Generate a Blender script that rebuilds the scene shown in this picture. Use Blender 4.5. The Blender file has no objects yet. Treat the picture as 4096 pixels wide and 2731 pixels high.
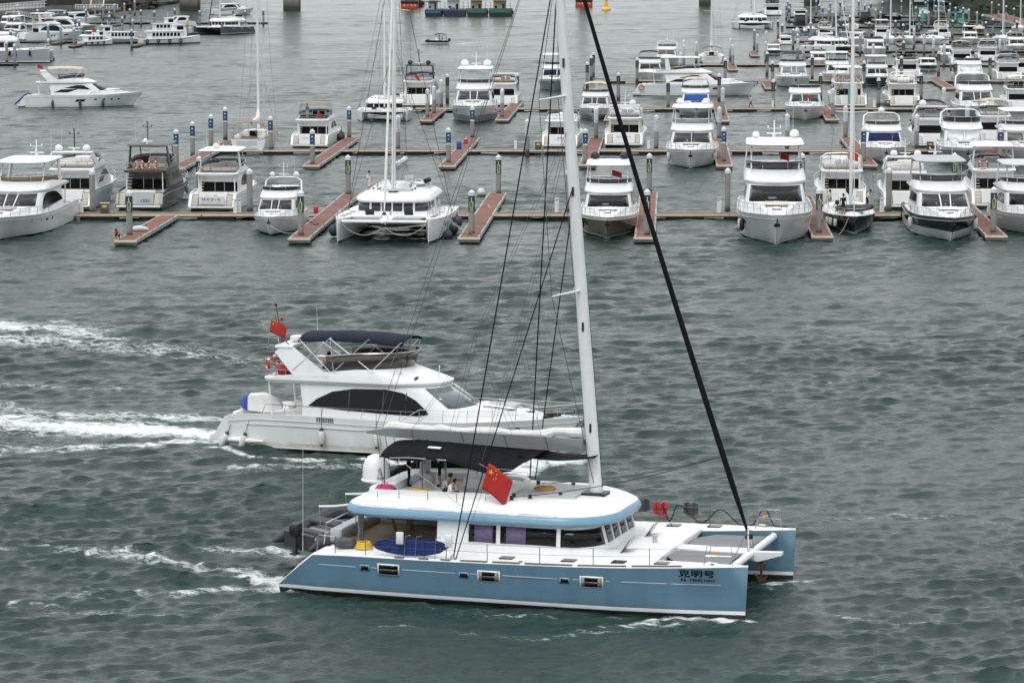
import bpy, bmesh, math, random
import numpy as np
from mathutils import Vector, Matrix
random.seed(7); np.random.seed(7)
R = math.radians
sc = bpy.context.scene
COL = sc.collection
# ------------------------------------------------------------------ camera
FPX, CAMH, HORIZ = 13000.0, 26.0, -300.0          # focal length and horizon row in 4096 px photo units
PITCH = math.atan((1365.5 - HORIZ) / FPX)
cam_d = bpy.data.cameras.new('camera'); cam = bpy.data.objects.new('camera', cam_d); COL.objects.link(cam)
cam.location = (0, 0, CAMH); cam.rotation_euler = (R(90) - PITCH, 0, 0)
cam_d.sensor_width = 36; cam_d.lens = FPX / 4096 * 36; cam_d.clip_start = 1; cam_d.clip_end = 20000
sc.camera = cam
# ------------------------------------------------------------------ world, sun, exposure
SUN_EL, SUN_AZ = 58, 205                            # degrees; azimuth clockwise from +Y
w = bpy.data.worlds.new('World'); sc.world = w; w.use_nodes = True
nt = w.node_tree; bg = nt.nodes['Background']
sky = nt.nodes.new('ShaderNodeTexSky'); sky.sky_type = 'NISHITA'; sky.sun_disc = False
sky.sun_elevation = R(SUN_EL); sky.sun_rotation = R(SUN_AZ); sky.air_density = 1.0; sky.dust_density = 1.0; sky.ozone_density = 1.0
hs = nt.nodes.new('ShaderNodeHueSaturation'); hs.inputs['Saturation'].default_value = 0.14
nt.links.new(sky.outputs[0], hs.inputs['Color'])
ov = nt.nodes.new('ShaderNodeMix'); ov.data_type = 'RGBA'; ov.inputs[0].default_value = .72; ov.inputs[7].default_value = (5, 5, 5, 1)
tcw = nt.nodes.new('ShaderNodeTexCoord'); sxw = nt.nodes.new('ShaderNodeSeparateXYZ'); nt.links.new(tcw.outputs['Generated'], sxw.inputs[0])
mrw = nt.nodes.new('ShaderNodeMapRange'); mrw.inputs[3].default_value = 3.7; mrw.inputs[4].default_value = 8.2; nt.links.new(sxw.outputs[2], mrw.inputs[0])    # standard overcast: brighter overhead than at the horizon
tnt = nt.nodes.new('ShaderNodeMix'); tnt.data_type = 'RGBA'; tnt.blend_type = 'MULTIPLY'; tnt.inputs[0].default_value = 1; tnt.inputs[7].default_value = (.96, 1.0, 1.012, 1)
nt.links.new(mrw.outputs[0], tnt.inputs[6]); nt.links.new(tnt.outputs[2], ov.inputs[7])
nt.links.new(hs.outputs[0], ov.inputs[6]); nt.links.new(ov.outputs[2], bg.inputs[0]); bg.inputs[1].default_value = 0.15
sun_d = bpy.data.lights.new('sun', 'SUN'); sun_d.energy = 0.8; sun_d.angle = R(20); sun_d.color = (1, .97, .93)
sun = bpy.data.objects.new('sun', sun_d); COL.objects.link(sun)
_az, _el = R(SUN_AZ), R(SUN_EL)
sun.rotation_euler = Vector((-math.sin(_az) * math.cos(_el), -math.cos(_az) * math.cos(_el), -math.sin(_el))).to_track_quat('-Z', 'Y').to_euler()
sc.view_settings.view_transform = 'Standard'; sc.view_settings.look = 'None'; sc.view_settings.exposure = 0.54; sc.view_settings.gamma = 1
sc.cycles.max_bounces = 6; sc.cycles.use_denoising = True; sc.cycles.caustics_reflective = False; sc.cycles.caustics_refractive = False
# ------------------------------------------------------------------ pixel -> place
_fw = Vector((0, math.cos(PITCH), -math.sin(PITCH))); _up = Vector((0, math.sin(PITCH), math.cos(PITCH)))
def ray(x, y): return _fw * FPX + Vector((1, 0, 0)) * (x - 2048) + _up * (1365.5 - y)
def at(x, y, z=0.0):
    d = ray(x, y); t = (z - CAMH) / d.z
    return Vector((d.x * t, d.y * t, z))
# ------------------------------------------------------------------ materials
MATS = {}
def mat(name, rgb, rough=.45, metal=0.0, var=0.0, scale=3.0, bump=0.0, bscale=40.0, dirt=None, alpha=None, coat=0.0, trans=0.0, zdirt=None, spec=.5):
    if name in MATS: return MATS[name]
    m = bpy.data.materials.new(name); m.use_nodes = True; MATS[name] = m
    t = m.node_tree; b = t.nodes['Principled BSDF']; N = t.nodes.new; L = t.links.new
    b.inputs['Base Color'].default_value = (*rgb, 1); b.inputs['Roughness'].default_value = rough; b.inputs['Metallic'].default_value = metal
    b.inputs['Coat Weight'].default_value = coat
    b.inputs['Specular IOR Level'].default_value = .12 if any(q in name for q in ('canvas', 'cloth', 'rope', 'navy', 'hair', 'net', 'rubber', 'float_black', 'curtain')) else spec
    if trans: b.inputs['Transmission Weight'].default_value = trans
    if alpha is not None: b.inputs['Alpha'].default_value = alpha
    tc = N('ShaderNodeTexCoord') if (var or bump or dirt or zdirt) else None
    src = None
    if var:
        n = N('ShaderNodeTexNoise'); n.inputs['Scale'].default_value = scale; n.inputs['Detail'].default_value = 5; L(tc.outputs['Object'], n.inputs['Vector'])
        mr = N('ShaderNodeMapRange'); mr.inputs[1].default_value = .3; mr.inputs[2].default_value = .7; mr.inputs[3].default_value = 1 - var; mr.inputs[4].default_value = 1 + var * .5
        L(n.outputs[0], mr.inputs[0])
        mx = N('ShaderNodeMix'); mx.data_type = 'RGBA'; mx.blend_type = 'MULTIPLY'; mx.inputs[0].default_value = 1
        mx.inputs[6].default_value = (*rgb, 1); L(mr.outputs[0], mx.inputs[7]); src = mx.outputs[2]; L(src, b.inputs['Base Color'])
    if dirt:                                          # streaky stains: stretched noise mixed to a dirt colour
        mp = N('ShaderNodeMapping'); mp.inputs['Scale'].default_value = dirt[2]; L(tc.outputs['Object'], mp.inputs[0])
        n = N('ShaderNodeTexNoise'); n.inputs['Scale'].default_value = 1; n.inputs['Detail'].default_value = 6; L(mp.outputs[0], n.inputs['Vector'])
        mr = N('ShaderNodeMapRange'); mr.inputs[1].default_value = .5; mr.inputs[2].default_value = .75; mr.inputs[4].default_value = dirt[1]; L(n.outputs[0], mr.inputs[0])
        mx = N('ShaderNodeMix'); mx.data_type = 'RGBA'; mx.inputs[6].default_value = (*rgb, 1); mx.inputs[7].default_value = (*dirt[0], 1)
        if src: L(src, mx.inputs[6])
        L(mr.outputs[0], mx.inputs[0]); src = mx.outputs[2]; L(src, b.inputs['Base Color'])
    if zdirt:                                         # a tide / grime band: colour, z0, z1 in object space
        sx = N('ShaderNodeSeparateXYZ'); L(tc.outputs['Object'], sx.inputs[0])
        n = N('ShaderNodeTexNoise'); n.inputs['Scale'].default_value = 2.5; n.inputs['Detail'].default_value = 4; L(tc.outputs['Object'], n.inputs['Vector'])
        ma = N('ShaderNodeMath'); ma.operation = 'MULTIPLY_ADD'; ma.inputs[1].default_value = .5; L(n.outputs[0], ma.inputs[0]); L(sx.outputs[2], ma.inputs[2])
        mr = N('ShaderNodeMapRange'); mr.inputs[1].default_value = zdirt[1] + .25; mr.inputs[2].default_value = zdirt[2] + .25; mr.inputs[3].default_value = zdirt[3]; mr.inputs[4].default_value = 0; L(ma.outputs[0], mr.inputs[0])
        mx = N('ShaderNodeMix'); mx.data_type = 'RGBA'; mx.inputs[6].default_value = (*rgb, 1); mx.inputs[7].default_value = (*zdirt[0], 1)
        if src: L(src, mx.inputs[6])
        L(mr.outputs[0], mx.inputs[0]); src = mx.outputs[2]; L(src, b.inputs['Base Color'])
    if bump:
        n = N('ShaderNodeTexNoise'); n.inputs['Scale'].default_value = bscale; n.inputs['Detail'].default_value = 4; L(tc.outputs['Object'], n.inputs['Vector'])
        bp = N('ShaderNodeBump'); bp.inputs['Strength'].default_value = bump; bp.inputs['Distance'].default_value = .02; L(n.outputs[0], bp.inputs['Height']); L(bp.outputs[0], b.inputs['Normal'])
    return m
mat('white', (.74, .75, .76), .35, var=.05, scale=1.2, dirt=((.45, .43, .38), .22, (1.5, 1.5, .35)))
mat('white_deck', (.78, .78, .78), .5, var=.06, scale=2.0)
mat('white_hull', (.70, .72, .74), .25, var=.05, scale=.8, dirt=((.42, .40, .34), .25, (.8, .8, .12)), zdirt=((.38, .34, .22), 0.0, .45, .55))
mat('white_stained', (.72, .73, .74), .25, var=.05, scale=.8, dirt=((.42, .40, .34), .25, (.8, .8, .12)), zdirt=((.36, .25, .10), -.1, .42, .9))
mat('cream', (.66, .63, .55), .5, var=.08)
mat('grey_gel', (.38, .40, .42), .4, var=.06)
mat('grey_light', (.52, .53, .54), .5, var=.06)
mat('blue_hull', (.112, .212, .298), .22, var=.06, scale=.5, dirt=((.07, .13, .18), .4, (1.6, 1.6, .18)), zdirt=((.05, .075, .08), .0, .55, .55))
mat('blue_rim_lit', (.15, .29, .40), .3, var=.04)  # hull paint again; brighter light on the upward roof edge put into the colour
mat('navy', (.008, .012, .026), .7, var=.15, bump=.2)
mat('navy_cover', (.008, .013, .06), .6, var=.12, bump=.2)
mat('blue_canvas', (.02, .07, .30), .7, var=.15)
mat('royal_blue', (.009, .032, .17), .5, var=.1)
mat('tan_canvas', (.30, .23, .15), .8, var=.15, bump=.2)
mat('beige_canvas', (.55, .48, .36), .8, var=.12)
mat('lilac_canvas', (.28, .30, .48), .8, var=.12)
mat('black_canvas', (.008, .009, .012), .85, var=.3, bump=.3)
mat('black', (.012, .012, .014), .4)
mat('black_hull', (.014, .017, .022), .12)
mat('charcoal', (.05, .054, .06), .4, var=.1)
mat('grey_hull', (.09, .088, .082), .25, var=.06)
mat('grey_hull2', (.30, .33, .36), .3, var=.06)
mat('slate_hull', (.075, .085, .10), .3, var=.06)
mat('tan_hull', (.115, .095, .06), .22, var=.06)
mat('maroon_hull', (.045, .012, .014), .3)
mat('antifoul', (.012, .012, .014), .6)
mat('antifoul_red', (.09, .02, .015), .6)
mat('glass_dark', (.004, .0045, .005), .07, spec=.22)
mat('glass_mid', (.018, .021, .024), .06, spec=.4)
mat('glass_clear', (.12, .145, .155), .05, coat=.4)
mat('glass_brown', (.05, .040, .030), .1, coat=.3)
mat('glass_purple', (.045, .036, .06), .12)
mat('curtain', (.15, .12, .21), .8, var=.25, scale=9)
mat('curtain_beige', (.30, .26, .20), .8, var=.2, scale=9)
mat('silver_shade', (.60, .63, .65), .35, metal=.4, var=.1)
mat('steel', (.50, .51, .52), .25, metal=.9)
mat('steel_dark', (.12, .125, .13), .35, metal=.7)
mat('alu', (.70, .71, .72), .42, metal=0.0, var=.05, dirt=((.3, .3, .3), .3, (3, 3, .4)))
mat('alu_grey', (.36, .38, .40), .4, metal=.3, var=.05)
mat('wire', (.10, .105, .11), .5, metal=.4)
mat('rope_black', (.008, .008, .009), .7)
mat('rope_pale', (.42, .40, .35), .8, var=.2, scale=20)
mat('rope_dark', (.05, .045, .04), .8)
mat('teak', (.21, .125, .06), .6, var=.25, scale=6, dirt=((.10, .06, .035), .5, (9, .6, 9)))
mat('teak_dark', (.11, .07, .04), .6, var=.2, scale=6)
mat('net', (.22, .225, .23), .8, var=.2, scale=30, bump=.6, bscale=60)
mat('sail', (.70, .70, .68), .7, var=.08, scale=3, bump=.5, bscale=9)
mat('rubber', (.02, .02, .022), .6, var=.2)
mat('rubber_grey', (.07, .075, .085), .55, var=.15, scale=6, bump=.15)
mat('red', (.50, .015, .018), .6, var=.1)
mat('flag_red', (.42, .018, .016), .7, var=.12, scale=2)
mat('orange', (.65, .10, .02), .6, var=.1)
mat('orange_red', (.42, .055, .03), .5, var=.12)
mat('yellow', (.70, .45, .03), .5, var=.1)
mat('ochre', (.55, .28, .05), .8, var=.1)
mat('pink', (.45, .02, .12), .6, var=.2, scale=9)
mat('teal', (.10, .45, .40), .5, var=.1)
mat('green', (.05, .20, .07), .6)
mat('fender_white', (.62, .62, .60), .5, var=.12, dirt=((.25, .24, .2), .5, (3, 3, 1)))
mat('fender_blue', (.025, .034, .055), .55, var=.15)
mat('skin', (.34, .19, .12), .5)
mat('hair', (.010, .009, .008), .6)
mat('cloth_white', (.62, .63, .64), .8, var=.08, scale=8)
mat('cloth_grey', (.32, .33, .35), .8, var=.1, scale=8)
mat('cloth_black', (.012, .012, .014), .85)
mat('cloth_blue', (.07, .14, .24), .8, var=.1)
mat('concrete', (.25, .25, .245), .85, var=.18, scale=3, bump=.3, bscale=14, dirt=((.12, .11, .095), .7, (3.5, 3.5, .5)), zdirt=((.035, .033, .026), .5, .95, .95))
mat('pile_cap', (.60, .62, .64), .5, var=.06, scale=4, dirt=((.35, .34, .32), .4, (5, 5, 1)))
mat('banner_blue', (.018, .055, .16), .5, var=.15, scale=2)
mat('banner_pale', (.52, .55, .58), .5, var=.08)
mat('banner_sky', (.16, .36, .52), .5, var=.1)
mat('banner_black', (.018, .022, .028), .5, var=.2)
mat('banner_green', (.022, .042, .045), .5, var=.2)
mat('bottle_green', (.16, .27, .03), .4, var=.2, scale=6)
mat('bottle_dark', (.05, .10, .02), .4)
mat('print_white', (.66, .68, .70), .5)
mat('print_grey', (.30, .30, .29), .6)
mat('print_blue', (.03, .16, .40), .5)
mat('print_black', (.006, .006, .008), .6, spec=.1)
mat('dock_deck', (.205, .083, .055), .75, var=.22, scale=1.4, bump=.5, bscale=30, dirt=((.10, .05, .038), .55, (.6, .6, .6)))
mat('dock_deck_worn', (.17, .078, .056), .8, var=.25, scale=1.4, bump=.5, bscale=30, dirt=((.085, .05, .04), .6, (.6, .6, .6)))
mat('dock_deck_old', (.13, .085, .062), .8, var=.25, scale=1.4, bump=.4, dirt=((.07, .055, .045), .6, (.6, .6, .6)))
mat('dock_fender', (.42, .37, .29), .6, var=.18, scale=1.5, dirt=((.28, .24, .18), .6, (.5, 3, 3)))
mat('dock_concrete', (.36, .35, .33), .8, var=.2, scale=2, dirt=((.16, .15, .13), .6, (1, 1, 3)))
mat('dock_grey', (.17, .165, .155), .85, var=.25, scale=2, dirt=((.08, .075, .065), .6, (1, 1, 3)))
mat('float_black', (.018, .019, .02), .6, var=.3, scale=4)
mat('rust', (.10, .045, .025), .9, var=.4, scale=5)
mat('rock', (.055, .05, .044), .95, var=.45, scale=.8, bump=1.0, bscale=3)
mat('seawall', (.05, .045, .042), .9, var=.3, scale=.3, dirt=((.10, .09, .08), .5, (.3, .3, .05)))
mat('quay_concrete', (.20, .195, .185), .9, var=.2, scale=.5, dirt=((.09, .085, .08), .6, (.4, .4, .1)))
mat('pier_concrete', (.24, .235, .22), .9, var=.2, scale=.3, dirt=((.07, .068, .06), .8, (.5, .5, .05)), zdirt=((.028, .026, .02), 1.0, 3.2, .92))
mat('leaf_dark', (.022, .040, .016), .7, var=.5, scale=.6)
mat('leaf_mid', (.045, .070, .025), .7, var=.5, scale=.6)
mat('bark', (.06, .045, .032), .9, var=.3)
mat('hill_wood', (.022, .032, .016), .95, var=.6, scale=.12, bump=1.0, bscale=.5)
mat('earth', (.05, .045, .035), .95, var=.3, scale=.2)
mat('barge_blue', (.012, .02, .075), .5, var=.2, dirt=((.06, .035, .025), .5, (.6, .6, .1)))
mat('barge_blue2', (.03, .12, .28), .5, var=.2)
mat('barge_green', (.035, .13, .12), .6, var=.2, dirt=((.10, .06, .03), .5, (.6, .6, .1)))
mat('barge_black', (.012, .018, .018), .6, var=.2)
mat('barge_cream', (.42, .36, .21), .7, var=.15, dirt=((.14, .09, .05), .6, (.8, .8, .15)))
mat('plastic_blue', (.02, .07, .30), .5)
mat('float_blue', (.10, .22, .45), .6, var=.3, scale=1.5)
# ------------------------------------------------------------------ mesh builder
class G:
    def __init__(s): s.v = []; s.f = []; s.m = []
    def add(s, v, f, m=0):
        n = len(s.v); s.v += [tuple(p) for p in v]; s.f += [tuple(i + n for i in q) for q in f]
        s.m += list(m) if isinstance(m, (list, tuple)) else [m] * len(f); return s
    def box(s, x0, x1, y0, y1, z0, z1, m=0, t=0.0, tz=0.0):           # t: taper of the top in x and y
        v = [(x0, y0, z0), (x1, y0, z0), (x1, y1, z0), (x0, y1, z0), (x0 + t, y0 + t, z1), (x1 - t, y0 + t, z1), (x1 - t, y1 - t, z1), (x0 + t, y1 - t, z1)]
        return s.add(v, [(0, 3, 2, 1), (4, 5, 6, 7), (0, 1, 5, 4), (1, 2, 6, 5), (2, 3, 7, 6), (3, 0, 4, 7)], m)
    def rbox(s, x0, x1, y0, y1, z0, z1, r=.05, m=0):                  # box with chamfered edges
        def ring(x0, x1, y0, y1, z, c): return [(x0 + c, y0, z), (x1 - c, y0, z), (x1, y0 + c, z), (x1, y1 - c, z), (x1 - c, y1, z), (x0 + c, y1, z), (x0, y1 - c, z), (x0, y0 + c, z)]
        r = min(r, abs(x1 - x0) * .45, abs(y1 - y0) * .45, abs(z1 - z0) * .45)
        q = r * .6
        return s.loft([ring(x0 + q, x1 - q, y0 + q, y1 - q, z0, r), ring(x0, x1, y0, y1, z0 + r, r), ring(x0, x1, y0, y1, z1 - r, r), ring(x0 + q, x1 - q, y0 + q, y1 - q, z1, r)], m)
    def loft(s, rings, m=0, close=True, cap0=True, cap1=True, mf=None):
        k = len(rings[0]); v = [p for r in rings for p in r]; f = []; ms = []
        for i in range(len(rings) - 1):
            for j in range(k if close else k - 1):
                a = i * k + j; b = i * k + (j + 1) % k
                f.append((a, b, b + k, a + k)); ms.append(mf(i, j) if mf else m)
        if cap0: f.append(tuple(range(k - 1, -1, -1))); ms.append(mf(-1, 0) if mf else m)
        if cap1: f.append(tuple(range((len(rings) - 1) * k, len(rings) * k))); ms.append(mf(len(rings), 0) if mf else m)
        return s.add(v, f, ms)
    def tube(s, pts, r, n=6, m=0, closed=False):
        P = [Vector(p) for p in pts]; K = len(P); rr = r if isinstance(r, (list, tuple)) else [r] * K
        rings = []; up = None
        for i in range(K):
            d = (P[(i + 1) % K] - P[i - 1]) if closed else (P[min(i + 1, K - 1)] - P[max(i - 1, 0)])
            if d.length < 1e-9: d = Vector((0, 0, 1))
            d.normalize()
            if up is None: up = Vector((0, 0, 1)) if abs(d.z) < .9 else Vector((1, 0, 0))
            a = d.cross(up)
            if a.length < 1e-4: a = d.cross(Vector((1, 0, 0)))
            a.normalize(); b = a.cross(d); up = b
            rings.append([P[i] + (a * math.cos(2 * math.pi * q / n) + b * math.sin(2 * math.pi * q / n)) * rr[i] for q in range(n)])
        if closed: rings.append(rings[0]); return s.loft(rings, m, True, False, False)
        return s.loft(rings, m)
    def lathe(s, prof, n=12, c=(0, 0, 0), ax=(0, 0, 1), m=0, mf=None):
        A = Vector(ax).normalized(); u = A.orthogonal().normalized(); w = A.cross(u); c = Vector(c)
        rings = [[c + A * z + (u * math.cos(2 * math.pi * q / n) + w * math.sin(2 * math.pi * q / n)) * max(r, 1e-4) for q in range(n)] for r, z in prof]
        return s.loft(rings, m, True, True, True, mf)
    def ball(s, c, r, n=10, m=0, sz=1.0):
        pr = [(r * math.sin(math.pi * i / 7), -r * sz * math.cos(math.pi * i / 7)) for i in range(8)]
        return s.lathe(pr, n, c, (0, 0, 1), m)
    def side(s, poly, y0, y1, m=0):                                   # polygon in x,z extruded along y
        k = len(poly); v = [(x, y0, z) for x, z in poly] + [(x, y1, z) for x, z in poly]
        return s.add(v, [tuple(range(k - 1, -1, -1)), tuple(range(k, 2 * k))] + [(i, (i + 1) % k, (i + 1) % k + k, i + k) for i in range(k)], m)
    def slab(s, poly, z0, z1, m=0):                                   # polygon in x,y extruded along z
        k = len(poly); v = [(x, y, z0) for x, y in poly] + [(x, y, z1) for x, y in poly]
        return s.add(v, [tuple(range(k - 1, -1, -1)), tuple(range(k, 2 * k))] + [(i, (i + 1) % k, (i + 1) % k + k, i + k) for i in range(k)], m)
    def strip(s, A, Bp, m=0):
        k = len(A); return s.add(list(A) + list(Bp), [(i, i + 1, i + 1 + k, i + k) for i in range(k - 1)], m)
    def patch(s, pts, th, m=0):                                       # planar polygon with thickness along its normal
        P = [Vector(p) for p in pts]; nrm = Vector((0, 0, 0))
        for i in range(len(P)):
            a, b = P[i], P[(i + 1) % len(P)]; nrm += a.cross(b)
        nrm = nrm.normalized() * th; k = len(P)
        return s.add(P + [p + nrm for p in P], [tuple(range(k - 1, -1, -1)), tuple(range(k, 2 * k))] + [(i, (i + 1) % k, (i + 1) % k + k, i + k) for i in range(k)], m)
    def obj(s, name, mats, parent=None, smooth=35):
        me = bpy.data.meshes.new(name); me.from_pydata(s.v, [], s.f)
        for k in ([mats] if isinstance(mats, str) else mats): me.materials.append(MATS[k])
        if any(s.m): me.polygons.foreach_set('material_index', s.m)
        me.update()
        if smooth:
            me.shade_smooth(); me.set_sharp_from_angle(angle=R(smooth))
        o = bpy.data.objects.new(name, me); COL.objects.link(o)
        if parent: o.parent = parent
        return o
def tag(o, label=None, cat=None, group=None, kind=None):
    if label: o['label'] = label
    if cat: o['category'] = cat
    if group: o['group'] = group
    if kind: o['kind'] = kind
    return o
def thing(name, label, cat, loc=(0, 0, 0), rz=0.0, group=None):
    o = bpy.data.objects.new(name, None); COL.objects.link(o); o.location = loc; o.rotation_euler = (0, 0, rz); o.empty_display_size = .2
    return tag(o, label, cat, group)
def share(src, parent, name=None, loc=None, rot=None):
    o = src.copy(); COL.objects.link(o); o.parent = parent
    if name: o.name = name
    if loc is not None: o.location = loc
    if rot is not None: o.rotation_euler = rot
    return o
def copy_tree(o, parent=None):
    c = o.copy(); COL.objects.link(c); c.parent = parent
    for ch in list(o.children): copy_tree(ch, c)
    return c
def seat(o, xform):                                                   # place a finished thing: world = boat frame @ local
    o.matrix_world = xform; return o
def frame(loc, rz): return Matrix.Translation(Vector(loc)) @ Matrix.Rotation(rz, 4, 'Z')
_txt = {}
def text_geo(s):
    if s not in _txt:
        cu = bpy.data.curves.new('lettering', 'FONT'); cu.body = s; cu.size = 1; cu.resolution_u = 2; cu.fill_mode = 'FRONT'
        o = bpy.data.objects.new('lettering', cu); COL.objects.link(o); dg = bpy.context.evaluated_depsgraph_get()
        me = o.evaluated_get(dg).to_mesh(); v = [tuple(q.co)[:2] for q in me.vertices]; f = [tuple(p.vertices) for p in me.polygons]
        o.evaluated_get(dg).to_mesh_clear(); bpy.data.objects.remove(o); bpy.data.curves.remove(cu)
        _txt[s] = (v, f)
    return _txt[s]
def lettering(name, s, p0, u, v, h, mt, parent, width=None, bold=0.0):
    """flat letters: origin p0 (lower left), text direction u, up v, letter height h"""
    tv, tf = text_geo(s); g = G()
    if not tv: return None
    x0 = min(a for a, b in tv); x1 = max(a for a, b in tv); y0 = min(b for a, b in tv); y1 = max(b for a, b in tv)
    k = h / max(y1 - y0, 1e-3); kx = (width / (x1 - x0)) if width else k
    p0, u, v = Vector(p0), Vector(u).normalized(), Vector(v).normalized(); nrm = u.cross(v)
    P = [p0 + u * (a - x0) * kx + v * (b - y0) * k for a, b in tv]
    g.add(P, tf)
    for q in range(1 if bold else 0): g.add([p + u * bold + nrm * .0015 for p in P], tf); g.add([p + v * bold * .7 + nrm * .003 for p in P], tf)
    return g.obj(name, mt, parent, smooth=0)
def lerp(a, b, t): return a + (b - a) * t
def interp(x, tab):
    if x <= tab[0][0]: return tab[0][1]
    for (a, p), (b, q) in zip(tab, tab[1:]):
        if x <= b: return p + (q - p) * (x - a) / (b - a)
    return tab[-1][1]
def arc(p, q, sag, n=8): return [Vector(p).lerp(Vector(q), i / n) - Vector((0, 0, sag * 4 * (i / n) * (1 - i / n))) for i in range(n + 1)]
# ------------------------------------------------------------------ water
def _px(pts): return np.array([[at(x, y).x, at(x, y).y] for x, y in pts])
FOAM = [  # polyline in photo pixels on the water, half width m at each end, strength at each end
    ([(880, 1742), (560, 1722), (200, 1700), (-500, 1665)], 2.0, 5.0, 1.15, .70),
    ([(900, 1765), (600, 1778), (250, 1785), (-300, 1795)], 1.0, 3.0, .85, .45),
    ([(880, 1690), (500, 1665), (100, 1640), (-300, 1620)], 1.0, 3.0, .75, .55),
    ([(480, 1352), (150, 1312), (-400, 1285)], 2.0, 5.0, .62, .95),
    ([(1000, 1445), (600, 1400), (300, 1372), (-200, 1350)], 2.6, 5.0, .48, .72),
    ([(520, 1300), (250, 1290), (-200, 1300)], 1.2, 2.5, .40, .60),
    ([(1118, 2335), (1020, 2290), (900, 2268)], .8, 1.1, .95, .6),
    ([(1100, 2320), (880, 2275), (620, 2240), (200, 2205), (-300, 2180)], .6, 1.6, .85, .40),
    ([(1118, 2352), (900, 2340), (650, 2360), (250, 2395)], .5, 1.4, .7, .42),
    ([(1200, 2225), (1000, 2200), (800, 2190)], .6, 1.0, .7, .45),
    ([(1130, 2352), (1270, 2368), (1340, 2380), (1500, 2402)], .25, .22, .85, .5),
    ([(1500, 2402), (2000, 2445), (2500, 2478)], .2, .2, .45, .5),
    ([(2958, 2480), (2860, 2484), (2700, 2496), (2480, 2510)], .45, .55, 1.2, .5),
    ([(2955, 2492), (2600, 2520), (2100, 2540), (1500, 2520)], .3, .9, .5, .34),
    ([(3165, 2312), (3090, 2318), (3000, 2326)], .35, .35, .9, .55),
    ([(3180, 2318), (3120, 2335), (3000, 2350)], .3, .5, .6, .4),
    ([(900, 1800), (1300, 1835), (1800, 1858), (2250, 1845)], .6, .9, .75, .9),
    ([(960, 1862), (1200, 1858), (1420, 1872)], 1.2, .9, .62, .62),
    ([(1580, 1850), (1700, 1868), (1820, 1872)], 1.6, 1.2, .95, .8),
    ([(2080, 1868), (2200, 1850), (2280, 1830)], 1.4, .9, 1.0, .85),
    ([(1800, 176), (1850, 174), (1960, 168)], .6, 2.5, 1.0, .5),
    ([(60, 430), (300, 432), (480, 415)], .5, .3, .45, .5),
    ([(2540, 382), (2760, 388), (2985, 386)], .3, .3, .3, .3),
    ([(560, 1560), (250, 1555), (-100, 1550)], 1.2, 2.0, .42, .48),
    ([(0, 2420), (300, 2440), (620, 2460)], .7, 1.0, .50, .42),
    ([(3300, 2430), (3600, 2480), (3900, 2500)], .5, 1.0, .45, .38),
    ([(3200, 2080), (3600, 2060), (4100, 2100)], .8, 1.2, .36, .38),
    ([(2700, 1560), (3100, 1520), (3500, 1540)], 1.0, 1.4, .34, .36),
    ([(1200, 1480), (1800, 1470), (2300, 1520)], 1.0, 1.4, .40, .38),
]
FOAM = [(_px(p), a, b, c, d) for p, a, b, c, d in FOAM]
def foam_at(X, Y):
    X, Y = X + .5 * np.sin(Y * .9 + X * .31) + .25 * np.sin(X * 1.7 - Y * 2.1), Y + .6 * np.sin(X * .53 + 1.3) + .35 * np.sin(X * 1.3 + Y * .7)   # ragged edges
    F = np.zeros_like(X)
    for P, w0, w1, s0, s1 in FOAM:
        n = len(P) - 1; tot = np.cumsum([0] + [np.hypot(*(P[i + 1] - P[i])) for i in range(n)])
        lo = P.min(0) - 3 * max(w0, w1); hi = P.max(0) + 3 * max(w0, w1)
        sel = (X > lo[0]) & (X < hi[0]) & (Y > lo[1]) & (Y < hi[1])
        if not sel.any(): continue
        x, y = X[sel], Y[sel]; best = np.zeros_like(x)
        for i in range(n):
            a, b = P[i], P[i + 1]; d = b - a; L2 = d @ d
            t = np.clip(((x - a[0]) * d[0] + (y - a[1]) * d[1]) / L2, 0, 1)
            u = (tot[i] + t * (tot[i + 1] - tot[i])) / tot[-1]
            dist = np.hypot(x - a[0] - t * d[0], y - a[1] - t * d[1]); ww = w0 + (w1 - w0) * u
            best = np.maximum(best, (s0 + (s1 - s0) * u) * np.exp(-(dist / ww) ** 2))
        F[sel] = np.maximum(F[sel], best)
    return F
_rng = np.random.RandomState(3)
_W = []
for lam, amp, spread, cnt in ((16, .030, .5, 3), (9, .024, .6, 5), (5, .0155, .7, 9), (3.2, .0120, .8, 14), (2.0, .0110, .9, 22), (1.25, .0096, 1.0, 26), (.75, .0068, 1.1, 26), (.45, .0040, 1.2, 22)):
    for _ in range(cnt):
        l = lam * _rng.uniform(.75, 1.3); th = R(-74) + _rng.normal(0, spread * .46)
        _W.append((2 * math.pi / l, math.cos(th), math.sin(th), amp * _rng.uniform(.5, 1.2), _rng.uniform(0, 6.28)))
def waves(X, Y, res):
    gust = 1 + .30 * np.sin(X * .043 + Y * .017 + 1) * np.sin(Y * .051 - X * .021) + .22 * np.sin(X * .11 - Y * .083 + 2)
    Z = np.zeros_like(X); DX = np.zeros_like(X); DY = np.zeros_like(X)
    rs = np.maximum(.13, Y * .00105) * 2.2
    for k, cx, cy, a, ph in _W:
        lam = 2 * math.pi / k
        if lam < res * 2: continue
        wt = np.clip((lam / rs - .9) / .9, 0, 1)          # fade ripples finer than the mesh can carry
        if not wt.any(): continue
        a = a * wt; p = k * (cx * X + cy * Y) + ph
        Z += a * np.cos(p); s = a * .92 * np.sin(p); DX -= cx * s; DY -= cy * s
    sh = np.clip((Y - 220) / 150, 0, 1) * .12             # sheltered, smoother water among the docks
    gust = gust * (1 - sh)
    return DX * gust, DY * gust, Z * gust
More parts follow.
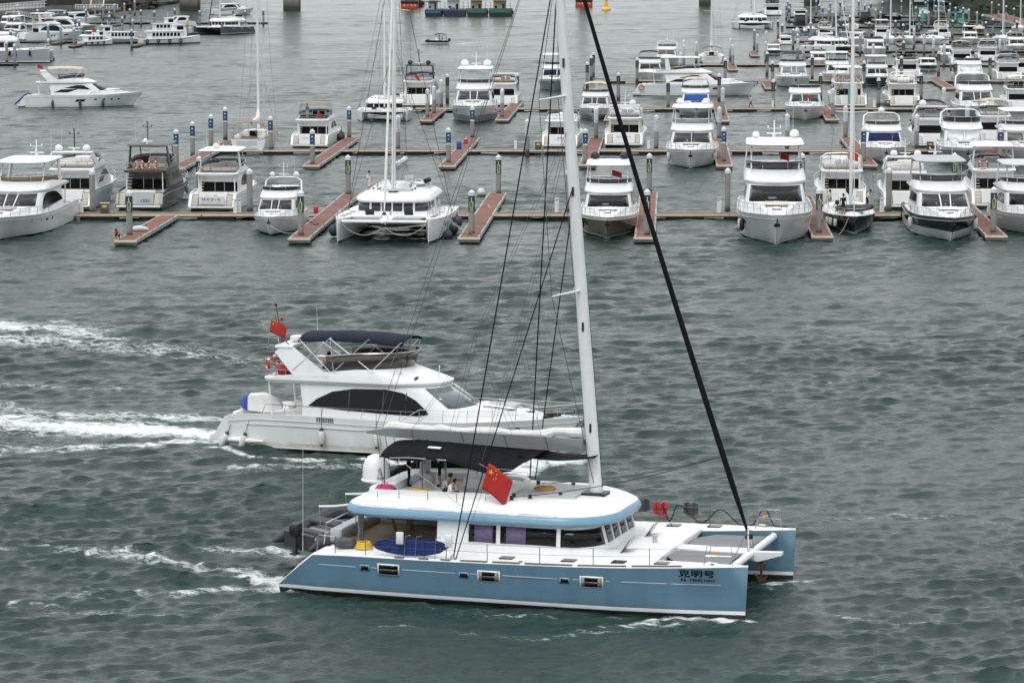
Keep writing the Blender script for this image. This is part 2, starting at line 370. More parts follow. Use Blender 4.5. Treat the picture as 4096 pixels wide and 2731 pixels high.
def water():
    V = []; Fc = []; FO = []; off = 0
    blocks = [(-24, 24, 100, 150, .13), (-33, 33, 150, 205, .17), (-52, 52, 205, 330, .34), (-105, 105, 330, 640, .5), (-230, 230, 640, 1320, 1.5),
              (-60, -24, 100, 150, .8), (24, 60, 100, 150, .8), (-80, -33, 150, 205, .8), (33, 80, 150, 205, .8), (-120, -52, 205, 330, 1.2), (52, 120, 205, 330, 1.2), (-230, -105, 330, 640, 2.4), (105, 230, 330, 640, 2.4),
              (-400, 400, -300, 100, 4), (-400, -60, 100, 150, 4), (60, 400, 100, 150, 4), (-400, -80, 150, 205, 4), (80, 400, 150, 205, 4), (-400, -120, 205, 330, 4), (120, 400, 205, 330, 4),
              (-400, -230, 330, 1320, 6), (230, 400, 330, 1320, 6), (-6000, 6000, 1320, 9000, 120), (-6000, -400, -300, 1320, 120), (400, 6000, -300, 1320, 120)]
    for x0, x1, y0, y1, r in blocks:
        nx = max(2, int((x1 - x0) / r) + 1); ny = max(2, int((y1 - y0) / r) + 1)
        X, Y = np.meshgrid(np.linspace(x0, x1, nx), np.linspace(y0, y1, ny))
        fo = foam_at(X, Y) if y0 < 1320 and x0 > -240 else np.zeros_like(X)
        dx, dy, z = waves(X, Y, r)
        if r < 1:
            z += fo * .09 * (np.sin(X * 5.1 + 1.7 * np.sin(Y * 3.3)) * np.sin(Y * 4.3 + 1.3 * np.sin(X * 2.7)))
        e = np.minimum.reduce([X - x0, x1 - X, Y - y0, y1 - Y]); k = np.clip(e / (1.2 if r < 1 else r), 0, 1)   # keep block edges in place
        V.append(np.stack([X + dx * k, Y + dy * k, z], -1).reshape(-1, 3)); FO.append(fo.ravel())
        i = np.arange(nx * ny).reshape(ny, nx) + off
        Fc.append(np.stack([i[:-1, :-1], i[:-1, 1:], i[1:, 1:], i[1:, :-1]], -1).reshape(-1, 4)); off += nx * ny
    V = np.concatenate(V).astype(np.float32); Fc = np.concatenate(Fc).astype(np.int32); FO = np.concatenate(FO).astype(np.float32)
    me = bpy.data.meshes.new('water'); me.vertices.add(len(V)); me.vertices.foreach_set('co', V.ravel())
    me.loops.add(Fc.size); me.loops.foreach_set('vertex_index', Fc.ravel())
    me.polygons.add(len(Fc)); me.polygons.foreach_set('loop_start', np.arange(0, Fc.size, 4, dtype=np.int32)); me.polygons.foreach_set('loop_total', np.full(len(Fc), 4, np.int32))
    me.update(); me.shade_smooth()
    at_ = me.attributes.new('foam', 'FLOAT', 'POINT'); at_.data.foreach_set('value', FO)
    m = bpy.data.materials.new('water'); m.use_nodes = True; t = m.node_tree; b = t.nodes['Principled BSDF']; N = t.nodes.new; L = t.links.new
    tc = N('ShaderNodeTexCoord')
    def noise(sx, sy, scale, detail, rough=.55, dist=0.0, rot=28):
        mp = N('ShaderNodeMapping'); mp.inputs['Scale'].default_value = (sx, sy, 1); mp.inputs['Rotation'].default_value = (0, 0, R(rot)); L(tc.outputs['Object'], mp.inputs[0])
        n = N('ShaderNodeTexNoise'); n.inputs['Scale'].default_value = scale; n.inputs['Detail'].default_value = detail; n.inputs['Roughness'].default_value = rough; n.inputs['Distortion'].default_value = dist
        L(mp.outputs[0], n.inputs['Vector']); return n.outputs[0]
    def mth(op, a, b_=None, c=None):
        n = N('ShaderNodeMath'); n.operation = op
        for i, q in enumerate((a, b_, c)):
            if q is None: continue
            if isinstance(q, (int, float)): n.inputs[i].default_value = q
            else: L(q, n.inputs[i])
        return n.outputs[0]
    r1 = noise(1, 2.0, 2.2, 5, .62); r2 = noise(1, 1.7, 7.5, 4, .65, rot=40); r3 = noise(.7, 1.6, .38, 2, rot=20)
    hgt = mth('ADD', mth('MULTIPLY', r1, .070), mth('ADD', mth('MULTIPLY', r2, .042), mth('MULTIPLY', r3, .12)))
    bp = N('ShaderNodeBump'); bp.inputs['Distance'].default_value = 1.0; L(hgt, bp.inputs['Height'])
    gs = N('ShaderNodeMapRange'); gs.inputs[1].default_value = .35; gs.inputs[2].default_value = .65; gs.inputs[3].default_value = .62; gs.inputs[4].default_value = 1.0; L(noise(.5, 1.6, .045, 3, rot=8), gs.inputs[0]); L(gs.outputs[0], bp.inputs['Strength'])   # gusts and slicks
    fa = N('ShaderNodeAttribute'); fa.attribute_name = 'foam'
    fn = noise(.55, 1.5, 1.6, 7, .68, .9, rot=12); fn2 = noise(.8, 1.2, 6.0, 5, .7, .6, rot=12)
    brk = mth('ADD', mth('MULTIPLY', fn, .7), mth('MULTIPLY', fn2, .3))
    v = mth('MULTIPLY_ADD', mth('SUBTRACT', brk, .5), 2.6, fa.outputs['Fac'])
    mr = N('ShaderNodeMapRange'); mr.inputs[1].default_value = .48; mr.inputs[2].default_value = .92; L(v, mr.inputs[0])
    # scattered flecks of old foam
    fl = noise(.5, 1.7, .9, 8, .75, .5, rot=12); big = noise(1, 1, .035, 2, rot=0)
    fl2 = mth('MULTIPLY_ADD', mth('SUBTRACT', big, .5), .35, fl)
    mr2 = N('ShaderNodeMapRange'); mr2.inputs[1].default_value = .72; mr2.inputs[2].default_value = .80; mr2.inputs[4].default_value = .55; L(fl2, mr2.inputs[0])
    fac = mth('MAXIMUM', mth('MULTIPLY', mr.outputs[0], .95), mr2.outputs[0])
    # turbid patches in the water body
    mxw = N('ShaderNodeMix'); mxw.data_type = 'RGBA'; mxw.inputs[6].default_value = (.006, .022, .0178, 1); mxw.inputs[7].default_value = (.013, .038, .029, 1)
    L(noise(1, 1.5, .10, 3, rot=0), mxw.inputs[0])
    aer = N('ShaderNodeMapRange'); aer.inputs[1].default_value = .1; aer.inputs[2].default_value = .9; aer.inputs[4].default_value = .35; L(fa.outputs['Fac'], aer.inputs[0])
    mxa = N('ShaderNodeMix'); mxa.data_type = 'RGBA'; L(aer.outputs[0], mxa.inputs[0]); L(mxw.outputs[2], mxa.inputs[6]); mxa.inputs[7].default_value = (.09, .14, .125, 1)
    L(mxa.outputs[2], b.inputs['Base Color']); b.inputs['Roughness'].default_value = .10; b.inputs['IOR'].default_value = 1.333; L(bp.outputs[0], b.inputs['Normal'])
    fd = N('ShaderNodeBsdfPrincipled'); fd.inputs['Base Color'].default_value = (.72, .75, .75, 1); fd.inputs['Roughness'].default_value = .9; fd.inputs['Specular IOR Level'].default_value = .1
    fb = N('ShaderNodeBump'); fb.inputs['Strength'].default_value = .7; fb.inputs['Distance'].default_value = .15; L(brk, fb.inputs['Height']); L(fb.outputs[0], fd.inputs['Normal'])
    ms = N('ShaderNodeMixShader'); L(fac, ms.inputs[0]); L(b.outputs[0], ms.inputs[1]); L(fd.outputs[0], ms.inputs[2])
    L(ms.outputs[0], t.nodes['Material Output'].inputs[0])
    me.materials.append(m)
    o = bpy.data.objects.new('water', me); COL.objects.link(o); tag(o, kind='structure'); o['label'] = 'choppy grey green harbour water with wakes and foam'
    return o
water()
# ------------------------------------------------------------------ docks
SKEW = math.tan(R(2.8)); FDIR = Vector((math.sin(R(2.8)), math.cos(R(2.8)), 0)); FROT = -R(2.8)
DECKZ = .5
_float = G().rbox(-.55, .55, -.5, .5, -.35, .22, .08).obj('float', 'float_black'); _float_me = _float.data
_ffloat = G().rbox(-.32, .32, -.75, .75, -.35, .2, .07).obj('float', 'float_black'); _ffloat_me = _ffloat.data
bpy.data.objects.remove(_float); bpy.data.objects.remove(_ffloat)
def child(me, name, parent, loc, rz=0):
    o = bpy.data.objects.new(name, me); COL.objects.link(o); o.parent = parent; o.location = loc; o.rotation_euler = (0, 0, rz); return o
FING = []; _panels = {}
def _mkp(g, m): o = g.obj('deck_panel', m, None, 0); me = o.data; bpy.data.objects.remove(o); return me
_cleat_me = _mkp(G().tube([(0, -.2, .08), (0, .2, .08)], .03, 5).box(-.03, .03, -.08, .08, 0, .08), 'steel_dark')
def walkway(xp0, xp1, yp, label, w=2.5, old=False, fl=True):
    """main floating walkway whose near deck edge runs along photo row yp"""
    a = at(xp0, yp, DECKZ); b = at(xp1, yp, DECKZ); Lx = b.x - a.x
    t = thing('dock_walkway', label, 'dock', (a.x, a.y, 0), math.atan2(b.y - a.y, b.x - a.x), 'floating dock walkways')
    n = max(1, round(Lx / 12)); s = Lx / n
    for i in range(n):                                              # deck modules, each a section of its own
        G().box(i * s + .02, (i + 1) * s - .02, .22, w - .22, .40, DECKZ).obj('deck_section', 'dock_deck_old' if old else 'dock_deck', t, 0)
        G().tube([(i * s + .03, .0, .40), ((i + 1) * s - .03, .0, .40)], .12, 8).obj('rubbing_strip', 'dock_grey' if old else 'dock_fender', t)
        G().box(i * s + .03, (i + 1) * s - .03, .04, .22, .27, .505).box(i * s + .03, (i + 1) * s - .03, w - .22, w, .2, .505).obj('edge_beam', 'dock_grey' if old else 'dock_concrete', t, 0)
    if fl:
        k = max(1, int(Lx / 5.2))
        for i in range(k):
            g = child(_float_me, 'float', t, ((i + .5) * Lx / k, .47, .06)); g.scale = (3.1, 1.02, 1)
    else:
        G().box(0, Lx, .3, w - .3, -.35, .25).obj('float', 'float_black', t, 0)
    return t
def finger(xp, yp, ln, label, w=1.75, old=False, nf=16, fwd=0.0):
    """finger pontoon: near end centre at photo pixel, running away for ln metres"""
    p = at(xp, yp, DECKZ)
    FING.append((p, ln, label))
    t = thing('finger_pontoon', label, 'pontoon', (p.x, p.y, 0), FROT, 'finger pontoons')
    h = w / 2
    k = max(1, round(ln / 2.9)); pl = (ln - .2) / k; key = (round(pl, 3), round(h, 3), old)
    if key not in _panels:
        _panels[key] = [_mkp(G().box(-h + .16, h - .16, .012, pl - .012, .42, DECKZ + .012 + dz), m) for dz, m in ((0, 'dock_deck_old' if old else 'dock_deck'), (.006, 'dock_deck_old' if old else 'dock_deck_worn'), (-.004, 'dock_deck_old' if old else 'dock_deck'))]
    for i in range(k): child(_panels[key][(i * 7 + int(abs(xp))) % 3], 'deck_panel', t, (0, .2 + i * pl, 0))
    for i in range(1, k, 3):
        for sg in (-1, 1): child(_cleat_me, 'cleat', t, (sg * (h - .08), .2 + i * pl, .53))
    for s in (-1, 1):
        G().box(s * h - (.16 if s > 0 else 0), s * h + (0 if s > 0 else .16), .15, ln, .24, .53).obj('edge_beam', 'dock_grey' if old else 'dock_concrete', t, 0)
    G().tube([(-h - .05, .05, .37), (h + .05, .05, .37)], .15, 8).obj('end_fender', 'dock_grey' if old else 'dock_fender', t)
    G().box(-h, h, .12, .2, .1, .5).obj('end_beam', 'dock_grey' if old else 'dock_concrete', t, 0)
    for i in range(nf): child(_ffloat_me, 'float', t, (h - .42, .5 + (i + .3) * (ln - 1) / nf, 0)).scale = (1, .62, 1)
    G().box(-h + .15, h - .5, .3, ln, -.3, .3).obj('core_float', 'float_black', t, 0)
    return t
W1 = walkway(278, 4500, 859, 'floating dock walkway with beige rubbing strip behind the white docked catamaran')
W2 = walkway(830, 4400, 602, 'floating dock walkway behind the sloop with bare mast and tan bimini yacht')
W3 = walkway(1660, 4300, 434, 'floating dock walkway with a person walking along it')
W4 = walkway(2395, 4250, 322, 'floating dock walkway behind the grey yacht with navy windscreen')
W5 = walkway(2770, 4250, 258, 'floating dock walkway behind the sloop with folded sail cover', fl=False)
W6 = walkway(3080, 4250, 204, 'weathered dock walkway behind the small maroon bottomed boat', w=2.2, old=True, fl=False)
W7 = walkway(3120, 4200, 164, 'weathered dock walkway under the row of small sloops', w=2.2, old=True, fl=False)
W8 = walkway(3140, 4150, 134, 'weathered dock walkway lined with blue float blocks', w=2.2, old=True, fl=False)
W9 = walkway(3145, 4100, 106, 'weathered dock walkway behind the jet skis', w=2.2, old=True, fl=False)
W10 = walkway(3150, 4000, 84, 'weathered dock walkway with teal service boats', w=2.2, old=True, fl=False)
W11 = walkway(3160, 3940, 66, 'weathered dock walkway farthest out before the dark wooded bank', w=2.2, old=True, fl=False)
WL1 = walkway(-300, 560, 165, 'grey dock walkway beside the white yachts on the shore side', w=2.0, old=True, fl=False)
WL2 = walkway(250, 520, 128, 'short grey dock walkway in front of the rocky shore', w=2.0, old=True, fl=False)
WL3 = walkway(300, 1070, 90, 'long thin dock walkway reaching out to the slate catamaran', w=2.0, old=True, fl=False)
WL4 = walkway(-300, 215, 232, 'grey log boom dock under the pale grey catamaran hull', w=1.6, old=True, fl=False)
WL5 = walkway(-300, 70, 254, 'short grey log boom dock under the moving tan bimini yacht', w=1.4, old=True, fl=False)
_f1 = [(502, 962, 23, 'finger pontoon with crouching figure and white bundle at its end'), (1196, 953, 45, 'finger pontoon between the small flybridge boat and the docked catamaran'),
       (1875, 951, 45, 'finger pontoon with coiled ropes right beside the docked catamaran'), (2579, 950, 45, 'narrow finger pontoon beside the tan hulled yacht'),
       (3290, 945, 40, 'finger pontoon between the big white yacht and the black sloop'), (3985, 943, 40, 'finger pontoon beside the black and white yacht')]
for x, y, l, s in _f1: finger(x, y, l, s)
_f2 = [(705, 672, 44, 'finger pontoon lined by four blue bannered piles'), (1244, 662, 46, 'finger pontoon beside the yacht with tan bimini'), (1788, 663, 46, 'finger pontoon with a blue barrel and bucket on it'),
       (2348, 659, 44, 'finger pontoon behind the black domed hardtop of the tan yacht'), (2898, 661, 44, 'finger pontoon right of the white yacht with grey windscreen'), (3478, 660, 46, 'finger pontoon left of the navy windscreen yacht'), (4040, 660, 44, 'finger pontoon behind the yacht with a lifebuoy on its rail')]
for x, y, l, s in _f2: finger(x, y, l, s, nf=14)
_f3 = [(1705, 481, 26, 'finger pontoon beside the smaller docked catamaran'), (2008, 478, 46, 'finger pontoon right of the grey bottomed yacht with two white domes'), (2443, 479, 44, 'finger pontoon hidden behind the cream yacht stern'), (2892, 482, 44, 'finger pontoon beside the yacht with royal blue windscreen'),
       (3330, 477, 44, 'finger pontoon right of the yellow bottomed white yacht'), (3760, 470, 40, 'finger pontoon beside the stern with a drum on its rail')]
for x, y, l, s in _f3: finger(x, y, l, s, nf=10)
for x, y, l, s in [(3082, 353, 22, 'finger pontoon with red deck left of the navy bimini yacht'), (3470, 262, 20, 'finger pontoon beside the dark bottomed cruiser'), (3800, 352, 34, 'wedge shaped red pontoon beside the grey cruiser'),
                   (2932, 278, 22, 'short pontoon below the sloop with folded sail cover'), (3022, 222, 20, 'red pontoon in front of the far white catamaran'), (3110, 176, 16, 'small red pontoon left of the white cabin boat')]: finger(x, y, l, s, nf=8)
for i, (x, y) in enumerate([(3230, 225), (3420, 222), (3600, 224), (3750, 226), (3985, 226), (3240, 178), (3440, 182), (3610, 180), (3830, 186), (3960, 184), (3300, 92), (3480, 96), (3680, 100), (3860, 92), (3600, 62)]):
    t = finger(x, y, 13, 'short weathered finger pontoon among the far small boats', w=1.4, old=i % 3 == 0, nf=3)
for x, y, l in ((285, 184, 14), (535, 182, 12), (780, 130, 16), (330, 142, 14), (215, 172, 14), (455, 100, 12)):
    finger(x, y, l, 'short grey finger pontoon on the shore side of the fairway', w=1.4, old=True, nf=3)
# broad gangway pier at the far right
_a, _b = at(3936, 58, .6), at(4230, 145, .6)
_d = (_b - _a); _p = thing('dock_pier', 'broad red decked pier running along the wooded bank', 'dock', (_a.x, _a.y, 0), math.atan2(_d.y, _d.x))
G().box(0, _d.length, 0, 6, .35, .6).obj('deck', 'dock_deck', _p, 0); G().box(0, _d.length, -.3, 0, .1, .62).box(0, _d.length, 6, 6.3, .1, .62).obj('edge_beam', 'dock_concrete', _p, 0); G().box(0, _d.length, .2, 5.8, -.4, .34).obj('float', 'float_black', _p, 0)
# ------------------------------------------------------------------ mooring piles
def _oct(r, z, n=8, ph=math.pi / 8): return [(r * math.cos(2 * math.pi * q / n + ph), r * math.sin(2 * math.pi * q / n + ph), z) for q in range(n)]
_pp = {}
def _mk(name, g, m, sm=20):
    o = g.obj(name, m, None, sm); me = o.data; bpy.data.objects.remove(o); return me
PZ = 4.3
_pp['post'] = _mk('post', G().loft([_oct(.275, -1.5), _oct(.275, PZ - .5)]), 'concrete')
_pp['cap'] = _mk('cap', G().loft([_oct(.295, PZ - .52), _oct(.295, PZ - .24), _oct(.02, PZ)]), 'pile_cap')
def _sleeve(z0, z1, r=.288): return G().loft([_oct(r, z0), _oct(r, z1)], 0, True, False, False)
def _front(poly, zc, r=.2865): return [(x, -r * math.cos(math.pi / 8) - .012 if abs(x) < .11 else -r * math.cos(math.pi / 8) - .010 + (abs(x) - .11) * .9, zc + z) for x, z in poly]
def _face(name, polys, m): return _mk(name, sum_patches(polys), m, 0)
def sum_patches(polys):
    g = G()
    for p in polys: g.add(p, [tuple(range(len(p)))])
    return g
BZ0, BZ1 = PZ - 1.85, PZ - .52
_pp['banner_blue'] = _mk('banner', _sleeve(BZ0, BZ1), 'banner_blue'); _pp['banner_green'] = _mk('banner', _sleeve(BZ0, BZ1), 'banner_green')
_pp['banner_pale'] = _mk('banner', _sleeve(BZ0 - .1, BZ1), 'banner_pale'); _pp['banner_sky'] = _mk('banner', _sleeve(BZ0 + .1, BZ1), 'banner_sky'); _pp['banner_black'] = _mk('banner', _sleeve(BZ0 + .1, BZ1), 'banner_black')
_pp['banner_yellow'] = _mk('banner', _sleeve(BZ0 + .5, BZ1), 'yellow')
zc = (BZ0 + BZ1) / 2
_pp['emblem'] = _face('emblem', [_front([(-.10, .33), (-.05, .44), (0, .36), (.05, .44), (.10, .33), (.05, .27), (-.05, .27)], zc), _front([(-.12, .20), (.12, .20), (.12, .24), (-.12, .24)], zc), _front([(-.045, -.12), (.045, -.12), (.045, -.02), (-.045, -.02)], zc),
                                 _front([(-.10, -.50), (.10, -.50), (.10, -.46), (-.10, -.46)], zc)], 'print_white')
_g = G()
for k in range(8):                                                  # ragged white lower edge of the blue banner
    a0 = 2 * math.pi * k / 8 + math.pi / 8; a1 = 2 * math.pi * (k + 1) / 8 + math.pi / 8
    P = [(.2885 * math.cos(lerp(a0, a1, u)), .2885 * math.sin(lerp(a0, a1, u)), z) for u, z in ((0, BZ0), (1, BZ0), (1, BZ0 + .13), (.6, BZ0 + .20), (.3, BZ0 + .11), (0, BZ0 + .17))]
    _g.add(P, [(0, 1, 2, 3, 4, 5)])
_pp['edge'] = _mk('banner_edge', _g, 'print_white', 0)
_pp['bottle'] = _face('bottle_print', [_front([(-.10, -.55), (.10, -.55), (.125, .08), (.08, .16), (.03, .18), (-.03, .18), (-.08, .16), (-.125, .08)], zc)], 'bottle_green')
_pp['bottle_rim'] = _face('bottle_outline', [[(x * 1.22, y + .004, z) for x, y, z in _front([(-.10, -.59), (.10, -.59), (.125, .09), (.08, .19), (.03, .22), (-.03, .22), (-.08, .19), (-.125, .09)], zc)]], 'print_white')
_pp['bottle_neck'] = _face('bottle_neck', [_front([(-.025, .2), (.025, .2), (.03, .52), (-.03, .52)], zc)], 'print_white')
_pp['bottle_label'] = _face('bottle_label', [[(x, y - .004, z) for x, y, z in _front([(-.07, -.2), (.07, -.2), (.07, -.05), (-.07, -.05)], zc)], [(x, y - .004, z) for x, y, z in _front([(-.05, .0), (.03, -.03), (.05, .04), (0, .09)], zc)]], 'bottle_dark')
_pp['mark_blue'] = _face('wave_mark', [_front([(-.13, -.66), (.13, -.66), (.13, -.30), (.05, -.42), (-.13, -.50)], zc - .04)], 'print_blue')
_pp['mark_text'] = _face('printed_mark', [_front([(-.1, .30), (.1, .30), (.1, .34), (-.1, .34)], zc), _front([(-.1, .22), (.1, .22), (.1, .25), (-.1, .25)], zc), _front([(-.04, -.05), (.04, -.05), (.04, .05), (-.04, .05)], zc)], 'print_blue')
_pp['mark_white'] = _face('printed_mark', [_front([(-.09, .26), (.09, .26), (.09, .34), (-.09, .34)], zc), _front([(-.05, -.05), (.05, -.05), (.05, .07), (-.05, .07)], zc), _front([(-.1, -.35), (-.02, -.35), (-.02, -.24), (-.1, -.24)], zc), _front([(.02, -.35), (.1, -.35), (.1, -.24), (.02, -.24)], zc)], 'print_grey')
PL = {'g': ('concrete mooring pile with white cap and green bottle poster', ['banner_green', 'bottle_rim', 'bottle', 'bottle_neck', 'bottle_label'], 'piles with bottle posters'),
      'b': ('concrete mooring pile with dark blue banner below its white cap', ['banner_blue', 'emblem', 'edge'], 'piles with blue banners'),
      'w': ('concrete mooring pile with pale banner and blue wave mark', ['banner_pale', 'mark_blue', 'mark_text'], 'piles with pale banners'),
      'k': ('concrete mooring pile with black banner below its white cap', ['banner_black', 'mark_white'], 'piles with black banners'),
      'l': ('concrete mooring pile with light sky blue banner', ['banner_sky'], 'piles with sky blue banners'),
      'y': ('concrete mooring pile with a yellow band under its cap', ['banner_yellow'], None),
      'p': ('bare grey concrete mooring pile with white cap', [], 'bare mooring piles')}
PS = {'g': 'pile with green bottle poster', 'b': 'blue bannered pile', 'w': 'pale bannered pile', 'k': 'black bannered pile', 'l': 'sky blue bannered pile', 'y': 'yellow banded pile', 'p': 'bare grey pile'}
def pile(X, Y, k, px=True):
    lab, parts, grp = PL[k]
    for p, ln, fl in FING:                                          # name the pontoon the pile stands on
        d = Vector((X, Y, 0)) - Vector((p.x, p.y, 0)); u = d.dot(FDIR); q = abs(d.x * FDIR.y - d.y * FDIR.x)
        if q < 1.6 and -1.5 < u < ln + 1.5:
            l2 = PS[k] + ' on the ' + fl
            if len(l2.split()) <= 16: lab = l2
            break
    t = thing('mooring_pile', lab, 'pile', (X, Y, 0), math.atan2(X, -Y) * 0 + random.uniform(-.06, .06), grp)
    t.scale = (1, 1, random.uniform(.985, 1.015))
    for q in ['post', 'cap'] + parts:
        o = bpy.data.objects.new(_pp[q].name.split('.')[0], _pp[q]); COL.objects.link(o); o.parent = t
def piles(x0, y0, s, rows):
    for x, y, k in rows:
        p = at(x0 + x / s, y0 + y / s, PZ); pile(p.x, p.y, k)
piles(0, 400, 2.297, [(1185, 820, 'g'), (1617, 262, 'b'), (1767, 193, 'b'), (1936, 130, 'b'), (2068, 62, 'b'), (1828, 508, 'g'), (845, 636, 'p'), (2292, 625, 'p')])
piles(1000, 400, 2.297, [(187, 150, 'b'), (572, 265, 'b'), (910, 52, 'b'), (900, 500, 'g'), (465, 822, 'g'), (1360, 140, 'w'), (2043, 55, 'b'), (1823, 252, 'b'), (2283, 495, 'g'), (2036, 817, 'g')])
piles(2024, 400, 2.297, [(195, 172, 'w'), (730, 260, 'b'), (828, 60, 'w'), (1382, 136, 'w'), (1318, 488, 'g'), (1297, 820, 'g'), (575, 630, 'p'), (1960, 55, 'w'), (2003, 245, 'b'), (2038, 622, 'p')])
piles(3048, 400, 2.244, [(228, 122, 'w'), (751, 50, 'w'), (914, 237, 'b'), (361, 473, 'g'), (515, 783, 'g'), (1391, 128, 'w'), (1142, 606, 'p'), (1730, 473, 'g'), (2083, 782, 'g'), (2142, 245, 'b'), (1845, 40, 'w')])
piles(1000, 0, 2.297, [(1813, 678, 'k'), (1757, 725, 'w'), (1630, 815, 'w'), (1690, 785, 'w'), (2317, 815, 'w'), (122, 85, 'b')])
piles(2024, 0, 2.297, [(102, 672, 'k'), (1033, 668, 'k'), (1205, 528, 'k'), (803, 482, 'k'), (783, 508, 'k'), (747, 565, 'k'), (1490, 732, 'k'), (1960, 672, 'k'), (1992, 800, 'w'), (1634, 367, 'w'), (1635, 410, 'w'), (1607, 480, 'w'), (1750, 378, 'w'), (2063, 355, 'w'), (2083, 410, 'w'), (2015, 530, 'k'), (2283, 267, 'p'), (2310, 310, 'w'), (970, 810, 'w')])
piles(3048, 0, 2.244, [(47, 460, 'k'), (95, 545, 'k'), (102, 708, 'k'), (452, 495, 'k'), (527, 650, 'k'), (637, 790, 'w'), (917, 543, 'k'), (1048, 700, 'k'), (1253, 500, 'k'), (1430, 648, 'k'), (1588, 457, 'k'), (1636, 395, 'w'), (1000, 395, 'w'), (1735, 545, 'k'), (2048, 493, 'k'), (1632, 787, 'w'), (38, 277, 'w'), (35, 365, 'w'), (145, 180, 'k'), (183, 215, 'k'), (280, 257, 'p'), (320, 305, 'p'), (322, 347, 'w'), (370, 405, 'w'), (818, 260, 'p'), (883, 305, 'p'), (928, 345, 'w'), (1128, 270, 'w'), (1272, 365, 'k'), (1366, 255, 'w'), (1457, 305, 'w'), (1540, 345, 'w'), (2136, 348, 'w'), (2228, 275, 'p'), (2026, 300, 'p')])
piles(3048, 0, 4.42, [(455, 12, 'b'), (497, 45, 'b'), (432, 82, 'b'), (480, 120, 'b'), (960, 8, 'b'), (1012, 80, 'b'), (1073, 118, 'b'), (1210, 42, 'b'), (1383, 22, 'b'), (1448, 95, 'b'), (1712, 8, 'b'), (1818, 77, 'b'), (1888, 115, 'b'), (1922, 44, 'b'), (2130, 20, 'b'), (787, 180, 'p'), (1178, 158, 'p'), (1244, 198, 'p'), (1625, 175, 'p'), (2010, 158, 'p'), (2095, 200, 'p'), (1555, 270, 'k'), (1442, 430, 'k'), (1898, 383, 'k'), (862, 390, 'p')])
piles(3560, 0, 4.388, [(203, 10, 'b'), (363, 42, 'b'), (455, 115, 'b'), (625, 25, 'b'), (665, -10, 'b'), (780, -10, 'b'), (805, 92, 'b'), (850, 0, 'b'), (895, 0, 'b'), (925, 10, 'b'), (948, 12, 'b'), (1055, 55, 'b'), (1153, 125, 'b'), (1286, 125, 'b'), (573, 155, 'p'), (680, 197, 'p'), (1033, 168, 'p'), (1388, 158, 'p'), (1530, 208, 'p'), (1625, 248, 'k'), (1685, 377, 'k'), (1808, 317, 'k'), (1788, 30, 'p'), (1910, 70, 'k'), (2043, 98, 'k'), (2178, 142, 'k'), (2230, 362, 'k'), (97, 348, 'k'), (232, 420, 'k'), (515, 265, 'k'), (1100, 350, 'k'), (1307, 420, 'k')])
piles(0, 0, 3.794, [(568, 142, 'p'), (978, 178, 'b'), (878, 262, 'b'), (1140, 262, 'b'), (1202, 297, 'b'), (1120, 415, 'l'), (920, 390, 'l'), (728, 365, 'l'), (732, 588, 'p'), (98, 622, 'p'), (218, 665, 'l'), (158, 455, 'b'), (1303, 138, 'b'), (1275, 90, 'l'), (1440, 92, 'p'), (1565, 75, 'p'), (1735, 55, 'l'), (1887, 45, 'p'), (2042, 12, 'p'), (1972, 132, 'b'), (2137, 148, 'b'), (2340, 165, 'b'), (1658, 172, 'b'), (1658, 230, 'b'), (1545, 360, 'b'), (1853, 252, 'b'), (2012, 290, 'p'), (1995, 440, 'b')])
piles(0, 0, 2.297, [(1605, 78, 'b'), (1595, 150, 'b'), (1833, 95, 'b'), (1720, 172, 'y'), (2143, 80, 'b'), (2252, 95, 'b')])
# service pedestals, dock boxes and small things on the docks
_ped = _mk('pedestal', G().rbox(-.16, .16, -.14, .14, .5, 1.55, .03), 'white'); _pedc = _mk('pedestal_cap', G().lathe([(.05, 1.55), (.05, 1.68), (.24, 1.70), (.24, 1.75), (.02, 1.78)], 12), 'grey_gel')
def pedestal(x, y, lab='white service pedestal with grey mushroom cap on the dock'):
    p = at(x, y, DECKZ); t = thing('service_pedestal', lab, 'pedestal', (p.x, p.y, 0), 0, 'dock service pedestals')
    child(_ped, 'post', t, (0, 0, 0)); child(_pedc, 'cap', t, (0, 0, 0))
for x, y in ((306, 854), (326, 852), (941, 854), (957, 852), (2226, 851), (2229, 847), (2875, 854), (2878, 846), (3526, 850), (3529, 846), (2062, 598), (2594, 597), (1043, 601), (1035, 600), (2523, 432), (3091, 431), (3497, 430), (3928, 428), (213, 162), (225, 161)): pedestal(x, y)
def dock_box(x, y):
    p = at(x, y, DECKZ); t = thing('dock_box', 'brown grey utility box with yellow plate standing on the dock', 'utility box', (p.x, p.y, 0), 0, 'dock utility boxes')
    G().rbox(-.36, .36, -.3, .3, .5, 1.35, .03).obj('cabinet', 'grey_hull', t); G().box(-.42, .42, -.35, .35, 1.35, 1.43).obj('lid', 'grey_gel', t, 0); G().box(-.2, .2, -.312, -.302, 1.0, 1.22).obj('plate', 'yellow', t, 0)
for x, y in ((420, 852), (2153, 598), (3720, 598), (3550, 426)): dock_box(x, y)
def barrel(x, y, m, lab, h=.9, r=.3):
    p = at(x, y, DECKZ + .012); g = G().lathe([(r * .9, 0), (r, .05), (r, h * .3), (r * 1.05, h * .33), (r, h * .36), (r, h * .64), (r * 1.05, h * .67), (r, h * .7), (r, h * .95), (r * .9, h)], 14); o = g.obj('barrel', m); o.location = p; tag(o, lab, 'barrel')
barrel(1836, 597, 'plastic_blue', 'blue plastic barrel standing on the dock crossing')
barrel(1862, 575, 'pink', 'pink bucket on the finger pontoon behind the barrel', .5, .25)
barrel(1264, 852, 'red', 'small red container on the dock left of the catamaran', .55, .22)
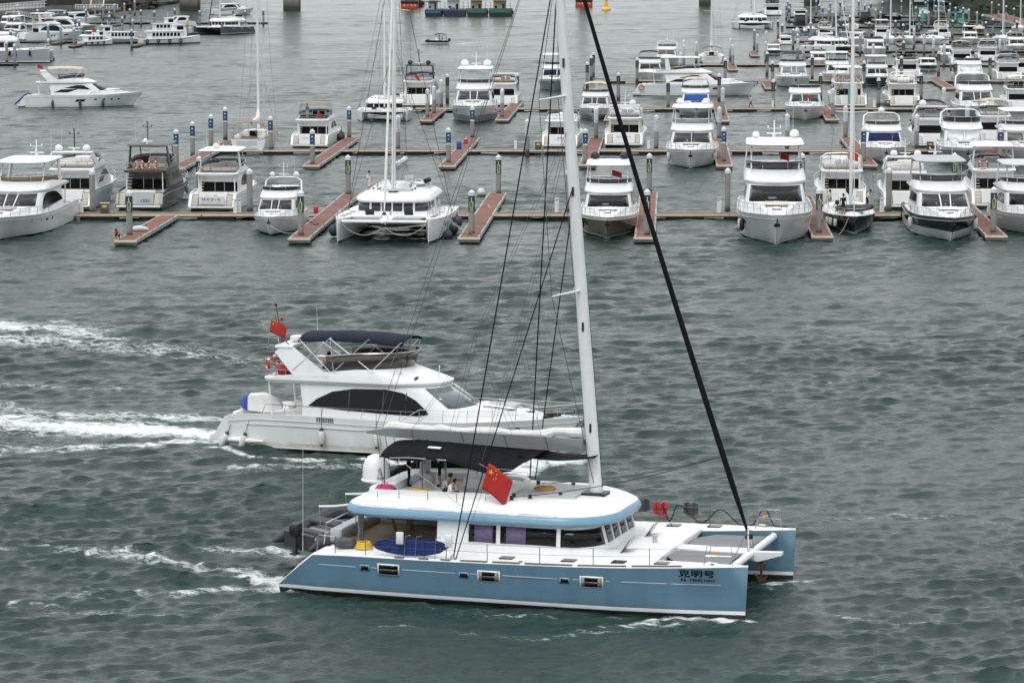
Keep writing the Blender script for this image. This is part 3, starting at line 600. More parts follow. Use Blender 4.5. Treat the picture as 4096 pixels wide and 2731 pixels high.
def rope(pts, r, m, lab, name='mooring_rope', grp='mooring ropes', z=.53):
    P = [at(x, y, z) if len(q) < 3 else at(x, y, q[2]) for q in pts for x, y in [q[:2]]]
    g = G()
    Q = []
    for i in range(len(P) - 1):
        for k in range(5): Q.append(P[i].lerp(P[i + 1], k / 5))
    Q.append(P[-1]); g.tube(Q, r, 5); o = g.obj(name, m); tag(o, lab, 'rope', grp); return o
rope([(565, 918), (572, 910), (568, 903), (588, 902)], .06, 'rope_dark', 'dark rope lying in a bend on the red pontoon deck', 'rope')
rope([(1240, 888), (1260, 900), (1275, 898), (1270, 892)], .05, 'rope_dark', 'dark rope tail on the pontoon left of the catamaran', 'rope')
rope([(1952, 820), (1960, 828), (1950, 832), (1985, 826)], .05, 'rope_pale', 'pale rope loop on the pontoon right of the catamaran', 'rope')
rope([(1985, 776), (2010, 783), (2030, 780)], .05, 'rope_pale', 'pale rope at the pile foot on the far pontoon end', 'rope')
# white bundle and inflatable at the pontoon ends
_p = at(555, 925, .53); tag(seat(G().tube([(-.7, 0, .18), (-.3, .05, .22), (.1, 0, .24), (.5, .06, .2), (.8, .1, .12)], [.12, .22, .24, .21, .1], 8).obj('rolled_tarp', 'cloth_white'), frame(_p, .2)), 'white rolled tarp with red ends beside the pile on the pontoon', 'tarp')
_p = at(1925, 778, .1); tag(seat(G().ball((0, 0, .2), .42, 12).obj('mooring_buoy', 'fender_white'), frame(_p, 0)), 'white round buoy floating beside the far pontoon end', 'buoy')
# ------------------------------------------------------------------ people
POSES = {  # joints relative to pelvis centre; x forward, y left, z up
    'stand': dict(pz=.92, chest=(.02, 0, .42), neck=(.03, 0, .54), head=(.06, 0, .68), sh=(.0, .19, .48), el=(-.03, .26, .20), wr=(.06, .25, -.05), kn=(.02, .10, -.44), an=(-.02, .11, -.86)),
    'hold': dict(pz=.92, chest=(.03, 0, .42), neck=(.05, 0, .54), head=(.09, 0, .67), sh=(.02, .19, .48), el=(.06, .27, .22), wr=(.30, .14, .28), kn=(.02, .10, -.44), an=(-.02, .11, -.86)),
    'walk': dict(pz=.90, chest=(.04, 0, .42), neck=(.06, 0, .54), head=(.10, 0, .67), sh=(.02, .19, .48), el=(-.1, .24, .22), wr=(-.05, .26, -.02), el2=(.16, -.24, .24), wr2=(.30, -.22, .06), kn=(.20, .10, -.40), an=(.26, .1, -.82), kn2=(-.04, -.10, -.44), an2=(-.34, -.1, -.74)),
    'sit': dict(pz=.46, chest=(.10, 0, .38), neck=(.20, 0, .50), head=(.30, 0, .60), sh=(.13, .18, .44), el=(.20, .24, .18), wr=(.42, .10, .12), kn=(.42, .14, .02), an=(.40, .12, -.40)),
    'sit_floor': dict(pz=.13, chest=(.12, 0, .38), neck=(.22, 0, .50), head=(.34, 0, .58), sh=(.15, .18, .44), el=(.26, .22, .20), wr=(.46, .06, .26), kn=(.40, .20, .14), an=(.52, .05, -.06)),
    'crouch': dict(pz=.32, chest=(.24, 0, .30), neck=(.36, 0, .38), head=(.48, 0, .40), sh=(.26, .18, .34), el=(.42, .2, .12), wr=(.56, .12, -.1), kn=(.32, .15, .10), an=(.02, .12, -.26)),
    'lean': dict(pz=.92, chest=(.18, 0, .36), neck=(.28, 0, .46), head=(.38, 0, .54), sh=(.18, .19, .42), el=(.32, .24, .18), wr=(.48, .2, .0), kn=(.05, .10, -.44), an=(-.06, .11, -.86)),
}
def person(label, pose, top, legs, xf, h=1.72, skinlegs=False, hat=None, arms='skin', group=None):
    P = POSES[pose]; s = h / 1.72; V = []; E = []; Rr = []; Mt = []
    def v(p, r, par=None, m=0):
        V.append(tuple(c * s for c in p)); Rr.append((r[0] * s, r[1] * s) if isinstance(r, tuple) else (r * s, r * s))
        if par is not None: E.append((par, len(V) - 1)); Mt.append(m)
        return len(V) - 1
    pel = v((0, 0, 0), (.15, .11)); ch = P['chest']
    mid = v((ch[0] * .5, 0, ch[2] * .5), (.135, .10), pel, 0); che = v((ch[0], 0, ch[2] * .9), (.16, .11), mid, 0)
    nk = v(P['neck'], .055, che, 2); hd = v(P['head'], (.085, .10), nk, 2); v((P['head'][0] + .01, 0, P['head'][2] + .11), (.07, .075), hd, 2)
    v((P['head'][0] + .11, 0, P['head'][2] - .01), .018, hd, 2)      # nose
    for sd, sf in ((1, ''), (-1, '2')):
        def J(k):
            if sf and k + '2' in P: return P[k + '2']
            q = P[k]; return (q[0], q[1] * sd, q[2])
        sh = v(J('sh'), .065, che, 0); el = v(J('el'), .045, sh, 0); wr = v(J('wr'), .032, el, 2 if arms == 'skin' else 0)
        a = Vector(J('wr')) - Vector(J('el')); a.normalize(); lat = a.cross(Vector((0, 1, 0)));
        if lat.length < .1: lat = Vector((1, 0, 0))
        lat.normalize(); w = Vector(J('wr'))
        pm = v(w + a * .06, (.036, .02), wr, 2)
        for q, (o, ln) in enumerate(((-.03, .075), (-.01, .09), (.012, .085), (.03, .065))): v(w + a * (.07 + ln) + lat * o * 1.2 + Vector((0, -sd * .02, 0)), .010, pm, 2)
        v(w + a * .07 + lat * -.055 + Vector((0, -sd * .02, 0)), .012, wr, 2)
        hp = v((0, sd * .09, -.04), .085, pel, 1); kn = v(J('kn'), .058, hp, 1); an = v(J('an'), .042, kn, 2 if skinlegs else 1)
        tq = J('an'); v((tq[0] + .15, tq[1], tq[2] - .03), (.04, .025), an, 3)
    me = bpy.data.meshes.new('person'); me.from_pydata(V, E, []); o = bpy.data.objects.new('person', me); COL.objects.link(o)
    md = o.modifiers.new('skin', 'SKIN'); md.use_smooth_shade = True
    for i, r in enumerate(Rr): me.skin_vertices[0].data[i].radius = r
    me.skin_vertices[0].data[0].use_root = True
    o.modifiers.new('sub', 'SUBSURF').levels = 1; o.modifiers['sub'].render_levels = 1
    dg = bpy.context.evaluated_depsgraph_get(); nm = bpy.data.meshes.new_from_object(o.evaluated_get(dg)); o.modifiers.clear(); o.data = nm; bpy.data.meshes.remove(me)
    nm.materials.clear()
    for k in (top, legs, 'skin', 'cloth_black'): nm.materials.append(MATS[k])
    A = np.array([V[a] for a, b in E]); B = np.array([V[b] for a, b in E]); D = B - A; L2 = (D * D).sum(1) + 1e-9
    mi = []
    for p in nm.polygons:
        c = np.array(p.center); t = np.clip(((c - A) * D).sum(1) / L2, 0, 1); d = ((A + D * t[:, None] - c) ** 2).sum(1); mi.append(Mt[int(d.argmin())])
    nm.polygons.foreach_set('material_index', mi); nm.name = 'person'
    hx = Vector(P['head']) * s
    g = G().lathe([(.055 * s, -.03 * s), (.100 * s, .02 * s), (.104 * s, .07 * s), (.085 * s, .13 * s), (.04 * s, .165 * s), (.001, .172 * s)], 12, hx + Vector((-.018 * s, 0, .02 * s)), (-.18, 0, 1))
    g.obj('hair', hat or 'hair', o)
    o.matrix_world = xf @ Matrix.Translation((0, 0, P['pz'] * s)); tag(o, label, 'person', group); return o
# ------------------------------------------------------------------ small gear
def ring_buoy(label, xf, m='orange_red', r=.33, group=None):
    t = thing('lifebuoy', label, 'lifebuoy', group=group); pts = [(0, r * math.cos(a), r * math.sin(a)) for a in [2 * math.pi * i / 18 for i in range(18)]]
    G().tube(pts, .075, 7, 0, True).obj('ring', m, t)
    for k in range(4):
        a = math.pi / 4 + k * math.pi / 2
        G().tube([(0, r * math.cos(a + d), r * math.sin(a + d)) for d in (-.16, 0, .16)], .082, 7).obj('band', 'print_white', t)
    return seat(t, xf)
def fender(label, p, m='fender_white', ln=.75, r=.16, tilt=0.0, group=None, up=.8, tip='black'):
    t = thing('boat_fender', label, 'fender', group=group)
    G().lathe([(.03, 0), (r * .75, .06), (r, .16), (r, ln - .16), (r * .75, ln - .06), (.03, ln)], 10).obj('body', m, t)
    G().lathe([(.05, ln - .06), (r * .72, ln - .05), (.06, ln + .09), (.02, ln + .1)], 8).lathe([(.05, .06), (r * .6, .05), (.05, -.05)], 8).obj('end_cap', tip, t)
    G().tube([(0, 0, ln + .08), (0, 0, ln + up)], .012, 4).obj('lanyard', 'rope_dark', t)
    return seat(t, Matrix.Translation(p) @ Matrix.Rotation(tilt, 4, 'Y'))
def ball_fender(label, p, m='fender_blue', r=.42, group=None):
    t = thing('ball_fender', label, 'fender', group=group)
    G().lathe([(r * math.sin(math.pi * i / 10), -r * 1.25 * math.cos(math.pi * i / 10)) for i in range(11)], 14).obj('body', m, t)
    G().lathe([(.05, r * 1.2), (.08, r * 1.35), (.03, r * 1.4)], 8).obj('eye', 'black', t); G().tube([(0, 0, r * 1.3), (0, 0, r * 1.3 + .6)], .012, 4).obj('lanyard', 'rope_dark', t)
    return seat(t, Matrix.Translation(p))
def star(cx, cz, r, rot):
    return [(cx + (r if k % 2 == 0 else r * .38) * math.sin(rot + math.pi * k / 5), cz + (r if k % 2 == 0 else r * .38) * math.cos(rot + math.pi * k / 5)) for k in range(10)]
def flag(label, xf, w, h, droop=.35, pole=None, stars=True, group=None, seed=1):
    """cloth hangs from the hoist at x=0, flies toward +x; wavy sheet with thickness"""
    t = thing('flag', label, 'flag', group=group); rnd = random.Random(seed); ph = rnd.uniform(0, 6)
    def P(u, v): return (w * u * (1 - .12 * droop), .10 * w * math.sin(5.2 * u + ph + v * .8) * (.25 + u), h * (v - .5) - droop * w * u * u * .6 - droop * .25 * w * u)
    nu, nv = 14, 8
    g = G(); V = [P(i / nu, j / nv) for i in range(nu + 1) for j in range(nv + 1)]
    g.add(V, [(i * (nv + 1) + j, (i + 1) * (nv + 1) + j, (i + 1) * (nv + 1) + j + 1, i * (nv + 1) + j + 1) for i in range(nu) for j in range(nv)])
    o = g.obj('cloth', 'flag_red', t, 80); sm = o.modifiers.new('thickness', 'SOLIDIFY'); sm.thickness = .008
    if stars:
        for k, (cx, cz, r, ro) in enumerate(((.17, .74, .13, .1), (.34, .90, .045, .4), (.41, .80, .045, .8), (.41, .66, .045, 1.1), (.34, .56, .045, .5))):
            for sg in (-1, 1):
                pts = [Vector(P(x, z)) + Vector((0, sg * .022, 0)) for x, z in star(cx, cz, r, ro) for x, z in [(cx + (x - cx) * h / w, z)]]
                c = sum(pts, Vector()) / 10
                if sg < 0 or True: G().add([c] + pts, [(0, 1 + q, 1 + (q + 1) % 10) for q in range(10)]).obj('star', 'yellow', t, 0)
    if pole: G().tube([(0, 0, -h / 2 - pole), (0, 0, h / 2 + .05)], .018, 6).obj('staff', 'steel', t)
    return seat(t, xf)
def rr(xa, xf, w, rfx, rfy, ra, n=6, bow=0.0):
    """rounded plan outline, starts at the starboard aft corner and runs forward"""
    P = []
    for cx, cy, rx, ry, a0 in ((xa + ra, -w + ra, ra, ra, 180), (xf - rfx, -w + rfy, rfx, rfy, 270), (xf - rfx, w - rfy, rfx, rfy, 0), (xa + ra, w - ra, ra, ra, 90)):
        for k in range(n + 1):
            a = R(a0 + 90 * k / n); P.append((cx + rx * math.cos(a), cy + ry * math.sin(a)))
    m = (xa + xf) / 2
    return [(x + (bow * (1 - (y / w) ** 2) if x > m else 0), y) for x, y in P]
def zr(o, z): return [(x, y, z) for x, y in o]
def ring_pts(ring, key, a, b, n):
    """points along a ring between two stations; key 's' starboard x, 'p' port x, 'f' front y"""
    m = (min(p[0] for p in ring) + max(p[0] for p in ring)) / 2; K = len(ring); cum = [0]
    for i in range(K): cum.append(cum[-1] + (Vector(ring[(i + 1) % K]) - Vector(ring[i])).length)
    def t_of(key, val):
        for i in range(K):
            p, q = ring[i], ring[(i + 1) % K]
            c = 1 if key == 'f' else 0
            if key == 's' and (p[1] + q[1]) > -.2: continue
            if key == 'p' and (p[1] + q[1]) < .2: continue
            if key == 'f' and (p[0] + q[0]) / 2 < m: continue
            lo, hi = p[c], q[c]
            if lo != hi and min(lo, hi) <= val <= max(lo, hi): return cum[i] + (cum[i + 1] - cum[i]) * (val - lo) / (hi - lo)
        return None
    ka, kb = (key if isinstance(key, tuple) else (key, key))
    ta, tb = t_of(ka, a), t_of(kb, b)
    if ta is None or tb is None: return None
    out = []
    for k in range(n + 1):
        t = lerp(ta, tb, k / n) % cum[-1]
        i = max(j for j in range(K) if cum[j] <= t + 1e-9); f = (t - cum[i]) / max(cum[i + 1] - cum[i], 1e-9)
        out.append(Vector(ring[i]).lerp(Vector(ring[(i + 1) % K]), f))
    return out
def pane(name, A, Bq, key, a, b, v0, v1, m, parent, off=.02, n=6, slant=0.0, frame_m=None, ks=1.0):
    """glass pane on the wall between rings A (below) and Bq (above)"""
    pa, pb = ring_pts(A, key, a, b, n), ring_pts(Bq, key, a * ks + slant, b * ks + slant, n)
    if pa is None or pb is None: return None
    cx = sum(p[0] for p in A) / len(A); lo, hi = [], []
    for k in range(n + 1):
        d = (pa[min(k + 1, n)] - pa[max(k - 1, 0)]); nn = d.cross(Vector((0, 0, 1))).normalized()
        if nn.dot(pa[k] - Vector((cx, 0, pa[k].z))) < 0: nn = -nn
        lo.append(pa[k].lerp(pb[k], v0) + nn * off); hi.append(pa[k].lerp(pb[k], v1) + nn * off)
    o = G().strip(lo, hi).obj(name, m, parent, 60); sd = o.modifiers.new('t', 'SOLIDIFY'); sd.thickness = .012; sd.offset = 0
    if frame_m: G().tube(lo + hi[::-1], .02, 4, 0, True).obj('frame', frame_m, o)
    return o
# ------------------------------------------------------------------ catamarans
CX = [.1, .5, 1.0, 1.65, 3, 6, 9, 12, 14, 16, 17.3, 18.2, 18.75, 18.96]
_ctop = [(.1, .30), (.5, .66), (1.0, 1.12), (1.65, 1.64), (3, 1.69), (7.5, 1.73), (12.4, 1.82), (16.35, 1.96), (18.96, 2.06)]
_cw = [(.1, .50), (1.65, .78), (5, .95), (11, .95), (14, .84), (16, .60), (17.4, .36), (18.4, .15), (18.96, .03)]
def cat_hw(x, z):
    zt = interp(x, _ctop); w = interp(x, _cw); q = max(0, min(1, z / max(zt, .3)))
    return w * (.80 + .20 * q ** .7)
def catamaran(label, xf, hull='white_hull', rim='white', boot='white', fine=False, mast=True, boom=True, win='glass_dark', sailm='sail', name='sailing_catamaran', cover=None, skip_roof_gear=False, group=None):
    t = thing(name, label, 'catamaran', group=group)
    for sg in (-1, 1):
        rings = []
        for x in CX:
            zt = interp(x, _ctop); pts = []
            for i, lv in enumerate((-.45, -.25, .15, .29, .95, zt - .06, zt)):
                z = min(lv, zt - .015 * (6 - i)); w = [.02, cat_hw(x, 0) * .62, cat_hw(x, .15), cat_hw(x, .29), cat_hw(x, .95), cat_hw(x, zt), cat_hw(x, zt) - .05][i]
                pts.append((x - (.10 * (1 - z / 2.0) if x > 17 else 0), max(w, .015), z))
            rings.append([(x, sg * 4 + w, z) for x, w, z in pts] + [(x, sg * 4 - w, z) for x, w, z in pts[::-1]])
        def mf(i, j):
            if i == -1 or i == len(CX): return 0
            j = min(j, 12 - j) if j < 13 else 0
            return 1 if j < 2 else 2 if j == 2 else 0 if j < 5 else 3
        h = G().loft(rings, mf=mf).obj('hull', [hull, 'antifoul', boot, 'white_deck'], t, 40)
        o = sg * 4
        def side_patch(nm, x0, x1, z0, z1, m, par, off, n=3):
            A = [(lerp(x0, x1, k / n), o + sg * (cat_hw(lerp(x0, x1, k / n), z0) + off), z0) for k in range(n + 1)]
            B_ = [(lerp(x0, x1, k / n), o + sg * (cat_hw(lerp(x0, x1, k / n), z1) + off), z1) for k in range(n + 1)]
            q = G().strip(A, B_).obj(nm, m, par, 60); q.modifiers.new('t', 'SOLIDIFY').thickness = .01; return q
        for x, z in ((3.85, 1.21), (7.94, 1.18), (11.99, 1.21)):
            f = side_patch('porthole', x - .21, x + .21, z - .12, z + .12, rim if fine else 'grey_gel', t, .012); side_patch('pane', x - .15, x + .15, z - .075, z + .075, 'glass_dark', f, .022)
        for i, (x, z) in enumerate(((4.85, 1.2), (8.95, 1.19), (13.05, 1.21))):
            f = side_patch('hull_window', x - .46, x + .46, z - .23, z + .23, 'white', t, .014); side_patch('pane', x - .40, x + .40, z + .015, z + .18, 'glass_dark', f, .026); side_patch('pane', x - .40, x + .40, z - .18, z - .005, 'glass_dark', f, .026)
            if fine and sg < 0 and i > 0:
                side_patch('curtain', x - .38, x - .27, z - .17, z + .17, 'curtain_beige', f, .032); side_patch('curtain', x + .25, x + .38, z - .17, z + .17, 'curtain_beige', f, .032)
        if fine:
            for a, b in ((1.9, 3.5), (4.1, 4.35), (5.4, 7.6), (8.2, 8.45), (9.5, 11.7), (12.3, 12.55), (13.6, 17.95)): side_patch('pinstripe', a, b, 1.185 + a * .006, 1.215 + a * .006, 'banner_pale', h, .006, 6)
            for a, b in ((5.1, 5.5), (6.1, 6.5), (7.0, 7.4), (7.8, 8.9), (9.1, 10.2), (10.4, 12.3), (12.5, 14.4), (14.6, 16.5)):
                P = [(lerp(a, b, k / 4), o + sg * (cat_hw(lerp(a, b, k / 4), 1.7) - .02), interp(lerp(a, b, k / 4), _ctop) + .02) for k in range(5)]
                G().tube(P, .028, 5).obj('toe_rail', 'teak_dark', t)
    # bridge deck
    rings = []
    for x, zb, ins in ((1.25, 1.05, 3.5), (3, .82, 3.6), (9, .80, 3.6), (13.2, .92, 3.6), (14.6, 1.25, 3.6), (15.25, 1.62, 3.55)):
        zt = interp(x, _ctop) + .014
        rings.append([(x, -ins, zb + .25), (x, -1.5, zb), (x, -.35, zb - .12), (x, .35, zb - .12), (x, 1.5, zb), (x, ins, zb + .25), (x, ins, zt), (x, 1.5, zt + .03), (x, 0, zt + .04), (x, -1.5, zt + .03), (x, -ins, zt)])
    G().loft(rings).obj('bridge_deck', 'white_deck', t, 30)
    G().box(14.9, 18.2, -.5, .5, 1.64, 1.84).obj('centre_beam', 'white_deck', t, 0)
    for sg in (-1, 1): G().add([(15.4, sg * .55, 1.80), (17.85, sg * .55, 1.80), (17.9, sg * 3.3, 1.80), (15.9, sg * 3.05, 1.80), (15.2, sg * 1.9, 1.80)], [(0, 1, 2, 3, 4)]).obj('trampoline', 'net', t, 0).modifiers.new('t', 'SOLIDIFY').thickness = .012
    G().tube([(18.1, -3.75, 1.74), (18.1, 3.75, 1.74)], .15, 10).obj('cross_beam', 'white', t)
    G().side([(17.6, 1.80), (19.35, 1.86), (19.35, 1.74), (18.4, 1.45), (17.6, 1.6)], -.16, .16).obj('bowsprit', 'white', t, 0)
    for sg in (-1, 1): G().tube([(18.1, sg * .45, 1.8), (17.96, 0, 2.7)], .045, 6).obj('striker', 'steel', t)
    if fine:
        G().tube([(18.1, -3.6, 1.82), (17.96, 0, 2.65), (18.1, 3.6, 1.82)], .016, 5).obj('beam_stay', 'wire', t)
        g = G().tube([(18.5, .05, 1.5), (18.5, .05, .75)], .05, 6); g.side([(18.2, .95), (18.35, .70), (18.5, .62), (18.65, .70), (18.8, .95), (18.62, .82), (18.5, .75), (18.38, .82)], .0, .1); g.side([(18.3, 1.35), (18.7, 1.35), (18.62, 1.15), (18.38, 1.15)], -.12, .2); g.obj('anchor', 'rust', t, 0)
    # saloon
    o0 = rr(6.2, 12.85, 3.28, 1.15, 1.4, .15, 6, .10); o1 = rr(6.2, 12.75, 3.2, 1.1, 1.35, .15, 6, .10); o2 = rr(6.2, 12.55, 3.12, 1.1, 1.35, .15, 6, .10)
    r0, r1, r2, r3 = zr(o0, 1.72), zr(o1, 2.12), zr(o2, 2.92), zr(o2, 3.05)
    cab = G().loft([r0, r1, r2, r3]).obj('saloon_wall', 'white', t, 30)
    P = [('s', 7.55, 8.7), ('s', 8.85, 11.15), (('s', 'f'), 11.3, -2.05), ('f', -1.85, -1.05), ('f', -.9, -.08), ('f', .08, .9), ('f', 1.05, 1.85), (('f', 'p'), 2.05, 11.3), ('p', 11.15, 8.85), ('p', 8.7, 7.55)]
    for k, a, b in P:
        if isinstance(k, tuple): pn = pane('window', r1, r2, k, a, b, .04, .92, win, t, .02, 10, frame_m='white' if fine else None)
        else: pn = pane('window', r1, r2, k, a, b, .04, .92, win, t, .02, 4, frame_m='white' if fine else None)
        if fine and k == 's':
            pane('curtain', r1, r2, 's', a + .25, min(b - .15, a + 1.05), .08, .88, 'curtain', t, .034, 3)
    G().box(6.16, 6.2, -.2, 2.4, 1.78, 2.95).obj('cockpit_door', 'glass_dark', t, 0); G().box(6.14, 6.2, -2.9, -.5, 2.1, 2.9).obj('aft_window', 'glass_dark', t, 0)
    # roof with fly deck
    def ro(d, xa=2.15, xf=13.0): return rr(xa + d, xf - d, 3.42 - d, 2.0 - min(d, 1.2) * .6, 2.1 - min(d, 1.2) * .5, 1.5 - min(d, 1) * .5, 7, .25)
    prof = [(.35, 2.90), (.05, 2.95), (-.03, 3.06), (0, 3.20), (.10, 3.33), (.30, 3.44), (.60, 3.58), (.95, 3.70), (1.2, 3.72)]
    G().loft([zr(ro(d), z) for d, z in prof], mf=lambda i, j: 1 if 0 <= i <= 3 else 0).obj('roof', ['white_deck', rim], t, 40)
    for y in (-2.9, 2.9): G().tube([(2.9, y, 1.7), (2.9, y, 3.0)], .06, 6).obj('roof_post', 'steel', t)
    # fly deck: coaming, benches, helm
    def fo(d): return rr(2.9 + d, 8.6 - d, 2.5 - d, .9, .9, .7, 5)
    G().loft([zr(fo(0), 3.55), zr(fo(.06), 3.86), zr(fo(.22), 3.86), zr(fo(.24), 3.675)], cap0=False, cap1=True).obj('fly_coaming', 'white', t, 30)
    G().rbox(3.3, 6.3, 1.35, 2.2, 3.68, 4.0, .06).rbox(3.25, 4.0, -2.1, 1.3, 3.68, 4.0, .06).rbox(6.3, 7.6, -.2, .9, 3.68, 4.15, .08).obj('fly_bench', 'white', t)
    G().tube([(7.2, 2.28, 4.25), (5.2, 2.35, 4.22), (3.6, 2.25, 4.15), (3.0, 1.7, 4.0), (2.9, .7, 3.9)], [.16, .18, .18, .16, .12], 8).obj('backrest_cushion', 'black_canvas', t)
    hg = G().rbox(4.5, 4.85, .25, .75, 3.68, 4.15, .06).rbox(4.35, 4.6, .12, .88, 4.15, 4.62, .05); hl = hg.obj('helm_pod', 'grey_light', t)
    G().tube([(4.32, .5 + .2 * math.cos(a), 4.38 + .2 * math.sin(a)) for a in [2 * math.pi * k / 14 for k in range(14)]], .02, 5, 0, True).obj('steering_wheel', 'black', t)
    for sg in (-1, 1):
        G().tube([(3.6, sg * 2.7, 3.62), (3.6, sg * 2.7, 3.92), (8.1, sg * 2.7, 3.98), (8.1, sg * 2.7, 3.72)], .022, 6).obj('fly_rail', 'steel', t)
        for x in (4.5, 5.7, 6.9): G().tube([(x, sg * 2.7, 3.6), (x, sg * 2.7, 3.94)], .02, 5).obj('rail_post', 'steel', t)
        for a, b in ((2.9, 4.6), (5.1, 7.0), (7.3, 9.2), (9.6, 11.2)): G().tube([(a, sg * 3.30, 3.33), (a + .1, sg * 3.31, 3.40), (b - .1, sg * 3.31, 3.40), (b, sg * 3.30, 3.33)], .014, 5).obj('grab_rail', 'steel', t)
    G().rbox(9.2, 11.3, -1.3, 1.6, 3.62, 3.80, .04).obj('sunpad', 'grey_gel', t)
    for x, y in ((8.9, -1.6), (8.9, 1.6), (9.6, -1.7), (10.6, -.9), (10.4, 1.5), (9.0, -2.2)):
        G().lathe([(.10, 3.6), (.11, 3.72), (.07, 3.76), (.09, 3.86), (.02, 3.88)], 10, (x, y, 0)).obj('winch', 'black', t)
    for y in (-1.9, -1.75, -1.6, 1.7, 1.85): G().tube([(8.9, y, 3.70), (11.2, y * .35, 3.72), (11.75, y * .12, 3.62)], .014, 4).obj('halyard', 'rope_dark', t)
    # rails round the deck
    for sg in (-1, 1):
        S = []
        for x in (2.58, 3.87, 6.3, 8.87, 10.98, 13.09, 15.26):
            y = sg * (4 + cat_hw(x, 1.6) - .10); z = interp(x, _ctop); S.append((x, y, z)); G().tube([(x, y, z), (x, y + sg * .02, z + .68)], .016, 5).obj('stanchion', 'steel_dark' if fine else 'steel', t)
        for dz in (.66, .36): G().tube([(x, y + sg * .02 * dz / .66, z + dz) for x, y, z in S] + [(17.3, sg * 4.25, interp(17.3, _ctop) + dz)], .007, 4).obj('lifeline', 'wire', t)
        y = sg * 4; z = 2.02
        G().tube([(17.3, y + sg * .25, z), (17.4, y + sg * .22, z + .72), (18.3, y + sg * .05, z + .74), (18.35, y + sg * .05, z)], .018, 6).tube([(17.35, y - sg * .25, z), (17.45, y - sg * .22, z + .72), (18.3, y - sg * .02, z + .74)], .018, 6).tube([(17.36, y + sg * .24, z + .36), (18.33, y + sg * .05, z + .36)], .014, 5).obj('pulpit', 'steel', t)
        G().box(17.6, 17.8, y - .14, y + .14, z + .44, z + .48).obj('pulpit_seat', 'ochre' if fine else 'white', t, 0)
        for x in (9.4, 11.9, 13.9, 15.6):
            z = interp(x, _ctop); G().rbox(x - .27, x + .27, sg * 4.02 - .25, sg * 4.02 + .25, z, z + .045, .02).obj('deck_hatch', 'glass_mid' if x > 13 else 'glass_dark', t)
        for x in (10.2, 17.6): G().tube([(x - .2, sg * (4 + cat_hw(x, 1.6) - .16), interp(x, _ctop) + .09), (x + .2, sg * (4 + cat_hw(x, 1.6) - .16), interp(x, _ctop) + .09)], .022, 5).box(x - .06, x + .06, sg * (4 + cat_hw(x, 1.6) - .16) - .02, sg * (4 + cat_hw(x, 1.6) - .16) + .02, interp(x, _ctop), interp(x, _ctop) + .09).obj('cleat', 'steel', t)
        # davit pushpit
        G().tube([(1.75, sg * 4.6, 1.66), (1.85, sg * 4.6, 2.35), (2.58, sg * 4.8, 2.36)], .018, 6).obj('pushpit', 'steel', t)
    for x, y in ((13.4, 1.6), (13.4, -1.9)):
        G().box(x, x + .62, y - .42, y + .42, 1.84, 1.87).obj('hatch_opening', 'glass_dark', t, 0)
        G().patch([(x + .05, y - .4, 1.9), (x + .05, y + .4, 1.9), (x + .42, y + .4, 2.42), (x + .42, y - .4, 2.42)], .03).obj('hatch_lid', 'glass_mid', t, 0)
    G().lathe([(.2, 1.84), (.2, 1.9), (.09, 1.92), (.09, 2.12), (.13, 2.16), (.13, 2.2)], 12, (14.2, .05, 0)).obj('windlass', 'steel', t)
    # cockpit furniture
    G().rbox(2.0, 5.2, 1.6, 3.1, 1.74, 2.2, .06).rbox(1.6, 2.1, -2.8, 3.0, 1.74, 2.25, .06).obj('cockpit_bench', 'grey_gel', t); G().rbox(3.0, 4.6, -.1, 1.1, 2.25, 2.32, .03).box(3.7, 3.9, .4, .6, 1.74, 2.26).obj('cockpit_table', 'teak', t); G().add([(1.7, -3, 1.765), (6.1, -3, 1.772), (6.1, 3, 1.772), (1.7, 3, 1.765)], [(0, 1, 2, 3)]).obj('cockpit_sole', 'teak', t, 0)
    if mast:
        def ell(x, z, a, b): return [(x + a * math.cos(2 * math.pi * q / 12), b * math.sin(2 * math.pi * q / 12), z) for q in range(12)]
        mx = lambda z: 11.82 - (z - 3.5) * .0795
        mg = G().loft([ell(mx(z), z, a, b) for z, a, b in ((3.45, .27, .19), (8, .27, .19), (20, .22, .16), (28.5, .14, .11))]); mo = mg.obj('mast', 'alu', t)
        G().box(11.3, 12.25, -.4, .4, 3.66, 3.82).obj('mast_step', 'black', t, 0)
        G().tube([(mx(z) + (.27 if z < 9 else .26 - (z - 9) * .006), 0, z) for z in (4, 9, 16, 23, 28)], .018, 4).obj('mast_track', 'black', mo)
        for z, l in ((11.8, 1.5), (19.4, 1.25)):
            for sg in (-1, 1): G().tube([(mx(z), sg * .1, z), (mx(z) - .75, sg * l, z - .12)], [.06, .03], 6).obj('spreader', 'alu', mo)
        for z in (6.2, 10.2, 15.5, 20.5): G().box(mx(z) - .04, mx(z) + .04, -.215, -.17, z, z + .35).obj('mast_slot', 'black', mo, 0)
        lr = .028 if fine else .02
        for sg in (-1, 1):
            c = (7.45, sg * 4.75, 1.72)
            G().tube([c, (mx(24.5), sg * .1, 24.5)], lr, 5).obj('shroud', 'rope_black', t); G().tube([(c[0] + .1, c[1], c[2]), (mx(15.8), sg * .15, 15.8)], lr * .85, 5).obj('shroud', 'rope_black', t)
            G().tube([(mx(24.4), sg * .1, 24.4), (mx(19.4) - .75, sg * 1.25, 19.3), (mx(11.8) - .75, sg * 1.5, 11.7), (mx(4.4), sg * .2, 4.2)], lr * .5, 4).obj('diamond_stay', 'wire', t)
            G().lathe([(.05, 0), (.11, .05), (.11, .5), (.04, .6)], 8, (c[0] - .03, c[1] - sg * .02, c[2] - .42)).obj('chainplate', 'alu_grey', t)
        fs = [(17.97, 0, 2.5)] + [(lerp(17.97, mx(27.5), q) - .35 * math.sin(math.pi * q) * .4, 0, lerp(2.5, 27.5, q)) for q in [k / 14 for k in range(1, 15)]]
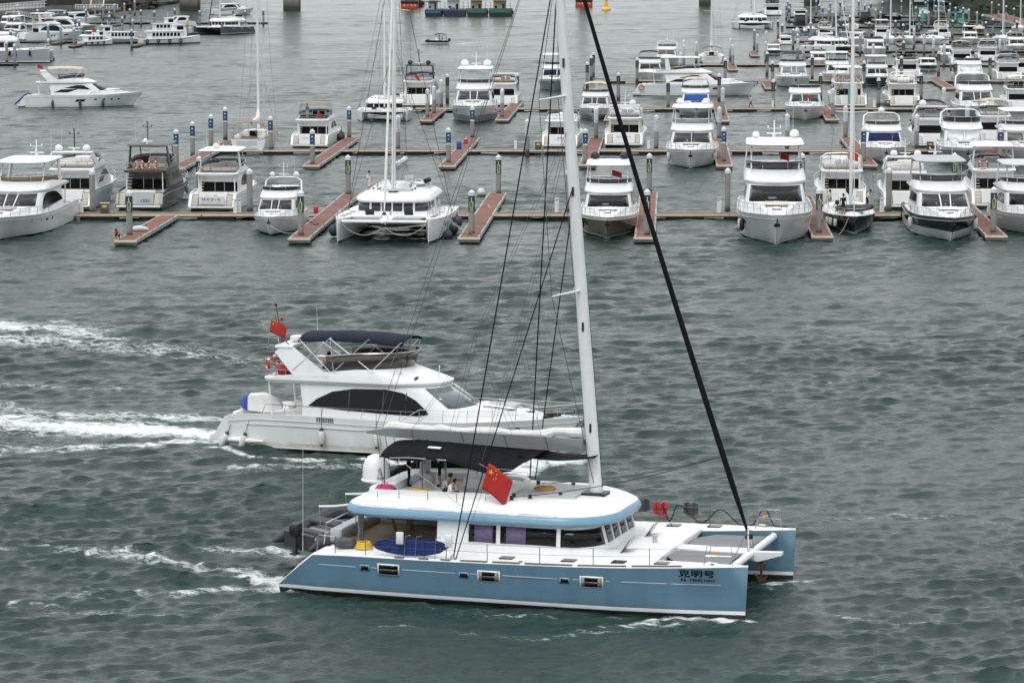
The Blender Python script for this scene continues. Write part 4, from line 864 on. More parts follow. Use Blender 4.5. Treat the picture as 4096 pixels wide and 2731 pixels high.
        G().tube(fs, [.05, .115] + [.118 - .004 * k for k in range(len(fs) - 2)], 8).obj('furled_genoa', 'black_canvas' if cover is None else cover, t)
        G().lathe([(.05, 0), (.16, .03), (.16, .22), (.05, .26)], 10, (18.0, 0, 2.28)).obj('furler_drum', 'black', t)
    if boom:
        def bs(x, z0, z1, w): return [(x, -w * .55, z0), (x, w * .55, z0), (x, w, z1), (x, -w, z1)]
        G().loft([bs(2.15, 5.70, 5.80, .06), bs(3.1, 5.62, 5.98, .26), bs(5, 5.55, 6.0, .30), bs(9, 5.42, 5.98, .32), bs(11.3, 5.40, 5.92, .30)]).obj('boom', 'alu_grey', t, 20)
        rnd = random.Random(5); pts = [(2.9, 0, 5.98)]; rad = [.05]
        for k in range(22): x = 3.1 + k * .37; pts.append((x, rnd.uniform(-.05, .05), 5.99 + rnd.uniform(0, .05) + (.12 if k > 18 else 0))); rad.append(rnd.uniform(.10, .19) + (.06 if k > 17 else 0))
        pts.append((11.25, 0, 6.15)); rad.append(.2); G().tube(pts, rad, 8).obj('stowed_sail', sailm, t)
        for x in (4.3, 6.4, 8.2, 9.9): G().add([(x, -.325, 5.45), (x + .03, -.325, 5.45), (x - .12, -.335, 5.97), (x - .15, -.335, 5.97)], [(0, 1, 2, 3)]).obj('boom_seam', 'charcoal', t, 0)
        G().tube([(11.2, 0, 5.9), (11.45, 0, 5.7)], .07, 6).obj('gooseneck', 'black', t)
        for x, z in ((2.5, 5.85), (2.8, 5.9)): G().tube([(x, .05, z), (9.95, 0, 27)], .011, 4).obj('topping_lift', 'wire', t)
        for sg in (-1, 1):                                            # lazy jacks
            a = (10.6, sg * .2, 18.0); b = (6.8, sg * .24, 9.8)
            G().tube([a, b, (4.2, sg * .27, 6.0)], .007, 4).tube([b, (5.8, sg * .3, 6.0)], .007, 4).tube([b, (8.4, sg * .3, 5.98)], .007, 4).tube([(8.6, sg * .24, 9.9), (9.6, sg * .3, 6)], .007, 4).tube([a, (8.6, sg * .24, 9.9), (7.6, sg * .3, 6)], .007, 4).obj('lazy_jack', 'wire', t)
        for k in range(3): G().tube([(2.6 + .35 * k, 0, 5.65), (3.0 + .2 * k, (k - 1) * .5, 3.85)], .014, 4).obj('mainsheet', 'rope_dark', t)
    t.matrix_world = xf
    return t
# ------------------------------------------------------------------ the blue catamaran
BX = frame((-7.90, 130.11, 0), R(-17.95))
BC = catamaran('light blue sailing catamaran with white decks and furled black headsail under way', BX, 'blue_hull', 'blue_rim_lit', 'white', True)
def on(x, y, z, rz=0.0): return BX @ Matrix.Translation((x, y, z)) @ Matrix.Rotation(rz, 4, 'Z')
_y = -4.955
lettering('boat_name', '克明号', (16.46, _y + .115, 1.63), (1, .13, .0), (0, -.03, 1), .28, 'print_black', BC, width=1.36, bold=.03)
lettering('boat_name', 'KE   MING HAO', (16.56, _y + .12, 1.47), (1, .13, .0), (0, -.03, 1), .11, 'print_black', BC, width=1.28, bold=.016)
# awning under the boom
_near = [(3.4, 5.12), (4.0, 5.02), (4.7, 5.0), (5.5, 5.12), (6.1, 5.10), (6.7, 4.95), (7.4, 4.76), (8.1, 4.70), (8.7, 4.76), (9.2, 5.0), (9.7, 5.32)]
_g = G(); _V = []; _nx, _ny = 22, 10
for i in range(_nx + 1):
    x = lerp(3.4, 9.7, i / _nx); e = interp(x, _near); rdg = interp(x, [(3.4, 5.45), (4.6, 5.6), (9.7, 5.40)])
    for j in range(_ny + 1):
        v = j / _ny * 2 - 1; k = abs(v) ** 1.25; _V.append((x + .05 * math.sin(v * 4 + i), v * 2.0, lerp(rdg, e, k) + .02 * math.sin(i * 1.9 + j * 1.1)))
_g.add(_V, [(i * (_ny + 1) + j, (i + 1) * (_ny + 1) + j, (i + 1) * (_ny + 1) + j + 1, i * (_ny + 1) + j + 1) for i in range(_nx) for j in range(_ny)])
_aw = _g.obj('awning', 'black_canvas', BC, 70); _aw.modifiers.new('t', 'SOLIDIFY').thickness = .015
_g = G(); _V = []
for i in range(11):
    x = lerp(8.9, 11.9, i / 10); dz = .28 * math.sin(math.pi * i / 10)
    for j in range(5): v = j / 4 * 2 - 1; _V.append((x, v * (1.1 - .5 * i / 10), 5.34 - dz * (1 - .5 * abs(v)) - .06 * abs(v)))
_g.add(_V, [(i * 5 + j, (i + 1) * 5 + j, (i + 1) * 5 + j + 1, i * 5 + j + 1) for i in range(10) for j in range(4)]); _g.obj('awning_flap', 'black_canvas', BC, 70).modifiers.new('t', 'SOLIDIFY').thickness = .015
G().patch([(5.2, -1.12, 5.49), (5.75, -1.16, 5.485), (5.72, -1.3, 5.44), (5.18, -1.25, 5.45)], .02).obj('awning_patch', 'print_white', BC, 0)
for x, y in ((3.6, -1.9), (6.2, -1.95), (3.6, 1.9), (4.8, 1.9), (6.2, 1.95), (5.2, -1.92)): G().tube([(x, y, 3.66), (x, y, 5.05)], .024, 6).obj('awning_post', 'steel_dark', BC)
G().tube([(3.6, -1.9, 5.05), (4.6, -1.93, 5.12), (6.2, -1.95, 5.1)], .016, 5).obj('awning_rail', 'steel', BC)
# satellite dome
_rd = G().lathe([(.40, 3.98), (.60, 4.0), (.62, 4.06), (.555, 4.10), (.55, 4.45), (.53, 4.62), (.46, 4.82), (.34, 4.98), (.18, 5.07), (.001, 5.1)], 28, (2.55, 0, -.22)).obj('satellite_dome', 'white', BC, 30)
G().lathe([(.30, 3.35), (.20, 3.5), (.22, 3.7), (.42, 3.79)], 16, (2.55, 0, 0)).obj('dome_base', 'grey_light', _rd)
def _domepts(pts, r=.556): return [(2.55 + r * math.sin(a), -r * math.cos(a), z) for a, z in pts]
_g = G()
_lg = [(.62 + .10 * math.sin(R(q)), 4.26 + .10 * math.cos(R(q))) for q in range(-150, 151, 20)]
_g.tube(_domepts(_lg), .012, 4); _g.tube(_domepts([(.57, 4.17), (.55, 4.10), (.49, 4.05), (.43, 4.09)]), .012, 4); _g.tube(_domepts([(.67, 4.17), (.70, 4.09), (.77, 4.07), (.80, 4.12)]), .012, 4); _g.ball((2.55 + .56 * math.sin(.62), -.56 * math.cos(.62), 4.26), .016)
_g.obj('dome_logo', 'print_black', _rd)
_tv, _tf = text_geo('波星通'); _x0 = min(a for a, b in _tv); _x1 = max(a for a, b in _tv)
G().add([(2.55 + .559 * math.sin(.40 + (a - _x0) / (_x1 - _x0) * .52), -.559 * math.cos(.40 + (a - _x0) / (_x1 - _x0) * .52), 3.91 + b * .125) for a, b in _tv], _tf).obj('dome_lettering', 'print_black', _rd, 0)
# sheets of the genoa, whip aerial, radar reflector
for s in (-1, 1): G().tube(arc((9.0, s * 1.7, 3.75), (17.0, 0, 5.55), .25, 10), .016, 4).obj('genoa_sheet', 'rope_dark', BC)
G().tube([(1.05, -4.3, 1.6), (1.07, -4.3, 3.2), (1.1, -4.3, 6.6)], [.016, .012, .006], 5).obj('whip_aerial', 'grey_light', BC)
G().tube([(7.6, -2.0, 5.05), (8.2, -2.7, 5.0), (9.3, -2.75, 5.0)], .01, 4).obj('awning_line', 'rope_pale', BC); G().tube([(4.2, -1.95, 5.05), (7.4, -3.05, 3.4)], .012, 4).obj('awning_line', 'rope_pale', BC)
# cockpit pole and sofa things
G().tube([(3.2, -3.35, 1.72), (3.2, -3.35, 2.98)], .07, 8).obj('roof_post', 'steel_dark', BC)
for x in (5.35, 7.35):
    G().rbox(x - .14, x + .14, -5.02, -4.90, 2.25, 2.72, .02).obj('rail_box', 'white', BC)
for x in (5.5, 5.95, 6.75, 7.2): G().tube([(x, -4.86, 1.74), (x + .05, -4.88, 2.55), (x + .25, -4.88, 2.6)], .018, 5).obj('stanchion', 'steel', BC)
# paddle board lashed along the rail
_pb = [(4.18, 2.12), (4.35, 1.98), (4.8, 1.87), (5.5, 1.80), (6.3, 1.83), (6.9, 1.97), (7.3, 2.22), (6.95, 2.40), (6.4, 2.47), (5.6, 2.50), (4.9, 2.42), (4.4, 2.30)]
_t = thing('paddle_board', 'royal blue paddle board standing on edge along the blue catamaran rail', 'paddle board')
G().side(_pb, -.05, .05).obj('board', 'royal_blue', _t, 20)
G().side([(5.68 + (x - 5.68) * 1.012, 2.14 + (z - 2.14) * 1.05) for x, z in _pb], -.03, .03).obj('edge', 'navy', _t, 20)
for x, z in ((4.75, 2.38), (4.45, 2.18), (4.78, 2.0)): G().rbox(x - .11, x + .11, -.065, -.05, z - .035, z + .035, .02).obj('fin_slot', 'black', _t)
seat(_t, BX @ Matrix.Translation((0, -4.74, -.02)))
flag('red flag with yellow stars flying from the blue catamaran shroud', on(8.12, -2.85, 4.72, R(8)) @ Matrix.Rotation(R(16), 4, 'Y'), 1.15, 1.05, .42, None, True, seed=4)
G().tube([(8.0, -2.85, 5.3), (9.35, -1.2, 12.0)], .008, 4).obj('flag_halyard', 'wire', BC); G().tube([(8.0, -2.85, 4.1), (7.75, -3.9, 2.6)], .008, 4).obj('flag_halyard', 'wire', BC)
# people on the fly deck
person('seated boy in grey t-shirt leaning forward on the catamaran fly deck', 'sit_floor', 'cloth_grey', 'cloth_black', on(6.05, -1.75, 3.74, R(-8)), 1.62)
person('seated boy in white t-shirt looking at a phone on the catamaran fly deck', 'sit_floor', 'cloth_white', 'cloth_black', on(6.38, -2.1, 3.66, R(-14)), 1.5)
person('person in black jacket standing under the catamaran awning', 'stand', 'cloth_black', 'cloth_black', on(4.1, -.45, 3.68, R(20)), 1.72, arms='c')
person('person in grey shirt and black shorts steering under the catamaran awning', 'hold', 'cloth_grey', 'cloth_black', on(5.3, -.1, 3.68, R(200)), 1.75, True)
# loose things on the fly deck
_p = thing('duffel_bag', 'pink duffel bag lying on the catamaran fly deck', 'bag'); G().rbox(-.38, .38, -.18, .18, 0, .34, .12).obj('body', 'pink', _p); G().tube([(-.15, -.16, .3), (-.1, -.1, .44), (.1, -.1, .44), (.15, -.16, .3)], .02, 5).obj('handle', 'pink', _p); G().rbox(-.42, -.36, -.15, .15, .03, .2, .03).rbox(.36, .42, -.15, .15, .03, .2, .03).obj('end_panel', 'navy', _p); seat(_p, on(3.7, -2.05, 3.68, .1))
def cushion(lab, xf, m): tag(seat(G().loft([rr2 for rr2 in ([(x * k, y * k, z) for x, y in ((-.42, -.2), (0, -.23), (.42, -.2), (.45, 0), (.42, .2), (0, .23), (-.42, .2), (-.45, 0))] for k, z in ((.8, 0), (1, .07), (1, .12), (.75, .2)))]).obj('cushion', m, None, 60), xf), lab, 'cushion')
cushion('ochre cushion on the catamaran fly deck beside the seated boys', on(5.05, -2.0, 3.7, .05), 'ochre'); cushion('ochre cushion on the grey sunpad ahead of the fly deck', on(9.65, .1, 3.72, .4), 'ochre')
# life vests drying on the far rail
def vest(lab, xf, m, red=False):
    t = thing('life_vest', lab, 'life vest'); P = [(-.28, .22), (-.1, .26), (0, .16), (.1, .26), (.28, .22), (.30, -.22), (.12, -.30), (-.12, -.30), (-.32, -.2)]
    G().side(P, -.04, .04).obj('panel', m, t, 20)
    for x in (-.17, .13): G().box(x - .02, x + .02, -.055, .055, -.26, .22).obj('strap', 'black', t, 0)
    G().box(-.3, .3, -.05, .05, -.06, -.02).obj('strap', 'black', t, 0); seat(t, xf)
vest('dark grey life vest hanging on the catamaran far rail beside the roof', on(12.35, 4.86, 2.52, .1), 'charcoal'); vest('red and black life vest hanging on the catamaran far rail', on(13.1, 4.86, 2.42, .3), 'red'); vest('charcoal life vest with straps hanging forward on the far rail', on(14.4, 4.82, 2.48, 0), 'charcoal')
_Q = []
for a, b in zip(((13.2, 2.6), (13.55, 1.95), (13.9, 2.62), (14.9, 1.95), (15.7, 2.55), (16.6, 1.98), (17.0, 2.0), (17.6, 2.72), (18.05, 2.05)), ((13.55, 1.95), (13.9, 2.62), (14.9, 1.95), (15.7, 2.55), (16.6, 1.98), (17.0, 2.0), (17.6, 2.72), (18.05, 2.05), (18.6, 2.06))):
    for k in range(6): u = k / 6; _Q.append((lerp(a[0], b[0], u), 4.62 - max(0, a[0] - 15) * .13, lerp(a[1], b[1], (1 - math.cos(math.pi * u)) / 2)))
tag(seat(G().tube(_Q, .022, 5).obj('hanging_rope', 'rope_black'), BX), 'black rope looped along the catamaran far rail', 'rope')
# tender on the stern
def tender(label, xf, m='rubber_grey'):
    t = thing('inflatable_dinghy', label, 'dinghy'); h = .72; U = []
    for k in range(15):
        a = math.pi * k / 14; U.append((1.35 + .75 * math.sin(a), h * math.cos(a), .30 + .12 * math.sin(a)))
    U = [(-1.75, h + .02, .28), (-1.0, h + .03, .28), (.4, h + .02, .28)] + U + [(.4, -h - .02, .28), (-1.0, -h - .03, .28), (-1.75, -h - .02, .28)]
    G().tube(U, [.05, .27] + [.29] * (len(U) - 4) + [.27, .05], 10).obj('tube', m, t)
    G().tube([(x, y * 1.36 if abs(y) > .5 else y * 1.3, z - .05) for x, y, z in U[1:-1]], .03, 5).obj('rubbing_strake', 'grey_gel', t)
    G().loft([[(x, -.55, .25), (x, 0, .02), (x, .55, .25), (x, .55, .32), (x, -.55, .32)] for x in (-1.3, 0, 1.3)]).obj('floor', 'grey_gel', t, 0); G().box(-1.32, -1.24, -.6, .6, 0, .6).obj('transom', 'charcoal', t, 0); G().rbox(.1, .6, -.55, .55, .5, .62, .04).rbox(-.75, -.45, -.55, .55, .42, .52, .03).obj('seat', 'rubber_grey', t)
    mo = G().rbox(-1.75, -1.3, -.17, .17, .62, 1.08, .07).obj('outboard', 'black', t); G().box(-1.58, -1.44, -.06, .06, -.1, .65).box(-1.66, -1.35, -.12, .12, -.12, -.08).obj('outboard_leg', 'charcoal', mo, 0)
    seat(t, xf); return t
tender('grey inflatable dinghy with black outboard hanging at the catamaran stern', on(.15, -.15, 1.28, R(80)) @ Matrix.Rotation(R(-5), 4, 'Y') @ Matrix.Rotation(R(7), 4, 'X') @ Matrix.Diagonal((1.28, 1.15, 1.1, 1)))
for y in (-.6, 2.4): G().tube([(2.2, y, 2.95), (1.0, y, 2.75), (.3, y, 2.7)], .05, 6).obj('davit', 'white', BC); G().tube([(.3, y, 2.7), (.35, y, 2.0)], .01, 4).obj('davit_fall', 'rope_pale', BC)
G().tube([(1.4, -2.9, 1.66), (1.5, -2.9, 2.5), (2.3, -1.7, 2.9), (2.3, -1.7, 1.7)], .03, 6).obj('stern_gate', 'steel', BC)
ring_buoy('orange lifebuoy on the blue catamaran stern rail', on(2.7, 3.2, 2.55, R(70)), 'orange_red', .3)
_h = thing('hose_coil', 'coiled yellow hose on the blue catamaran aft deck', 'hose')
for k in range(4): G().tube([((.34 - .03 * k) * math.cos(a), (.34 - .03 * k) * math.sin(a), .05 + .06 * k) for a in [2 * math.pi * q / 14 for q in range(14)]], .035, 5, 0, True).obj('coil', 'yellow', _h)
seat(_h, on(3.35, -3.6, 1.72)); 
_h = thing('kit_bag', 'dark green kit bag beside the yellow hose on the aft deck', 'bag'); G().rbox(-.45, .45, -.22, .22, 0, .38, .14).obj('body', 'charcoal', _h); G().tube([(-.2, 0, .36), (0, 0, .48), (.2, 0, .36)], .02, 5).obj('handle', 'black', _h); seat(_h, on(2.6, -3.7, 1.72, .3))
_h = thing('folding_chair', 'black folding chair in the catamaran cockpit', 'chair'); G().rbox(-.25, .25, -.25, .25, .42, .48, .03).obj('seat', 'black', _h); G().patch([(-.25, -.24, .48), (-.25, .24, .48), (-.38, .24, .98), (-.38, -.24, .98)], .04).obj('backrest', 'black', _h, 0)
for a in (-.22, .22):
    for b in (-.22, .22): G().tube([(a, b, .43), (-a, b, 0)], .016, 5).obj('leg', 'steel_dark', _h)
seat(_h, on(4.6, -2.6, 1.77, .6))
# ------------------------------------------------------------------ motor yachts (designed at 18 x 4.8 m, scaled per boat)
YX = [0, 1.5, 3, 5, 7, 9, 11, 12.5, 14, 15.2, 16.2, 17, 17.6, 17.95]
_yt = [(0, 1.62), (1.5, 1.78), (4, 1.80), (9, 1.72), (13, 1.80), (16, 1.95), (18, 2.06)]
_yw = [(0, 2.12), (3, 2.32), (7, 2.4), (10, 2.38), (12.5, 2.12), (14, 1.75), (15.2, 1.33), (16.2, .92), (17, .55), (17.6, .24), (17.95, .03)]
_yf = [(0, .94), (9, .90), (11, .80), (12.5, .66), (14, .46), (15.2, .30), (16.2, .20), (17, .14), (18, .1)]
def y_rake(x): return 1.55 * max(0, (x - 10.5) / 7.5) ** 1.8
def y_hw(x, z):
    zt = interp(x, _yt); q = max(0, min(1, z / zt)); f = interp(x, _yf)
    return interp(x, _yw) * (f + (1 - f) * q ** .85)
def y_pt(x, z, sg, off=0.0):
    zt = interp(x, _yt); return Vector((x - y_rake(x) * (1 - max(z, -.3) / zt), sg * (y_hw(x, z) + off), z))
def hull_patch(nm, poly, m, par, sides=(-1, 1), off=.015, th=.012):
    for sg in sides:
        P = [y_pt(x, z, sg, off) for x, z in poly]
        if sg > 0: P = P[::-1]
        o = G().add(P, [tuple(range(len(P)))]).obj(nm, m, par, 0)
def oval(x, z, a, b, n=10): return [(x + a * math.cos(2 * math.pi * k / n), z + b * math.sin(2 * math.pi * k / n)) for k in range(n)]
def yacht(label, xf, hull='white_hull', lower=None, band=None, boot='white', ws='glass_mid', win='glass_dark', top='hard', fly=True, flyscreen='glass_brown', fsh=.42, domes=(), canvas='navy', roof='white', cabin='white',
          ports='ovals', side='arch', far=False, name='motor_yacht', cat='motor yacht', group=None, topm='white', aft='door', mast=0, rails=True, mull=2, transom=None, stairs=True, deckm='white_deck', antif='antifoul', wipers=True, brow='white', fly_aft=1.9, teak=True):
    t = thing(name, label, cat, group=group); rv = random.Random(label); soft = rv.choice(['cream', 'cream', 'navy', 'grey_gel', 'tan_canvas', 'white', 'charcoal', 'grey_light']); soft2 = rv.choice(['grey_light', 'charcoal', 'white_deck', 'cream', 'grey_gel'])
    rings = []
    for x in YX:
        zt = interp(x, _yt); w = interp(x, _yw); half = []
        for z, k in ((-.5, 0), (-.22, 1), (.07, 2), (.17, 2), (.82, 2), (zt - .28, 2), (zt, 2)):
            p = y_pt(x, z, 1); half.append((p.x, .02 if k == 0 else max(.02, p.y * (.75 if k == 1 else 1)), z))
        half.append((x, max(.012, w - .09), zt)); half.append((x, max(.008, w - .11), zt - .20))
        rings.append([p for p in half] + [(a, -b, c) for a, b, c in half[::-1]])
    def mf(i, j):
        if i in (-1, len(YX)): return 3
        if j == 17: return 1
        j = min(j, 16 - j)
        return 1 if j < 2 else 2 if j == 2 else 4 if j == 3 else 3 if j == 4 else 5 if j == 5 else 6 if j < 8 else 0
    h = G().loft(rings, mf=mf).obj('hull', [deckm, antif, boot, hull, lower or hull, band or hull, band or 'white'], t, 30)
    if not far: G().tube([y_pt(x, interp(x, _yt) - .30, -1, .01) for x in YX] , .028, 5).tube([y_pt(x, interp(x, _yt) - .30, 1, .01) for x in YX], .028, 5).obj('rub_rail', 'grey_light', t)
    if ports == 'ovals':
        for x in (9.2, 10.4, 11.6, 13.2): hull_patch('porthole', oval(x, 1.12 + (x - 9) * .02, .22, .10), 'glass_dark', t)
    elif ports == 'rects':
        hull_patch('hull_window', [(7.0, .82), (8.3, .82), (8.5, 1.18), (7.2, 1.18)], 'glass_dark', t); hull_patch('hull_window', [(11.0, 1.0), (12.6, 1.06), (12.5, 1.30), (11.2, 1.26)], 'glass_dark', t)
    elif ports == 'band': hull_patch('hull_window', [(8.0, .95), (10.2, .98), (12.2, 1.08), (13.4, 1.22), (12, 1.30), (8.4, 1.22)], 'glass_dark', t)
    # platform, transom, quarter wings
    G().rbox(-1.1, .25, -2.0, 2.0, .28, .48, .06).obj('swim_platform', 'white', t)
    G().box(-1.05, -.02, -1.92, 1.92, .482, .50).obj('platform_deck', 'teak_dark' if teak else 'grey_light', t, 0)
    G().side([(-.30, .48), (.08, .48), (.12, 1.62), (-.08, 1.66)], -1.25, 1.25).obj('transom_panel', transom or 'white', t, 0)
    for sg in (-1, 1):
        G().side([(-.95, .3), (.05, .3), (.05, 1.66), (-.18, 1.55), (-.75, .62), (-.95, .5)], sg * 2.0 - .12, sg * 2.0 + .12).obj('quarter_wing', hull if hull != 'white_hull' else 'white', t, 20)
        if stairs and not far:
            for k in range(4): G().box(-.55 + .14 * k, .1, sg * 1.6 - .27, sg * 1.6 + .27, .5 + .27 * k, .5 + .27 * (k + 1) - .03).obj('boarding_step', 'cream', t, 0)
        elif stairs: G().side([(-.55, .5), (.06, .5), (.06, 1.55)], sg * 1.6 - .27, sg * 1.6 + .27).obj('boarding_step', 'grey_gel', t, 0)
    # deckhouse
    o0 = rr(3.9, 13.15, 1.98, 2.3, 1.75, .12, 6, .25); o1 = rr(3.9, 12.45, 1.92, 2.0, 1.6, .12, 6, .22); o2 = rr(3.7, 10.85, 1.74, 1.5, 1.35, .12, 6, .2)
    r0, r1, r2 = zr(o0, 1.45), zr(o1, 2.32), zr(o2, 3.34)
    G().loft([r0, r1, r2]).obj('deckhouse', cabin, t, 30)
    if mull == 2: fr = [(9.2, 13.46), (13.54, 17.8)]
    elif mull == 1: fr = [(9.2, 17.8)]
    else: fr = [(9.2, 12.88), (13.06, 13.94), (14.12, 17.8)]
    for a, b in fr: ipane('windscreen', r1, r2, a, b, .05, .96, ws, t, .03)
    if wipers and not far:
        for y in (-.5, .5):
            q = Vector(r1[0]); G().tube([(12.72, y, 2.42), (12.1, y * 1.9, 2.72)], .018, 4).obj('wiper', 'black', t)
    def wall(x, z, sg, off=.022):
        if z < 2.32: w = lerp(1.98, 1.92, (z - 1.45) / .87)
        else: w = lerp(1.92, 1.74, (z - 2.32) / 1.02)
        return Vector((x, sg * (w + off), z))
    sides = {'arch': [[(4.25, 2.25), (4.7, 2.62), (5.5, 3.0), (6.6, 3.18), (8.3, 3.22), (9.2, 3.08), (9.9, 2.75), (10.45, 2.30), (10.6, 2.10), (10.2, 1.98), (8.3, 2.02), (6, 2.12)]],
             'two': [[(4.6, 2.3), (5.4, 2.85), (7.0, 3.1), (7.4, 3.1), (6.9, 2.3)], [(7.3, 2.3), (7.8, 3.1), (9.0, 3.05), (9.9, 2.5), (9.9, 2.3)]],
             'band': [[(4.3, 2.35), (4.4, 3.1), (6.1, 3.12), (6.1, 2.33)], [(6.25, 2.33), (6.25, 3.12), (8.1, 3.1), (8.1, 2.33)], [(8.25, 2.33), (8.25, 3.1), (9.0, 3.05), (9.85, 2.45), (9.85, 2.33)]],
             'slash': [[(4.4, 2.15), (5.6, 2.55), (8.2, 2.6), (6.6, 2.12)], [(6.0, 2.75), (8.0, 3.15), (9.0, 3.1), (10.0, 2.55), (9.8, 2.5)]]}
    for poly in sides[side]:
        for sg in (-1, 1):
            P = [wall(x, z, sg) for x, z in poly]; G().add(P if sg < 0 else P[::-1], [tuple(range(len(P)))]).obj('side_window', win, t, 0)
    G().box(3.85, 3.9, -1.62, 1.62, 1.55, 3.22).obj('shaded_aft_door', win, t, 0)  # glass door widened as a dark sheet for shade in the cockpit opening
    if not far:
        for y in (-.45, .42): G().box(3.82, 3.85, y - .025, y + .025, 1.6, 3.2).obj('door_frame', 'steel', t, 0)
        G().rbox(.25, .95, -1.3, 1.3, 1.45, 1.78, .08).obj('cockpit_sofa', 'cream', t); G().add([(.3, -2.0, 1.535), (3.85, -1.9, 1.545), (3.85, 1.9, 1.545), (.3, 2.0, 1.535)], [(0, 1, 2, 3)]).obj('cockpit_sole', 'teak_dark', t, 0)
        for k in range(7): G().box(1.9 + .27 * k, 2.2 + .27 * k, 1.25, 1.75, 1.62 + .27 * k, 1.66 + .27 * k).obj('fly_stair', 'cream', t, 0)
    # foredeck trunk
    G().loft([[(x, -w, zb), (x, -w * .86, zt), (x, 0, zt + .07), (x, w * .86, zt), (x, w, zb)] for x, w, zb, zt in ((11.2, 1.75, 1.5, 2.36), (12.6, 1.6, 1.5, 2.40), (14.2, 1.22, 1.55, 2.28), (15.6, .80, 1.65, 2.08), (16.4, .45, 1.72, 1.86))], cap0=True).obj('foredeck_trunk', 'white_deck', t, 30)
    if not far:
        G().rbox(13.0, 14.6, -.75, .75, 2.36, 2.50, .06).obj('sunpad', soft2, t); G().lathe([(.28, 2.2), (.3, 2.24), (.26, 2.27)], 12, (15.2, 0, -.05)).obj('deck_hatch', 'glass_mid', t)
        G().tube([(17.0, 0, 1.9), (17.9, 0, 1.98), (18.05, 0, 1.82), (17.85, 0, 1.45)], .05, 5).patch([(17.72, -.16, 1.5), (17.72, .16, 1.5), (17.5, .2, 1.28), (17.5, -.2, 1.28)], .05).obj('anchor', 'steel_dark', t, 0)
        G().rbox(16.9, 17.2, -.14, .14, 1.84, 2.02, .04).obj('windlass', 'steel', t)
    # fly bridge
    if fly:
        zt = lambda x: interp(x, [(2, 3.66), (3.6, 3.70), (5.2, 4.10), (9, 4.2), (11, 4.2)])
        b0 = rr(fly_aft, 10.9, 1.84, 2.6, 1.6, .45, 6, .15); b1 = rr(fly_aft - .12, 11.0, 1.97, 2.6, 1.7, .5, 6, .15); b2 = rr(fly_aft + .15, 8.95, 1.84, 2.2, 1.5, .4, 6, .2); b3 = rr(fly_aft + .3, 8.8, 1.72, 2.1, 1.4, .35, 6, .2)
        top_r = [(x, y, zt(x)) for x, y in b2]
        G().loft([zr(b0, 3.345), zr(b1, 3.50), zr(b1, 3.58), top_r, [(x, y, zt(q[0])) for (x, y), q in zip(b3, b2)], zr(b3, 3.62)]).obj('flybridge', [brow], t, 30)
        sc_ = [(x + (.25 if x > 6 else 0), y * 1.04, zt(x) + fsh) for x, y in b2]
        if fsh > 0:
            for a, b in ((('s', 'f'), (5.2, -.85)), (('f', 'f'), (-.8, .8)), (('f', 'p'), (.85, 5.2))): pane('fly_windscreen', top_r, sc_, a, b[0], b[1], 0, 1, flyscreen, t, -.05, 8)
            if not far:
                P = ring_pts(sc_, ('s', 'p'), 5.2, 5.2, 24)
                if P: G().tube(P, .022, 5).obj('screen_rail', 'steel', t)
        G().rbox(7.7, 8.3, -.9, .5, 3.62, 4.4, .08).obj('helm_console', 'white', t)
        G().rbox(6.7, 7.2, -.85, -.25, 3.62, 4.45, .1).rbox(6.7, 7.2, -.1, .5, 3.62, 4.45, .1).obj('helm_seat', soft, t)
        G().rbox(4.4, 6.8, .95, 1.65, 3.62, 4.0, .08).rbox(4.4, 5.1, -1.6, .9, 3.62, 4.02, .08).obj('fly_sofa', soft, t)
        G().add([(fly_aft + .7, -1.6, 3.626), (7.0, -1.6, 3.626), (7.0, 1.6, 3.626), (fly_aft + .7, 1.6, 3.626)], [(0, 1, 2, 3)]).obj('fly_sole', rv.choice(['teak_dark', 'grey_light', 'teak']), t, 0)  # sole panel, mostly dark, its tone standing in for shading inside the fly bridge
        # aft fly rail
        P = [(4.3, -1.82, 4.25), (fly_aft + .6, -1.74, 4.25), (fly_aft + .2, -1.4, 4.25), (fly_aft + .2, 1.4, 4.25), (fly_aft + .6, 1.74, 4.25), (4.3, 1.82, 4.25)]
        g = G().tube(P, .025, 5).tube([(x, y, z - .28) for x, y, z in P], .016, 4)
        for x, y, z in P + [(fly_aft + .2, -.5, 0), (fly_aft + .2, .5, 0), (3, -1.78, 0), (3, 1.78, 0)]: g.tube([(x, y, 3.6), (x, y, 4.25)], .02, 4)
        g.obj('fly_rail', 'steel', t)
        for sg in (-1, 1): G().tube([(fly_aft + .3, sg * 1.65, 1.55), (fly_aft + .15, sg * 1.65, 3.4)], .05, 6).obj('deck_pillar', 'white', t)
    # tops
    ztop = 4.1
    if top == 'hard':
        ro = lambda d: rr(3.1 + d, 9.1 - d, 1.85 - d, 1.0, 1.1, .4, 5, .15)
        G().loft([zr(ro(.12), 5.72), zr(ro(0), 5.80), zr(ro(.08), 5.90), zr(ro(.5), 5.95)]).obj('hardtop', topm, t, 40); ztop = 5.93
        for sg in (-1, 1):
            G().patch([(3.9, sg * 1.86, 3.7), (4.7, sg * 1.86, 3.9), (4.3, sg * 1.66, 5.76), (3.8, sg * 1.66, 5.76)], .09).obj('hardtop_leg', topm if topm != 'charcoal' else 'charcoal', t, 0)
            G().tube([(8.5, sg * 1.5, 4.2), (7.7, sg * 1.5, 5.76)], .05, 6).obj('hardtop_post', topm if topm != 'white' else 'white', t)
    elif top == 'roof':                                             # closed wheelhouse style roof without fly deck
        ro = lambda d: rr(3.0 + d, 11.2 - d, 1.95 - d, 1.6, 1.2, .3, 5, .15)
        G().loft([zr(ro(.15), 3.34), zr(ro(0), 3.42), zr(ro(.12), 3.52), zr(ro(.7), 3.62)]).obj('roof', topm, t, 40); ztop = 3.6
    elif top == 'arch':
